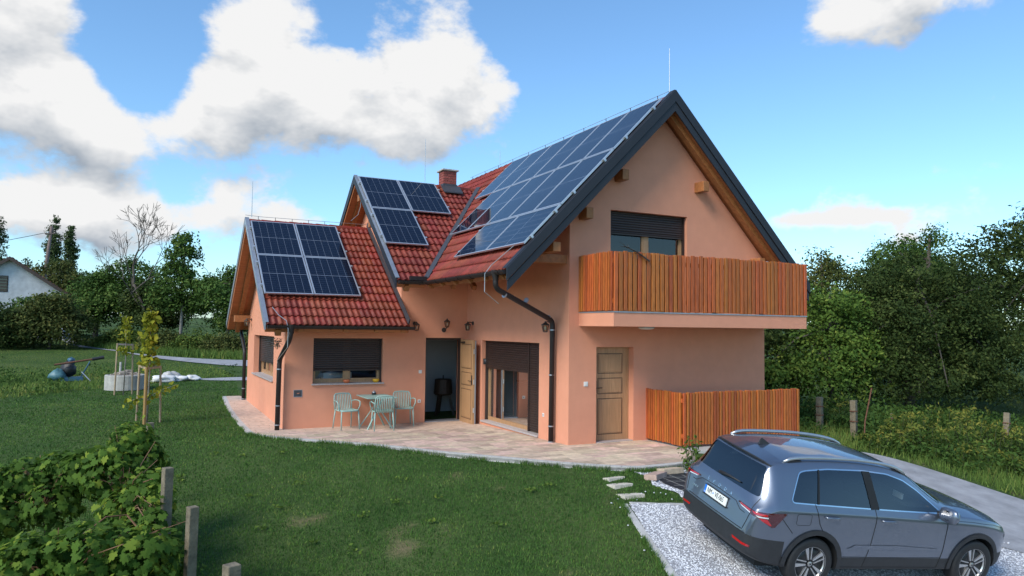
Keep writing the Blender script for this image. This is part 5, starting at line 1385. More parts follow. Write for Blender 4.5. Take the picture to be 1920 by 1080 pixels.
    rseam([(-.66, .685), (0, .68), (.66, .685)]); rseam([(-.62, .875), (-.52, .88), (-.40, .945), (0, .955), (.40, .945), (.52, .88), (.62, .875)], 'tailgate_crease', .004)
    rseam([(-.80, .66), (0, .645), (.80, .66)], 'bumper_edge', .004)
    # plate, lettering
    def on_rear(y, z):
        h, nn_ = cast((-3, y, z), (1, 0, 0)); return h, nn_
    h, nn_ = on_rear(0, .855); zU = Vector((0, 0, 1)); nx = Vector((-1, 0, .16)).normalized(); ev = Vector((.16, 0, 1)).normalized(); eu = Vector((0, -1, 0))
    pm = framed(h+nx*.022, eu, ev, nx)
    def pl_part(name, mb, m, mtx=pm, parent=CAR):
        o = mb.build(name, m, parent); o.matrix_local = mtx; return o
    plt = pl_part('number_plate', MB().box((-.26, -.055, -.012), (.26, .055, .0)), 'plate_white')
    o = MB().box((-.26, -.055, .0), (-.218, .055, .0012)).build('blue_band', 'plate_blue', plt)
    o = MB().box((-.27, -.075, -.016), (.27, -.055, .004)).build('plate_holder', 'black_plastic', plt); MB().box((-.27, .055, -.016), (.27, .062, .003)).build('plate_holder', 'black_plastic', plt)
    def text(s, size, m, parent, mtx, name, ext=.0008, sx=1.0):
        cu = bpy.data.curves.new(name, 'FONT'); cu.body = s; cu.size = size; cu.align_x = 'CENTER'; cu.align_y = 'CENTER'; cu.extrude = ext; cu.resolution_u = 3
        t = bpy.data.objects.new('tmp_t', cu); COL.objects.link(t); dg = bpy.context.evaluated_depsgraph_get(); dg.update()
        me = bpy.data.meshes.new_from_object(t.evaluated_get(dg)); bpy.data.objects.remove(t); me.materials.clear(); me.materials.append(MAT[m])
        for v in me.vertices: v.co.x *= sx
        o = link(name, me, parent); o.matrix_local = mtx; return o
    text('NM', .098, 'seam', plt, Matrix.Translation((-.135, 0, .0012)), 'plate_lettering', sx=.72)
    text('VE-065', .098, 'seam', plt, Matrix.Translation((.095, 0, .0012)), 'plate_lettering', sx=.72)
    MB().lathe([(0, .0016), (.012, .0016), (.012, 0)], 10, (-.052, .0, 0)).build('plate_seal', 'plate_blue', plt)
    text('SLO', .02, 'plate_white', plt, Matrix.Translation((-.239, -.04, .0016)), 'plate_lettering')
    for i, chh in enumerate('ŠKODA'):
        y = .27-.135*i; h, nn_ = on_rear(y, .985)
        nv = Vector(nn_).normalized(); nv = -nv if nv.x > 0 else nv; uu = Vector((0, -1, 0)); uu = (uu-nv*uu.dot(nv)).normalized(); vv = nv.cross(uu)
        text(chh, .062, 'chrome', CAR, framed(h+nv*.003, uu, vv, nv), 'tailgate_lettering', .002)
    h, nn_ = on_rear(.50, .80); nv = Vector(nn_).normalized(); nv = -nv if nv.x > 0 else nv; uu = Vector((0, -1, 0)); uu = (uu-nv*uu.dot(nv)).normalized(); vv = nv.cross(uu)
    text('KAROQ', .038, 'chrome', CAR, framed(h+nv*.003, uu, vv, nv), 'tailgate_lettering', .0015)
    a, _ = on_rear(.10, 1.145); b, _ = on_rear(-.34, 1.165)
    MB().tube([a-Vector((.03, 0, 0)), a.lerp(b, .5)-Vector((.034, 0, -.012)), b-Vector((.022, 0, 0))], [.022, .016, .007], 8).build('rear_wiper', 'black_plastic', CAR, smooth=True)
    # aerial fin
    h, _ = cast((-.28, 0, 2.5), (0, 0, -1)); fi = MB(); hz = h.z-.004
    fi.add([(-.36, 0, hz+.075), (-.38, -.022, hz), (-.38, .022, hz), (-.20, -.010, hz), (-.20, .010, hz), (-.33, 0, hz+.078)], [(0, 1, 2), (0, 5, 3, 1), (0, 2, 4, 5), (5, 4, 3)]); fi.build('aerial_fin', 'black_plastic', CAR)
    # windscreen and front lamps
    conform('windscreen', [rounded([(-.70, 2.10), (.70, 2.10), (.58, 1.42), (-.58, 1.42)], .04)], (0, 1, 0), (1, 0, 0), (0, 0, -1), .006, 'car_glass_dark', CAR, org=(0, 0, 0))
    for sg in (-1, 1):
        e1 = Vector((-sg*0+1, -sg, 0)).normalized() if False else Vector((-1, sg, 0)).normalized(); dd = Vector((-1, -sg, 0)).normalized()
        conform('head_lamp', [[(-2.05, .80), (-1.72, .76), (-1.72, .70), (-2.0, .72)]] if False else [[(-1.95, .80), (-1.66, .76), (-1.66, .70), (-1.92, .73)]], e1, Z, dd, .006, 'light_white', CAR, org=(0, 0, 0), start=6)
    # seats inside the cabin
    def seat(x, y, w, tall):
        sm = MB().prism([(x-.06, y-w/2, .98), (x+.12, y-w/2, .98), (x-.02, y-w/2, .98+tall), (x-.12, y-w/2, .98+tall)], (0, w, 0)); o = sm.build('seat_back', 'seat_cloth', CAR); bev(o, .03, 3)
        h_ = MB().prism([(x-.13, y-.12, .99+tall), (x-.03, y-.12, .99+tall), (x-.05, y-.12, 1.14+tall), (x-.13, y-.12, 1.14+tall)], (0, .24, 0)).build('head_rest', 'seat_cloth', CAR); bev(h_, .03, 3)
    for y in (-.37, .37): seat(1.02, y, .46, .27)
    seat(.12, -.40, .44, .20); seat(.12, .40, .44, .20); seat(.12, 0, .34, .20)
    MB().box((1.55, -.68, .99), (2.0, .68, 1.06)).build('dashboard', 'seat_cloth', CAR)
    MB().lathe([(.165, -.012), (.18, 0), (.165, .012), (.15, 0), (.165, -.012)], 24, (1.50, .37, 1.06), 'x').build('steering_wheel', 'black_plastic', CAR)
    MB().box((1.62, -.52, 1.08), (1.64, -.36, 1.16)).build('paper_tag', 'white_plastic', CAR)
    # underside tray
    MB().box((-.6, -.6, .18), (3.1, .6, .26)).build('underbody', 'seam', CAR)
    # wheels
    def wheel(wx, sg):
        w = bpy.data.objects.new('wheel', None); COL.objects.link(w); w.parent = CAR; w.matrix_local = Matrix.Translation((wx, sg*.785, .335)) @ (Matrix.Identity(4) if sg < 0 else Matrix.Rotation(math.pi, 4, 'Z'))
        # local: outer face towards -y
        MB().lathe([(.215, .10), (.235, .105), (.29, .108), (.325, .095), (.335, .07), (.336, -.07), (.325, -.095), (.29, -.108), (.235, -.105), (.222, -.098), (.215, -.09)], 56, (0, 0, 0), 'y').build('tyre', 'rubber', w, smooth=True)
        for yy in (-.04, 0, .04): MB().lathe([(.3365, yy-.004), (.3375, yy), (.3365, yy+.004)], 48, (0, 0, 0), 'y').build('tread_groove', 'seam', w)
        MB().lathe([(.224, -.10), (.232, -.102), (.228, -.096), (.215, -.085), (.205, -.04), (.20, .09)], 56, (0, 0, 0), 'y').build('rim', 'rim_silver', w, smooth=True)
        MB().lathe([(0, -.062), (.05, -.066), (.10, -.066), (.205, -.072), (.206, -.05)], 48, (0, 0, 0), 'y').build('rim_disc', 'rim_black', w, smooth=True)
        for k in range(5):
            a = R(90+72*k+8); ca, sa = math.cos(a), math.sin(a)
            def pt(r, t, y): return (r*ca-t*sa, y, r*sa+t*ca)
            MB().prism([pt(.055, .030, -.085), pt(.215, .078, -.092), pt(.219, .028, -.092), pt(.055, .012, -.085)], (0, .03, 0)).build('spoke', 'rim_silver', w)
            MB().prism([pt(.055, -.012, -.085), pt(.219, -.016, -.092), pt(.219, -.030, -.092), pt(.055, -.024, -.085)], (0, .03, 0)).build('spoke', 'rim_silver', w)
        MB().lathe([(.0, -.098), (.022, -.098), (.031, -.094), (.033, -.08)], 20, (0, 0, 0), 'y').build('hub_cap', 'rim_silver', w)
        em = MB(); em.lathe([(.019, -.099), (.023, -.1), (.024, -.0985)], 18, (0, 0, 0), 'y'); em.prism([(-.012, -.099, -.010), (.004, -.099, -.010), (.012, -.099, .008), (-.002, -.099, .012), (-.010, -.099, .002)], (0, -.001, 0)); em.build('hub_emblem', 'seam', w)
        MB().lathe([(.0, .0), (.14, .0)], 24, (0, .02, 0), 'y').build('brake_disc', 'zinc_trim', w)
    for wx in (0, 2.638):
        for sg in (-1, 1): wheel(wx, sg)
build_car()

# ================================================================== VEGETATION
def rot_leaves(n, up_bias=.35, outward=None):
    nr = RNG.normal(size=(n, 3)); nr /= np.linalg.norm(nr, axis=1, keepdims=True)
    if outward is not None: nr = nr*.75+outward*.55
    nr[:, 2] += up_bias; nr /= np.linalg.norm(nr, axis=1, keepdims=True)
    a = RNG.normal(size=(n, 3)); u = np.cross(nr, a); u /= np.linalg.norm(u, axis=1, keepdims=True); v = np.cross(nr, u)
    return u, v, nr
def leaf_quads(P, size, up=.35, outward=None, asp=.55):
    n = len(P); u, v, nr = rot_leaves(n, up, outward); s = size*RNG.uniform(.65, 1.3, (n, 1))
    a = P-u*s*.5; b = P+v*s*asp*.5-nr*s*.08; c = P+u*s*.5-nr*s*.12; d = P-v*s*asp*.5-nr*s*.08
    V = np.stack([a, b, c, d], 1).reshape(-1, 3); F = np.arange(4*n).reshape(n, 4); return V, F
def crown_points(blobs, n, clump=.38, per=26, shell=.72, hole=.12):
    """leaf positions: clumps near the surface of each lobe, a few inside; returns points, outward vectors and tone"""
    vol = np.array([(b[3]*b[4]*b[5])**.67 for b in blobs]); nc = max(8, n//per); pick = RNG.choice(len(blobs), nc, p=vol/vol.sum())
    B = np.array(blobs, float)[pick]; d = RNG.normal(size=(nc, 3)); d /= np.linalg.norm(d, axis=1, keepdims=True)
    d[:, 2] = np.where(d[:, 2] < -.55, -d[:, 2]*.5, d[:, 2])
    rr = shell+(1.04-shell)*RNG.random((nc, 1))**.6; rr *= np.where(RNG.random((nc, 1)) < .08, 1.08, 1)
    cc = B[:, :3]+d*rr*B[:, 3:6]; keep = RNG.random(nc) > hole; cc = cc[keep]; d = d[keep]; nc = len(cc)
    k = n//nc; tone = RNG.uniform(-.26, .26, nc)
    P = cc[:, None]+np.clip(RNG.normal(size=(nc, k, 3)), -1.5, 1.5)*clump*RNG.uniform(.6, 1.3, (nc, 1, 1))*np.array([1, 1, .62])
    pc = P-cc[:, None]; pc = pc/np.maximum(np.linalg.norm(pc, axis=2, keepdims=True), 1e-6); out = np.repeat(d[:, None], k, 1)*.55+pc*.9; t = np.clip(.45+tone[:, None]+RNG.normal(size=(nc, k))*.16, 0, 1)
    return P.reshape(-1, 3), out.reshape(-1, 3), t.ravel(), cc
def crown_mesh(name, blobs, n, size, m, clump=.38, per=26, shell=.72, hole=.12, up=.35):
    P, o, t, cc = crown_points(blobs, n, clump, per, shell, hole); V, F = leaf_quads(P, size, up, o)
    me = flat_mesh(name, m, V, F, t); return me, cc
def flat_mesh(name, m, V, F, tone):
    o = flat_shapes(name, m, V, F, tone); me = o.data; bpy.data.objects.remove(o); return me
def limbs(base, top, targets, r0, m='bark', nb=10, lean=(0, 0)):
    """trunk from base up to top and limbs out to some targets"""
    mb = MB(); base = Vector(base); top = Vector(top); mid = base.lerp(top, .5)+Vector((lean[0], lean[1], 0))
    path = [base-Vector((0, 0, .3)), base+(mid-base)*.5, mid, mid.lerp(top, .5), top]; mb.tube(path, [r0*1.25, r0, r0*.8, r0*.55, r0*.2], 8)
    tg = list(targets); random.shuffle(tg)
    for q in tg[:nb]:
        q = Vector(q); t = random.uniform(.35, .9); s = base.lerp(top, t) if t > .5 else base.lerp(mid, t*2); c = s.lerp(q, .5)+Vector((0, 0, .12*(q-s).length))
        mb.tube([s, c, q], [r0*.42*(1.15-t*.6), r0*.28*(1.1-t*.6), r0*.07], 6)
    return mb
def tree(name, label, base, blobs, n, size, m, r0=.12, group=None, bark='bark', clump=.38, per=26, shell=.72, hole=.12, nb=10, lean=(0, 0), up=.35, cat='tree', z=None):
    b = Vector((base[0], base[1], G(base[0], base[1]) if z is None else z)); t = thing(name, label, cat, b, group=group)
    me, cc = crown_mesh('crown', blobs, n, size, m, clump, per, shell, hole, up); link('crown', me, t)
    topz = max(q[2]+q[5]*.6 for q in blobs); tb_ = max(blobs, key=lambda q: q[2])
    limbs((0, 0, 0), (tb_[0]*.8, tb_[1]*.8, topz), [tuple(q) for q in cc[:200]], r0, nb=nb, lean=lean).build('trunk', bark, t, smooth=True)
    return t
def lobes(r, h0, h1, k, seed, jit=.35, flat=.8):
    """irregular crown made of k overlapping lobes between heights h0 and h1"""
    rs = random.Random(seed); out = []
    for i in range(k):
        f = (i+.5)/k; z = h0+(h1-h0)*f; prof = math.sin(math.pi*min(1, .18+f*.80))**.7; a = rs.uniform(0, 6.28); q = rs.uniform(.3, .75)*r*prof
        s = r*rs.uniform(.38, .58)*max(.45, prof); out.append((q*math.cos(a), q*math.sin(a), z, s, s, s*flat))
    return out
# --- right hand side, beyond the driveway
GR = 'trees beyond the driveway on the right'
tree('broad_tree', 'big round dark green tree right behind the yellow-tipped weeds', (14.6, 3.0), [(0, 0, 2.1, 2.5, 2.5, 2.0), (-1.4, -.8, 1.6, 1.7, 1.7, 1.5), (1.5, -.7, 1.5, 1.9, 1.9, 1.5), (.3, -.4, 3.6, 1.7, 1.7, 1.4), (-.9, .2, 3.3, 1.3, 1.3, 1.2), (1.4, -.2, 3.0, 1.4, 1.4, 1.2), (-2.3, -.6, 1.0, 1.2, 1.2, 1.1), (2.7, -.6, 1.0, 1.3, 1.3, 1.2), (0, -1.4, .9, 2.0, 1.2, 1.0)], 62000, .10, 'leaf_dark', .2, GR, clump=.25, per=60, shell=.84, hole=.0)
tree('tall_tree', 'tallest dark tree at the right edge of the picture', (21.5, 2.6), [(0, 0, 3.2, 3.0, 3.0, 2.6), (.8, -.5, 5.7, 2.3, 2.2, 2.0), (-1.8, -.4, 4.9, 1.9, 1.9, 1.6), (2.2, -1.0, 6.6, 2.3, 2.2, 1.7), (-2.2, -.8, 2.4, 1.8, 1.8, 1.6), (1.8, -2.2, 3.2, 2.0, 2.0, 1.8), (0, -2.4, 1.4, 2.4, 1.6, 1.3), (3.6, -2.6, 5.8, 2.6, 2.2, 2.3), (3.4, -2.4, 3.0, 2.6, 2.2, 2.4), (2.4, -2.6, 1.6, 2.4, 2, 1.5)], 60000, .13, 'leaf_dark', .25, GR, clump=.30, per=60, shell=.80, hole=.04)
tree('mid_tree', 'dark rounded treetop between the round tree and the tallest tree', (20.5, 6.5), lobes(3.2, 1.2, 6.2, 11, 3), 26000, .12, 'leaf_mid', .2, GR, clump=.28, per=50)
tree('light_tree', 'lighter yellow-green small tree just right of the balcony', (11.0, 2.9), [(0, 0, 1.7, 1.3, 1.3, 1.3), (-.7, -.2, 1.0, 1.1, 1.1, .9), (.5, 0, 2.7, .9, .9, .9), (-.2, -.1, 3.1, .7, .7, .7), (.9, -.3, 1.2, .9, .9, .9), (-1.6, .3, .9, 1.0, 1, .9)], 17000, .12, 'leaf_bright', .1, GR, clump=.22, hole=.08, per=44)
tree('slender_tree', 'feathery dark treetop rising just beyond the balcony corner', (20.6, 11.2), lobes(2.3, 1.5, 5.9, 11, 9), 12000, .15, 'leaf_olive', .12, GR, clump=.30, hole=.3)
tree('slender_tree', 'thin dark treetop further back behind the light green tree', (23.8, 10.2), lobes(2.2, 1.5, 5.2, 9, 21), 9000, .15, 'leaf_olive', .12, GR, clump=.30, hole=.3)
tree('shade_tree', 'very dark bush filling the gap beneath the balcony slab', (9.6, 4.6), [(0, 0, 1.6, 1.6, 1.6, 1.5), (-1, .3, 1.0, 1.4, 1.3, 1.1), (1.0, 1.2, 2.4, 1.4, 1.4, 1.2), (-1.6, 1.8, 1.8, 1.4, 1.4, 1.4)], 16000, .13, 'leaf_dark', .12, GR, clump=.25)
tree('shade_tree', 'dark tree behind the right edge post, low on the slope', (27, 1.0), lobes(3.4, .6, 5.4, 9, 31), 16000, .15, 'leaf_dark', .2, GR, clump=.3)
tree('back_tree', 'distant dark tree filling the gap behind the round tree', (30, 14), lobes(4.2, 1, 6.6, 10, 41), 14000, .2, 'leaf_mid', .2, GR, clump=.42)
tree('back_tree', 'distant tree low behind the light green tree', (19, 16), lobes(3.6, .8, 4.6, 9, 44), 12000, .18, 'leaf_dark', .2, GR, clump=.4)
# --- left background beyond the lane
GL = 'trees beyond the lane on the left'
def poplar(x, y, top, r, label, seed, n=9000):
    z0 = G(x, y); k = 12; rs = random.Random(seed); bl = []
    for i in range(k):
        f = (i+.5)/k; bl.append((rs.uniform(-.25, .25)*r, rs.uniform(-.25, .25)*r, 1.5+(top-z0-1.5)*f, r*(.95 if f < .7 else .95-(f-.7)*2.1), r*(.9 if f < .7 else .9-(f-.7)*2.1), (top-z0)/k*.95))
    tree('poplar', label, (x, y), bl, n, .22, 'leaf_poplar', .2, GL, clump=.20, hole=.10, nb=14, up=.1)
poplar(-15.45, 74.9, 12.6, .78, 'taller left one of the two narrow poplars against the sky', 1)
poplar(-13.95, 74.2, 12.0, .55, 'shorter right one of the two narrow poplars against the sky', 2)
poplar(-21.2, 82, 13.5, .8, 'narrow poplar cut off by the left picture edge', 3, 6000)
poplar(-19.6, 92, 9.6, .7, 'small distant poplar between the white house roof and the utility pole', 4, 4000)
tree('walnut_tree', 'tall leafy tree with a slim trunk, right of the bare tree', (-5.3, 36.6), [(0, 0, 5.6, .8, .8, 1.0), (.1, 0, 6.5, .5, .5, .6), (-.3, 0, 4.4, 1.0, 1.0, .9), (.9, -.2, 3.6, 1.3, 1.2, .9), (1.8, 0, 3.0, 1.2, 1.1, .9), (-.9, 0, 3.2, .9, .9, .7), (.4, .2, 2.6, 1.3, 1.2, .7), (2.4, .3, 3.9, .6, .6, .5)], 12000, .20, 'leaf_mid', .09, GL, bark='bark_pale', clump=.26, hole=.15)
tree('field_tree', 'leafy tree beside the far roof edge of the wing', (-2.9, 34.0), lobes(1.7, 1.2, 4.8, 8, 51), 9000, .19, 'leaf_mid', .1, GL, clump=.3, hole=.2)
tree('field_tree', 'broad green tree directly behind the bare tree', (-8.3, 43.5), lobes(2.5, 1.2, 5.4, 11, 52), 12000, .2, 'leaf_mid', .16, GL, clump=.34)
tree('field_tree', 'dark green tree left of the bare tree', (-10.2, 45.0), lobes(2.4, 1.2, 4.4, 10, 53), 12000, .2, 'leaf_mid', .16, GL, clump=.34)
tree('field_tree', 'olive bushy tree below the two poplars', (-13.2, 52.0), lobes(2.6, .8, 5.4, 10, 54), 13000, .22, 'leaf_olive', .16, GL, clump=.36)
tree('field_tree', 'dark leaning tree right of the bare trunk', (-6.6, 40.5), lobes(2.1, 1.2, 4.0, 9, 55), 10000, .2, 'leaf_dark', .14, GL, clump=.34)
tree('field_tree', 'tree behind the tall leafy one, near the house gable', (-1.0, 38.5), lobes(2.4, 1.0, 3.8, 9, 56), 9000, .2, 'leaf_mid', .14, GL, clump=.34, hole=.2)
tree('hedge_bush', 'dark hedge bush in front of the white house', (-15.2, 37.0), [(0, 0, 1.1, 1.9, 1.5, 1.5), (-1.8, 0, 1.0, 1.7, 1.5, 1.2), (1.5, .2, .9, 1.4, 1.3, 1.2)], 12000, .17, 'leaf_dark', .08, GL, clump=.25, cat='bush')
tree('hedge_bush', 'reddish green hedge bush at the lane bend', (-12.1, 37.0), [(0, 0, 1.4, 1.6, 1.4, 1.6), (-1.0, 0, 1.1, 1.3, 1.2, 1.3), (1.0, 0, 1.0, 1.2, 1.2, 1.2), (.1, .1, 2.5, .9, .9, .8)], 12000, .17, 'leaf_olive', .08, GL, clump=.25, cat='bush')
tree('hedge_bush', 'green bush hiding the lower wall of the white house', (-13.3, 40.0), [(0, 0, 1.4, 1.6, 1.4, 1.6), (1.2, 0, 1.8, 1.3, 1.2, 1.3), (-1.2, 0, .9, 1.2, 1.2, 1.0)], 10000, .18, 'leaf_mid', .08, GL, clump=.25, cat='bush')
for i, (x, y, r, lb) in enumerate(((-6.3, 34.6, 1.0, 'dry weedy bush on the bank below the bare tree'), (-4.6, 33.2, 1.0, 'low olive bush on the bank below the tall leafy tree'), (-2.9, 31.6, 1.1, 'low bank bush nearest the wing gable'), (-8.4, 38.2, 1.1, 'low bush at the far end of the lane bank'), (-1.2, 31.0, 1.2, 'low bank bush half hidden by the wing gable'))):
    tree('bank_bush', lb, (x, y), [(0, 0, .5, r, r*.8, .7), (r*.7, .1, .4, r*.7, r*.7, .6), (-r*.7, 0, .35, r*.7, r*.7, .5)], 5000, .14, ('leaf_olive', 'leaf_gold')[i % 2], .05, 'bushes on the lane bank', clump=.2, cat='bush')
# a far mass of woodland that closes the horizon
def far_wood(name, label, pts, hgt, m):
    bl = []
    for (x, y) in pts:
        z = G(x, y); hh = hgt*random.uniform(.7, 1.15); bl.append((x, y, z+hh*.5, random.uniform(3, 5.5), random.uniform(2.5, 4), hh*.55))
    me, _ = crown_mesh(name, bl, 2600*len(bl), .26, m, .42, 40, .6, .0); o = link(name, me); tag(o, label, 'woodland', kind='stuff')
far_wood('far_woodland', 'far dark woodland closing the view on the left', [(-60+i*4.5, 100+random.uniform(-6, 6)) for i in range(16)], 6, 'leaf_poplar')
far_wood('far_woodland', 'far dark woodland closing the view behind the house', [(8+i*5.5, 62-i*1.9+random.uniform(-3, 3)) for i in range(14)], 5, 'leaf_dark')
far_wood('hill_woodland', 'wooded slope rising at the far right', [(34+i*3.2, 16-i*2.6+random.uniform(-2, 2)) for i in range(9)], 7, 'leaf_dark')

# bare tree
def bare_tree():
    x, y = -7.5, 40.0; t = thing('bare_tree', 'leafless grey tree with fine twigs against the clouds', 'tree', (x, y, G(x, y)), group=GL)
    mb = MB(); rs = random.Random(5); tips = []
    def grow(p, d, l, r, k):
        q = p+d*l; mid = p+d*l*.5+Vector((rs.uniform(-1, 1), rs.uniform(-1, 1), rs.uniform(-.3, .5)))*l*.06
        r_ = max(r, .012); mb.tube([p, mid, q], [r_, max(r*.85, .011), max(r*.68, .009)], 6 if k < 3 else 4, caps=False)
        if k >= 6 or r < .004: return
        n = 3 if k < 1 else rs.choice((2, 2, 3))
        for i in range(n):
            a = rs.uniform(0, 6.28); sp = rs.uniform(.35, .85); ax = d.orthogonal().normalized(); ax = Matrix.Rotation(a, 3, d) @ ax
            nd = (d+ax*sp+Vector((0, 0, .10))).normalized(); grow(q, nd, l*rs.uniform(.70, .95), r*rs.uniform(.55, .72), k+1)
    p1 = Vector((.5, 0, -.2)); p2 = Vector((.25, 0, 2.2)); p3 = Vector((-.45, 0, 3.9))
    mb.tube([p1, Vector((.45, 0, 1.2)), p2, p3], [.16, .14, .12, .09], 8)
    grow(p3, Vector((-.05, 0, 1)).normalized(), 1.15, .085, 0); grow(p2, Vector((-.6, .2, .8)).normalized(), 1.3, .07, 1); grow(p3-Vector((0, 0, .5)), Vector((.7, -.2, .7)).normalized(), 1.2, .06, 1); grow(p2-Vector((0, 0, .6)), Vector((.8, .2, .4)).normalized(), 1.2, .06, 1)
    mb.build('trunk', 'bark', t, smooth=True)
bare_tree()
# neighbour's white house
NH = thing('neighbour_house', 'white rendered old house with shallow tiled roof behind the hedge', 'house', (-15.35, 47.0, G(-15.35, 47)+.42), R(3))
MB().prism([(-3.2, 0, -1.5), (3.15, 0, -1.5), (3.15, 0, 2.75), (-.1, 0, 4.95), (-3.2, 0, 3.0)], (0, 7, 0)).build('wall', 'old_plaster', NH)
for sgn in (-1, 1):
    a = Vector((-.1, -.35, 5.12)); b = Vector((-.1+sgn*3.6, -.35, 2.62)); rf = MB().prism([a, b, b-Vector((0, 0, .16)), a-Vector((0, 0, .16))], (0, 7.7, 0)).build('roof', 'old_tile', NH)
    MB().prism([a+Vector((0, -.03, .02)), b+Vector((0, -.03, .02)), b-Vector((0, .03, .22)), a-Vector((0, .03, .22))], (0, .06, 0)).build('verge_board', 'old_wood', rf)
    for k in range(18):
        q = a.lerp(b, (k+.5)/18); MB().box((q.x-.09, -.33, q.z+.0), (q.x+.09, 7.3, q.z+.035)).build('tile_course', 'old_tile', rf)
wn = MB().box((-1.1, -.02, 2.75), (-.15, .03, 3.85)).build('window', 'old_wood', NH); MB().box((-1.04, -.03, 2.82), (-.21, -.015, 3.78)).build('pane', 'car_glass_dark', wn)
for k in range(5): MB().box((-1.06, -.05, 2.85+k*.2), (-.19, -.03, 2.93+k*.2)).build('shutter_slat', 'old_wood', wn)
# utility pole and wire
px_, py_ = -14.9, 58.0; pz = G(px_, py_); up_ = thing('utility_pole', 'leaning wooden utility pole above the white house roof', 'utility pole', (px_, py_, pz))
MB().tube([(0, 0, -.2), (.45, 0, 5), (.75, 0, 8.75)], [.16, .14, .11], 10).build('pole', 'pole_wood', up_, smooth=True)
MB().bar((.35, -.1, 8.1), (.95, -.1, 8.15), .08, .08).build('crossarm', 'pole_wood', up_)
for dx in (.40, .52): MB().lathe([(0, 0), (.05, 0), (.06, .08), (.03, .16), (0, .16)], 8, (dx, -.1, 8.15)).build('insulator', 'white_plastic', up_)
wi = MB().tube([(px_+.4-i*1.1, py_-i*.6, pz+8.2-1.9*(i/11)*1.0-.9*math.sin(math.pi*i/11)) for i in range(12)], .022, 5).build('overhead_wire', 'cable'); tag(wi, 'black overhead wire running left from the utility pole', 'wire')

# concrete ring, rubble, sacks, tool heap
cr = thing('concrete_ring', 'grey concrete well ring filled with rubble on the lawn', 'concrete ring', (-8.0, 15.9, G(-8, 15.9)))
MB().lathe([(.60, 0), (.62, .0), (.62, .48), (.60, .50), (.54, .50), (.53, .3)], 36).build('ring', 'concrete', cr, smooth=False)
rb = MB(); rs = random.Random(3)
for i in range(60):
    a = rs.uniform(0, 6.28); q = .5*math.sqrt(rs.random()); c = Vector((q*math.cos(a), q*math.sin(a), .42+.18*(1-q*q*4)*rs.uniform(.6, 1))); s = rs.uniform(.04, .11)
    rb.bar(c-Vector((s, 0, rs.uniform(-.03, .03))), c+Vector((s*rs.uniform(.6, 1), s*.5, .02)), s*1.2, s)
rb.build('rubble', 'rubble', cr, kind='stuff'); MB().tube([(-.16, .1, .4), (-.15, .1, .92)], .035, 8).build('pipe_stub', 'kerb', cr)
def lumpy(mb, c, rx, ry, rz, seed, n=10, k=7):
    rs = random.Random(seed); ph = [rs.uniform(0, 6.28) for _ in range(6)]; vs = []; fs = []
    for i in range(k+1):
        th = math.pi*i/k
        for j in range(n):
            a = 2*math.pi*j/n; b = 1+.15*math.sin(3*a+ph[0]+th*2)+.10*math.sin(5*a+ph[1]-th*3)+.10*math.sin(4*th+ph[2])+(.08*math.sin(9*a+ph[3]+5*th) if n > 15 else 0); vs.append((c[0]+rx*b*math.sin(th)*math.cos(a), c[1]+ry*b*math.sin(th)*math.sin(a), c[2]+rz*b*math.cos(th)))
    for i in range(k):
        for j in range(n): fs.append((i*n+j, i*n+(j+1) % n, (i+1)*n+(j+1) % n, (i+1)*n+j))
    mb.add(vs, fs); return mb
for i, (x, y, rx, ry, rz, lb) in enumerate(((-6.75, 18.0, .42, .3, .22, 'largest white sack slumped beside the concrete ring'), (-6.25, 18.3, .40, .3, .17, 'flat white sack in the middle of the sack heap'), (-5.75, 18.4, .30, .25, .17, 'small white sack at the right end of the heap'), (-6.5, 18.6, .35, .25, .28, 'grey sack lying on top of the sack heap'))):
    o = lumpy(MB(), (0, 0, rz*.45), rx, ry, rz*.62, 20+i, 22, 14).build('sack', 'sack_white' if i < 3 else 'kerb', smooth=True); o.location = (x, y, G(x, y)); tag(o, lb, 'sack', 'sacks beside the concrete ring')
ml = thing('garden_tiller', 'dark motor tiller with a long handle lying in the rough grass', 'tiller', (-9.75, 18.9, G(-9.75, 18.9)))
MB().box((-.42, -.25, .02), (.35, .25, .16)).build('base_tray', 'blue_plastic', ml); lumpy(MB(), (-.45, -.1, .22), .28, .22, .22, 8).build('guard', 'teal_plastic', ml, smooth=True); lumpy(MB(), (-.12, 0, .45), .24, .2, .26, 9).build('engine', 'black_plastic', ml, smooth=True); lumpy(MB(), (-.05, 0, .74), .12, .12, .14, 10).build('fuel_tank', 'blue_plastic', ml, smooth=True)
MB().tube([(-.55, -.3, .62), (.1, -.2, .72), (1.0, -.05, .86)], .035, 8).build('handle_bar', 'rust', ml); MB().tube([(.62, -.12, .80), (1.0, -.05, .87)], .06, 8).build('grip', 'black_plastic', ml); MB().tube([(.25, 0, .1), (.55, .1, .72)], .025, 8).build('strut', 'blue_plastic', ml); MB().tube([(.3, -.2, .35), (.62, -.35, .0)], .02, 8).build('strut', 'zinc_trim', ml)

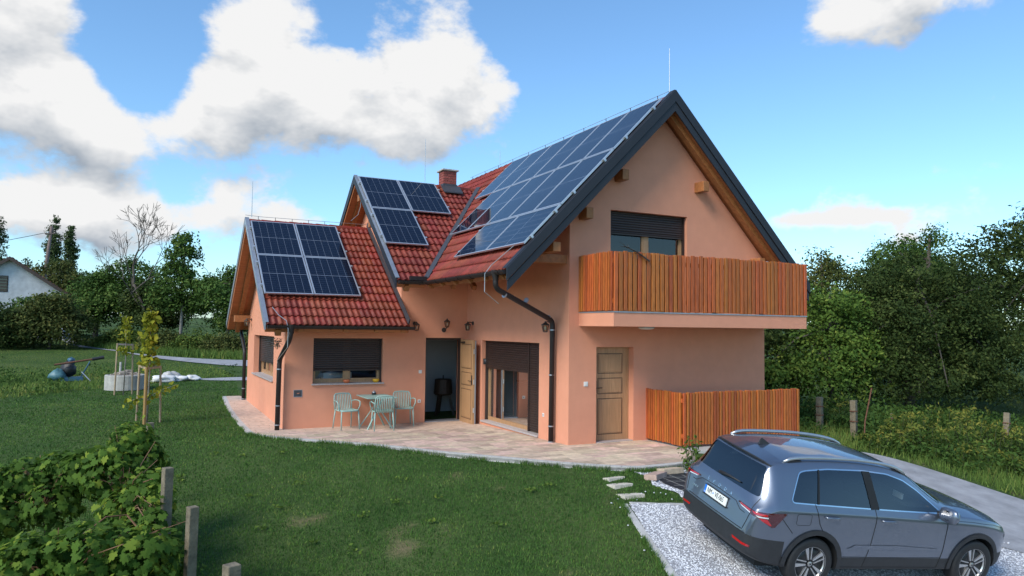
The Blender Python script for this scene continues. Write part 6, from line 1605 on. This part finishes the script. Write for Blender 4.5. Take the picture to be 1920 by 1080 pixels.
# staked saplings
def sapling(x, y, stakes, label, slabel, seed, leafn, h, br, cross=True):
    z = G(x, y); rs = random.Random(seed); t = thing('sapling', label, 'sapling', (x, y, z), group='staked saplings')
    MB().tube([(0, 0, 0), (.03, 0, h*.5), (.01, 0, h*.8), (.0, 0, h)], [.022, .018, .012, .006], 7).build('trunk', 'bark_pale', t, smooth=True)
    P = []
    for k in range(leafn):
        f = rs.random(); zz = h*(.50+.5*f); P.append((rs.gauss(0, .10*(1.25-f*.7)), rs.gauss(0, .10*(1.25-f*.7)), zz+rs.gauss(0, .04)))
    mbb = MB()
    for (ax, az, bx, bz, nn) in br:
        mbb.tube([(0, 0, az), (bx*.5, -.05, (az+bz)/2+.03), (bx, -.1, bz)], [.010, .008, .004], 5)
        for k in range(nn): f = (k+.5)/nn; P.append((bx*f+rs.gauss(0, .035), -.1*f+rs.gauss(0, .05), az+(bz-az)*f+rs.gauss(0, .045)))
    if br: mbb.build('branch', 'bark_pale', t)
    # fan shaped leaves
    P = np.array(P); n = len(P); u, v, nr = rot_leaves(n, .3); s = .12*RNG.uniform(.75, 1.25, (n, 1)); V = []
    ang = [-2.2, -1.35, -.5, 0, .5, 1.35, 2.2]
    pts = [P]+[P+(u*math.sin(a)*.62+v*(.35+.4*math.cos(a)))*s*(1 if a else .82) for a in (-1.3, -.75, -.25, 0, .25, .75, 1.3)]
    V = np.stack(pts, 1).reshape(-1, 3); F = np.arange(8*n).reshape(n, 8); flat = flat_shapes('crown', 'leaf_yellow', V, F, np.clip(RNG.normal(.5, .22, n), 0, 1), t)
    st = thing('stake_frame', slabel, 'stakes', (x, y, z), group='sapling stake frames')
    for (dx, dy, hh, m_, r_) in stakes: MB().tube([(dx*1.15, dy, -.1), (dx, dy, hh)], r_, 8).build('stake', m_, st)
    tops = [(dx, dy, hh) for dx, dy, hh, _, _ in stakes]
    for a, b in zip(tops, tops[1:]+(tops[:1] if cross and len(tops) > 2 else [])): MB().bar((a[0], a[1], a[2]-.03), (b[0], b[1], b[2]-.03), .04, .05).build('cross_batten', 'stake_wood' if cross else 'zinc_trim', st)
    return t
sapling(-7.42, 7.4, [(-.20, .05, 1.42, 'stake_wood', .024), (-.05, -.22, 1.36, 'stake_brown', .036), (.26, .06, 1.38, 'stake_wood', .026)], 'yellow-green young tree with two low branches, nearest the camera', 'three wooden stakes with grey battens round the nearer sapling', 4, 330, 2.72, [(0, .62, .62, .92, 34), (0, .60, -.50, .52, 26)])
sapling(-8.02, 14.3, [(-.22, 0, 1.66, 'stake_wood', .026), (.22, .1, 1.64, 'stake_wood', .026)], 'thin young tree in front of the concrete ring', 'two tall stakes joined by a batten in front of the concrete ring', 6, 130, 2.55, [], False)

# ---- vineyard: posts, canopies with lobed leaves
for (x, y, zt2, w_, lb, tl) in ((-7.39, -3.93, .78, .095, 'concrete vineyard post half covered by vine leaves', .01), (-7.18, -4.63, .50, .095, 'mossy concrete vineyard post standing free at the lawn edge', .012), (-7.06, -7.01, .60, .10, 'concrete vineyard post cut off by the bottom picture edge', 0), (-7.48, .15, .78, .09, 'weathered grey post inside the top of the vine', 0)):
    z = G(x, y); o = MB().prism([(-w_/2, -w_/2, -.2), (w_/2, -w_/2, -.2), (w_/2, w_/2, -.2), (-w_/2, w_/2, -.2)], (0, 0, zt2-z+.2)).build('vineyard_post', 'post_concrete'); o.location = (x, y, z); o.rotation_euler = (0, tl, R(20)); bev(o, .008)
    tag(o, lb, 'post', 'vineyard posts in the foreground')
def vine_leaf(): 
    out = []; lob = [(0, .06), (.10, -.08), (.26, -.16), (.40, -.10), (.37, .04), (.50, .10), (.57, .26), (.44, .30), (.35, .36), (.40, .52), (.30, .66), (.18, .58), (.10, .74), (0, .88), (-.10, .74), (-.18, .58), (-.30, .66), (-.40, .52), (-.35, .36), (-.44, .30), (-.57, .26), (-.50, .10), (-.37, .04), (-.40, -.10), (-.26, -.16), (-.10, -.08)]
    v = [(0, .22, .03)]+[(a, b, -.16*(a*a+.3*(b-.2)**2)) for a, b in lob]; f = [(0, i+1, (i+1) % len(lob)+1) for i in range(len(lob))]; return np.array(v), np.array(f)
VL_V, VL_F = vine_leaf(); VTONES = []
for k in range(8):
    me = bpy.data.meshes.new('leaf'); me.from_pydata([tuple(q*.10) for q in VL_V], [], [tuple(q) for q in VL_F]); me.materials.append(MAT['leaf_vine'])
    at = me.attributes.new('tone', 'FLOAT', 'FACE'); at.data.foreach_set('value', np.full(len(VL_F), .12+.11*k, np.float32)); me.update(); VTONES.append(me)
def vine(label, trunk, blobs, n, nsingle, seed, bright=.0):
    x, y = trunk; z = G(x, y); t = thing('grapevine', label, 'grapevine', (x, y, z), world=True, group='grapevines in the foreground')
    rs = random.Random(seed); mb = MB(); mb.tube([(x, y, z-.1), (x+.04, y, z+.4), (x-.02, y+.03, z+.8)], [.035, .028, .022], 7); mb.build('trunk', 'bark', t, smooth=True)
    cn = MB()
    for b in blobs:
        for _ in range(4):
            p = Vector((x-.02, y, z+.75)); q = Vector(b[:3])+Vector((rs.uniform(-1, 1)*b[3], rs.uniform(-1, 1)*b[4], rs.uniform(-.3, 1.0)*b[5])); c = p.lerp(q, .5)+Vector((0, 0, .15)); cn.tube([p, c, q], [.009, .007, .004], 5)
    cn.build('cane', 'cane', t)
    vol = np.array([b[3]*b[4]*b[5] for b in blobs])**.67; pick = RNG.choice(len(blobs), n, p=vol/vol.sum()); B = np.array(blobs, float)[pick]
    d = RNG.normal(size=(n, 3)); d /= np.linalg.norm(d, axis=1, keepdims=True); P = B[:, :3]+d*B[:, 3:6]*(.55+.5*RNG.random((n, 1))**.7); P[:, 2] = np.maximum(P[:, 2], ground(P[:, 0], P[:, 1])+.06)
    toc = np.array(CAMP)-P; dist = np.linalg.norm(toc, axis=1); face = (d*toc/dist[:, None]).sum(1)
    nr = d*1.0+RNG.normal(size=(n, 3))*.5; nr[:, 2] += .22; nr /= np.linalg.norm(nr, axis=1, keepdims=True)
    dn = np.array([0, 0, -1.])+RNG.normal(size=(n, 3))*.45; v = dn-nr*(dn*nr).sum(1, keepdims=True); v /= np.linalg.norm(v, axis=1, keepdims=True); u = np.cross(v, nr)
    sc = RNG.uniform(.4, 1.2, n); tone = np.clip(RNG.normal(.36+bright, .21, n)+.10*(P[:, 2]-B[:, 2])/B[:, 5], 0, 1); order = np.argsort(-(face-.06*dist))
    for i in order[:nsingle]:
        o = bpy.data.objects.new('leaf', VTONES[int(min(7, tone[i]*8))]); COL.objects.link(o); o.parent = t; o.matrix_parent_inverse = Matrix.Translation(-t.location)
        m_ = Matrix((Vector(u[i]), Vector(v[i]), Vector(nr[i]))).transposed().to_4x4() @ Matrix.Scale(float(sc[i]), 4); m_.translation = Vector(P[i]); o.matrix_basis = m_
    r = order[nsingle:]; q = VL_V*.10; V = P[r][:, None]+sc[r][:, None, None]*(q[None, :, :1]*u[r][:, None]+q[None, :, 1:2]*v[r][:, None]+q[None, :, 2:]*nr[r][:, None])
    k = len(VL_V); F = (VL_F[None]+(np.arange(len(r))*k)[:, None, None]).reshape(-1, 3)
    o = flat_shapes('inner_leaves', 'leaf_vine', V.reshape(-1, 3), F, np.repeat(tone[r], len(VL_F)), t, kind='stuff'); o.matrix_parent_inverse = Matrix.Translation(-t.location)
vine('tall leafy grapevine climbing the post at the lawn edge', (-7.75, -2.2), [(-7.72, -1.5, .72, .30, .34, .30), (-7.60, -1.6, .45, .34, .36, .34), (-7.95, -1.9, .42, .38, .40, .38), (-7.55, -2.6, .22, .30, .36, .36), (-7.75, -2.5, .0, .36, .40, .36), (-7.62, -3.0, -.2, .32, .36, .34), (-7.45, -3.6, .35, .18, .22, .34), (-7.40, -3.6, -.1, .20, .26, .34), (-7.50, -4.0, .10, .16, .16, .42)], 3000, 130, 1, .10)
vine('dark grapevine row further left behind the tall vine', (-8.7, -1.4), [(-8.5, -1.2, .34, .38, .40, .30), (-8.95, -1.0, .22, .42, .42, .32), (-8.25, -1.5, .40, .30, .36, .28), (-9.4, -1.0, .12, .42, .44, .34), (-8.6, -1.5, .0, .36, .40, .28), (-9.2, -1.4, -.15, .42, .4, .28)], 2500, 60, 2, .0)
vine('near grapevine filling the bottom left corner', (-8.3, -4.5), [(-8.5, -4.4, .02, .46, .46, .34), (-8.05, -4.6, .12, .38, .42, .32), (-7.62, -4.7, .04, .36, .40, .34), (-8.75, -4.1, -.1, .4, .4, .3), (-7.40, -4.35, -.15, .26, .32, .40), (-8.2, -3.9, -.35, .5, .4, .28)], 2900, 110, 3, .07)
for i, (x, y, z0, z1, lb) in enumerate(((-7.66, -1.3, .75, 1.12, 'thin upright vine shoot at the top of the tall vine'), (-7.82, -1.55, .7, 1.0, 'short upright shoot left of the tallest vine shoot'))):
    sh = thing('vine_shoot', lb, 'vine shoot', (x, y, z0), world=True); MB().tube([(x, y, z0-.2), (x+.02, y, (z0+z1)/2), (x+.05, y, z1)], [.006, .005, .003], 5).build('cane', 'cane', sh)
    for k in range(9):
        f = (k+.5)/9; o = bpy.data.objects.new('leaf', VTONES[4+k % 4]); COL.objects.link(o); o.parent = sh; o.matrix_parent_inverse = Matrix.Translation(-sh.location)
        o.matrix_basis = Matrix.Translation((x+.04*f+random.uniform(-.05, .05), y+random.uniform(-.05, .05), z0+(z1-z0)*f)) @ Matrix.Rotation(random.uniform(0, 6.28), 4, 'Z') @ Matrix.Rotation(random.uniform(-1.4, -.5), 4, 'X') @ Matrix.Scale(random.uniform(.5, .85), 4)
arc = thing('vine_shoot', 'long bare brown vine shoot arching over the leaves', 'vine shoot', (-8.05, -3.8, -.3), world=True)
MB().tube([(-8.32, -4.1, -.02), (-8.15, -3.75, .12), (-7.95, -3.5, .22), (-7.75, -3.4, .20), (-7.62, -3.5, .05)], [.004, .007, .009, .010, .011], 6).build('cane', 'cane', arc)

# ---- right bank: old posts, vines, goldenrod and weeds
for (x, y, h_, tx, lb) in ((7.17, .07, .78, .01, 'leftmost concrete post right of the timber screen'), (7.46, -.66, .88, .005, 'concrete post with wire ties above the car roof'), (11.78, -1.62, .95, -.26, 'leaning pale post at the far right above the weeds'), (9.6, -.1, .45, 0, 'short distant post among the yellow-tipped weeds')):
    z = G(x, y); t = thing('vineyard_post', lb, 'post', (x, y, z), group='old posts on the right bank'); w_ = .13 if h_ > .6 else .07
    o = MB().prism([(-w_/2, -w_/2, -.3), (w_/2, -w_/2, -.3), (w_/2, w_/2, -.3), (-w_/2, w_/2, -.3)], (0, 0, h_+.3)).build('shaft', 'post_concrete', t); bev(o, .008)
    for zz in (h_*.45, h_*.72): MB().lathe([(w_*.73, -.012), (w_*.76, 0), (w_*.73, .012)], 10, (0, 0, zz)).build('wire_tie', 'rust', t)
    t.rotation_euler = (0, -tx, .3)
rr_ = MB().tube([(0, 0, -.2), (.06, 0, .5), (.20, -.08, 1.28)], .016, 7).build('rusty_rod', 'rust'); rr_.location = (7.22, -1.10, G(7.22, -1.10)); tag(rr_, 'thin rusty rod leaning among the weeds above the car', 'rod')
def herb(name, label, x, y, h_, r, n, m, size, group, seed, tipm=None):
    z = G(x, y); rs = random.Random(seed); t = thing(name, label, 'plant', (x, y, z), group=group); st = MB(); P = []; T = []; tips = []
    for k in range(n):
        a = rs.uniform(0, 6.28); q = r*math.sqrt(rs.random()); bx, by = q*math.cos(a), q*math.sin(a); hh = h_*rs.uniform(.65, 1.1); dx, dy = rs.uniform(-.12, .12), rs.uniform(-.12, .12)
        st.tube([(bx, by, -.05), (bx+dx*.5, by+dy*.5, hh*.5), (bx+dx, by+dy, hh)], [.006, .005, .003], 4, caps=False)
        for j in range(26):
            f = rs.uniform(.12, 1); P.append((bx+dx*f+rs.gauss(0, .06), by+dy*f+rs.gauss(0, .06), hh*f+rs.gauss(0, .02))); T.append(min(1, max(0, rs.gauss(.40, .14))))
        if tipm:
            for j in range(9): f = rs.uniform(.90, 1.08); P.append((bx+dx+rs.gauss(0, .035), by+dy+rs.gauss(0, .035), hh*f)); T.append(rs.uniform(.62, 1))
    st.build('stem', 'moss', t); V, F = leaf_quads(np.array(P), size, .2, None, .32); flat_shapes('foliage', m, V, F, np.array(T), t)
rs = random.Random(17); gk = 0
GN = ['nearest the car roof', 'second from the car roof', 'beside the rusty rod', 'in the middle of the bank', 'with the tallest yellow tips', 'right of the tallest tips', 'below the leaning post', 'left of the leaning post', 'nearest the road edge on the right', 'at the right picture edge', 'behind the road verge', 'under the round tree', 'between the two concrete posts', 'low beside the driveway']
for i, (x, y, h_) in enumerate(((7.9, -1.5, .75), (8.4, -1.8, .9), (8.6, -1.1, 1.0), (9.4, -1.9, 1.1), (10.3, -1.6, 1.35), (10.9, -2.1, 1.1), (12.3, -2.4, 1.0), (11.2, -2.3, 1.1), (9.6, -3.4, .7), (11.4, -3.6, .85), (8.7, -2.6, .7), (11.0, -.7, 1.2), (7.9, .6, .9), (7.3, -1.5, .5))):
    herb('goldenrod', 'yellow-tipped goldenrod clump '+GN[i], x, y, h_*.66,   .55, 20, 'leaf_gold', .10, 'goldenrod on the right bank', 60+i, True)
def scatter(name, label, polys, n, hmin, hmax, wd, m, tonef=None, avoid=(), cat='grass', lean=.35):
    """a mass of upright blades over plan polygons"""
    P = []
    for poly in polys:
        xs = [q[0] for q in poly]; ys = [q[1] for q in poly]; x = RNG.uniform(min(xs), max(xs), n); y = RNG.uniform(min(ys), max(ys), n); k = inpoly(x, y, poly)
        for a in avoid: k &= ~inpoly(x, y, a)
        P.append(np.stack([x[k], y[k]], 1))
    P = np.concatenate(P); blades(name, label, P, hmin, hmax, wd, m, tonef, cat, lean)
def blades(name, label, P, hmin, hmax, wd, m, tonef, cat, lean=.35):
    n = len(P); z = ground(P[:, 0], P[:, 1]); a = RNG.uniform(0, 6.28, n); hh = RNG.uniform(hmin, hmax, n)*(np.interp(P[:, 1], [17, 22, 26], [1, .5, .18]) if name == 'meadow_grass' else 1); w_ = (wd if np.ndim(wd) else np.full(n, wd))*RNG.uniform(.7, 1.3, n)
    dx, dy = np.cos(a)*w_/2, np.sin(a)*w_/2; la = RNG.uniform(0, 6.28, n); ll = hh*RNG.uniform(0, lean*2, n)
    b0 = np.stack([P[:, 0]-dx, P[:, 1]-dy, z-.01], 1); b1 = np.stack([P[:, 0]+dx, P[:, 1]+dy, z-.01], 1); tp = np.stack([P[:, 0]+np.cos(la)*ll, P[:, 1]+np.sin(la)*ll, z+hh], 1)
    V = np.stack([b0, b1, tp], 1).reshape(-1, 3); F = np.arange(3*n).reshape(n, 3)
    t = np.clip(RNG.normal(.42, .16, n)+(tonef(P[:, 0], P[:, 1]) if tonef else 0), 0, 1); o = flat_shapes(name, m, V, F, t, kind='stuff'); tag(o, label, cat)
# lawn blades, thinner spread with distance from the terrace front
HOUSE = [(-4.62, 5.13), (0, 5.13), (0, 0), (5.29, 0), (5.29, 11.6), (-4.62, 11.6)]
LAWN = [(-13, -9), (-7, -9.6), (-3.3, -9.6), (-2.62, -7.2), (-1.84, -5.0), (-1.28, -3.62), (-.25, -3.82), (-.12, -3.45), (-.34, -3.1), (-.14, -2.75), (-.24, -2.44)]+TERR_OUT[::-1][6:]+[(-4.6, 13.2), (-4.2, 18.0), (-5.6, 18.5), (-8.6, 16.4), (-11.4, 14.0), (-15, 11), (-16, -4)]
n = 900000; x = RNG.uniform(-15, 0, n); y = RNG.uniform(-9, 18.5, n); dcam = np.hypot(x-CAMP.x, y-CAMP.y); keep = RNG.random(n) < np.clip((7.5/dcam)**1.6, .05, 1); x, y, dcam = x[keep], y[keep], dcam[keep]
k = inpoly(x, y, LAWN); ang = np.degrees(np.arctan2(x-CAMP.x, y-CAMP.y)); k &= (ang > -12) & (ang < 64) & (dcam > 4.2); x, y, dcam = x[k], y[k], dcam[k]
soil = inpoly(x, y, [(-12.5, -9.6), (-7.5, -5.2), (-8.2, -2.6), (-9.4, -.6), (-11.5, .4), (-16, -2)]); k = ~(soil & (RNG.random(len(x)) < .8)); x, y, dcam = x[k], y[k], dcam[k]
k = RNG.random(len(x)) > bare(x, y)*.9; x, y, dcam = x[k], y[k], dcam[k]
print('lawn blades', len(x))
ltone = lambda x, y: .24*vnoise(x, y, 1.1, 1)+.20*vnoise(x, y, 3.5, 2)+.16*vnoise(x, y, 9, 3)+.25*bare(x, y)-.03
blades('lawn_grass', 'short mown lawn in front of the house', np.stack([x, y], 1), .018, .045, .007+.0011*dcam, 'grass_blade', ltone, 'grass')
FIELD = [(-4.0, 19.2), (-4.4, 24.6), (-7.6, 30.5), (-9.8, 40), (-14, 44), (-30, 44), (-24, 14), (-11.4, 14.0), (-8.6, 16.4), (-5.6, 18.7)]
scatter('meadow_grass', 'rough unmown meadow grass beyond the lawn', [FIELD], 150000, .05, .17, .035, 'field_blade', lambda x, y: .10+.26*vnoise(x, y, .6, 7)+.18*vnoise(x, y, 2, 8))
BANK = [(-2.3, 27.6), (-5.9, 30.5), (-9.5, 36.8), (-11.2, 41), (-9.5, 44), (-4, 40), (6, 36), (6, 27)]
scatter('bank_grass', 'weedy grass bank behind the lane', [BANK], 50000, .15, .5, .05, 'field_blade', lambda x, y: .25*vnoise(x, y, .7, 9))
VERGE = [(7.55, -4.6), (7.2, -2.6), (6.65, -1.65), (5.4, -1.3), (5.4, 1.5), (9, 3), (14, 1.5), (20, -4), (14, -12), (9.8, -12), (8.3, -7.6)]
scatter('verge_grass', 'grass verge along the right side of the road', [VERGE], 90000, .07, .24, .02, 'field_blade', lambda x, y: .2*vnoise(x, y, 1.2, 5)+.08)
for i in range(70):
    pass
def weeds():
    n = 700; x = RNG.uniform(6.2, 17, n); y = RNG.uniform(-6.5, 3.0, n); k = inpoly(x, y, [(8.4, -4.4), (7.9, -2.7), (6.6, -1.2), (5.7, -.6), (5.9, 2.4), (10, 3), (16, 0), (17, -5), (11, -6.5)]); x, y = x[k], y[k]
    P = []; T = []
    for a, b in zip(x, y):
        z = G(a, b); h_ = RNG.uniform(.2, .6)*(.6 if (a < 7.6 and b < .2) else 1); m_ = 70; q = RNG.normal(size=(m_, 3))*np.array([.2, .2, 0])+np.array([a, b, 0]); q[:, 2] = z+RNG.random(m_)*h_; P.append(q); T.append(np.clip(RNG.normal(.35+RNG.uniform(-.15, .15), .12, m_), 0, 1))
    P = np.concatenate(P); V, F = leaf_quads(P, .10, .4, None, .5); o = flat_shapes('bank_weeds', 'leaf_mid', V, F, np.concatenate(T), kind='stuff'); tag(o, 'low tangled weeds covering the right bank', 'weeds')
weeds()
def field_weeds():
    n = 260; x = RNG.uniform(-22, -4, n); y = RNG.uniform(14, 42, n); k = inpoly(x, y, FIELD) & ((y < 22) | (x < -13.5)); x, y = x[k], y[k]; P = []; T = []
    for a, b in zip(x, y):
        z = G(a, b); h_ = RNG.uniform(.15, .55); m_ = 60; q = RNG.normal(size=(m_, 3))*np.array([.22, .22, 0])+np.array([a, b, 0]); q[:, 2] = z+RNG.random(m_)*h_; P.append(q); T.append(np.clip(RNG.normal(.35+RNG.uniform(-.15, .25), .12, m_), 0, 1))
    P = np.concatenate(P); V, F = leaf_quads(P, .11, .4, None, .5); o = flat_shapes('meadow_weeds', 'leaf_mid', V, F, np.concatenate(T), kind='stuff'); tag(o, 'leafy weeds dotted through the rough meadow', 'weeds')
field_weeds()
def lawn_weeds():
    P = []; T = []
    for k in range(34):
        a, b = RNG.uniform(-7.6, -1.8), RNG.uniform(-6.5, 3.0)
        if not inpoly(np.array([a]), np.array([b]), LAWN)[0]: continue
        m_ = RNG.integers(10, 34); q = RNG.normal(size=(m_, 3))*np.array([.06, .06, .012])*RNG.uniform(.6, 1.5)+np.array([a, b, G(a, b)+.06]); P.append(q); T.append(np.clip(RNG.normal(.6, .15, m_), 0, 1))
    V, F = leaf_quads(np.concatenate(P), .055, .9, None, .6); o = flat_shapes('lawn_weeds', 'leaf_bright', V, F, np.concatenate(T), kind='stuff'); tag(o, 'small bright weeds sprouting in the lawn', 'weeds')
lawn_weeds()
def edge_tufts():
    P = []
    for line, d0, d1, m_ in ((TERR_OUT, -.10, .015, 90), ([(-1.30, -3.66), (-1.86, -5.02), (-2.66, -7.2), (-3.36, -9.4)], -.06, .03, 700), ([(-1.16, -3.60), (-.25, -3.83)], -.02, .05, 160)):
        for a, b in zip(line[:-1], line[1:]):
            a, b = np.array(a), np.array(b); t = RNG.random((m_, 1)); n_ = np.array([-(b-a)[1], (b-a)[0]])/np.linalg.norm(b-a); P.append(a+(b-a)*t+n_*RNG.uniform(d0, d1, (m_, 1))*RNG.random((m_, 1)))
    P = np.concatenate(P); P = P[(vnoise(P[:, 0], P[:, 1], 5, 77) > -.15)]
    blades('edge_grass', 'longer grass tufts along the terrace and kerb edges', P, .05, .11, .012, 'grass_blade', lambda x, y: .1, 'grass', .5)
edge_tufts()
o = stones('stray_gravel', [[(-2.2, -5.6), (-1.4, -3.5), (-.3, -3.3), (-.2, -3.8), (-1.25, -3.62), (-1.9, -5.2)], [(3.4, -4.6), (4.8, -6.4), (5.6, -8), (4.9, -8), (4.0, -6.0), (3.2, -4.8)]], 26, .016, zoff=.03); tag(o, 'stray white stones scattered beyond the gravel edge', 'gravel')
# shrub by the parking bay
herb('young_shrub', 'small upright leafy shrub planted in the weed mat beside the car', .86, -2.72, .62, .10, 7, 'leaf_bright', .10, None, 99)
# climbing vine tendril on the wing downpipe
MB().tube([(-4.78, D1-.5, 2.0), (-4.86, D1-.42, 1.93), (-4.92, D1-.45, 1.86)], .006, 5).build('dry_tendril', 'cane', H)
herb('twig', 'small dry sprig caught behind the front wing downpipe', -4.84, D1-.42, .2, .05, 4, 'dry_twig', .06, None, 98)
bpy.data.objects[-1] if False else None
for o in bpy.data.objects:
    if o.name == 'twig': o.location.z = 1.82
bpy.context.view_layer.update()
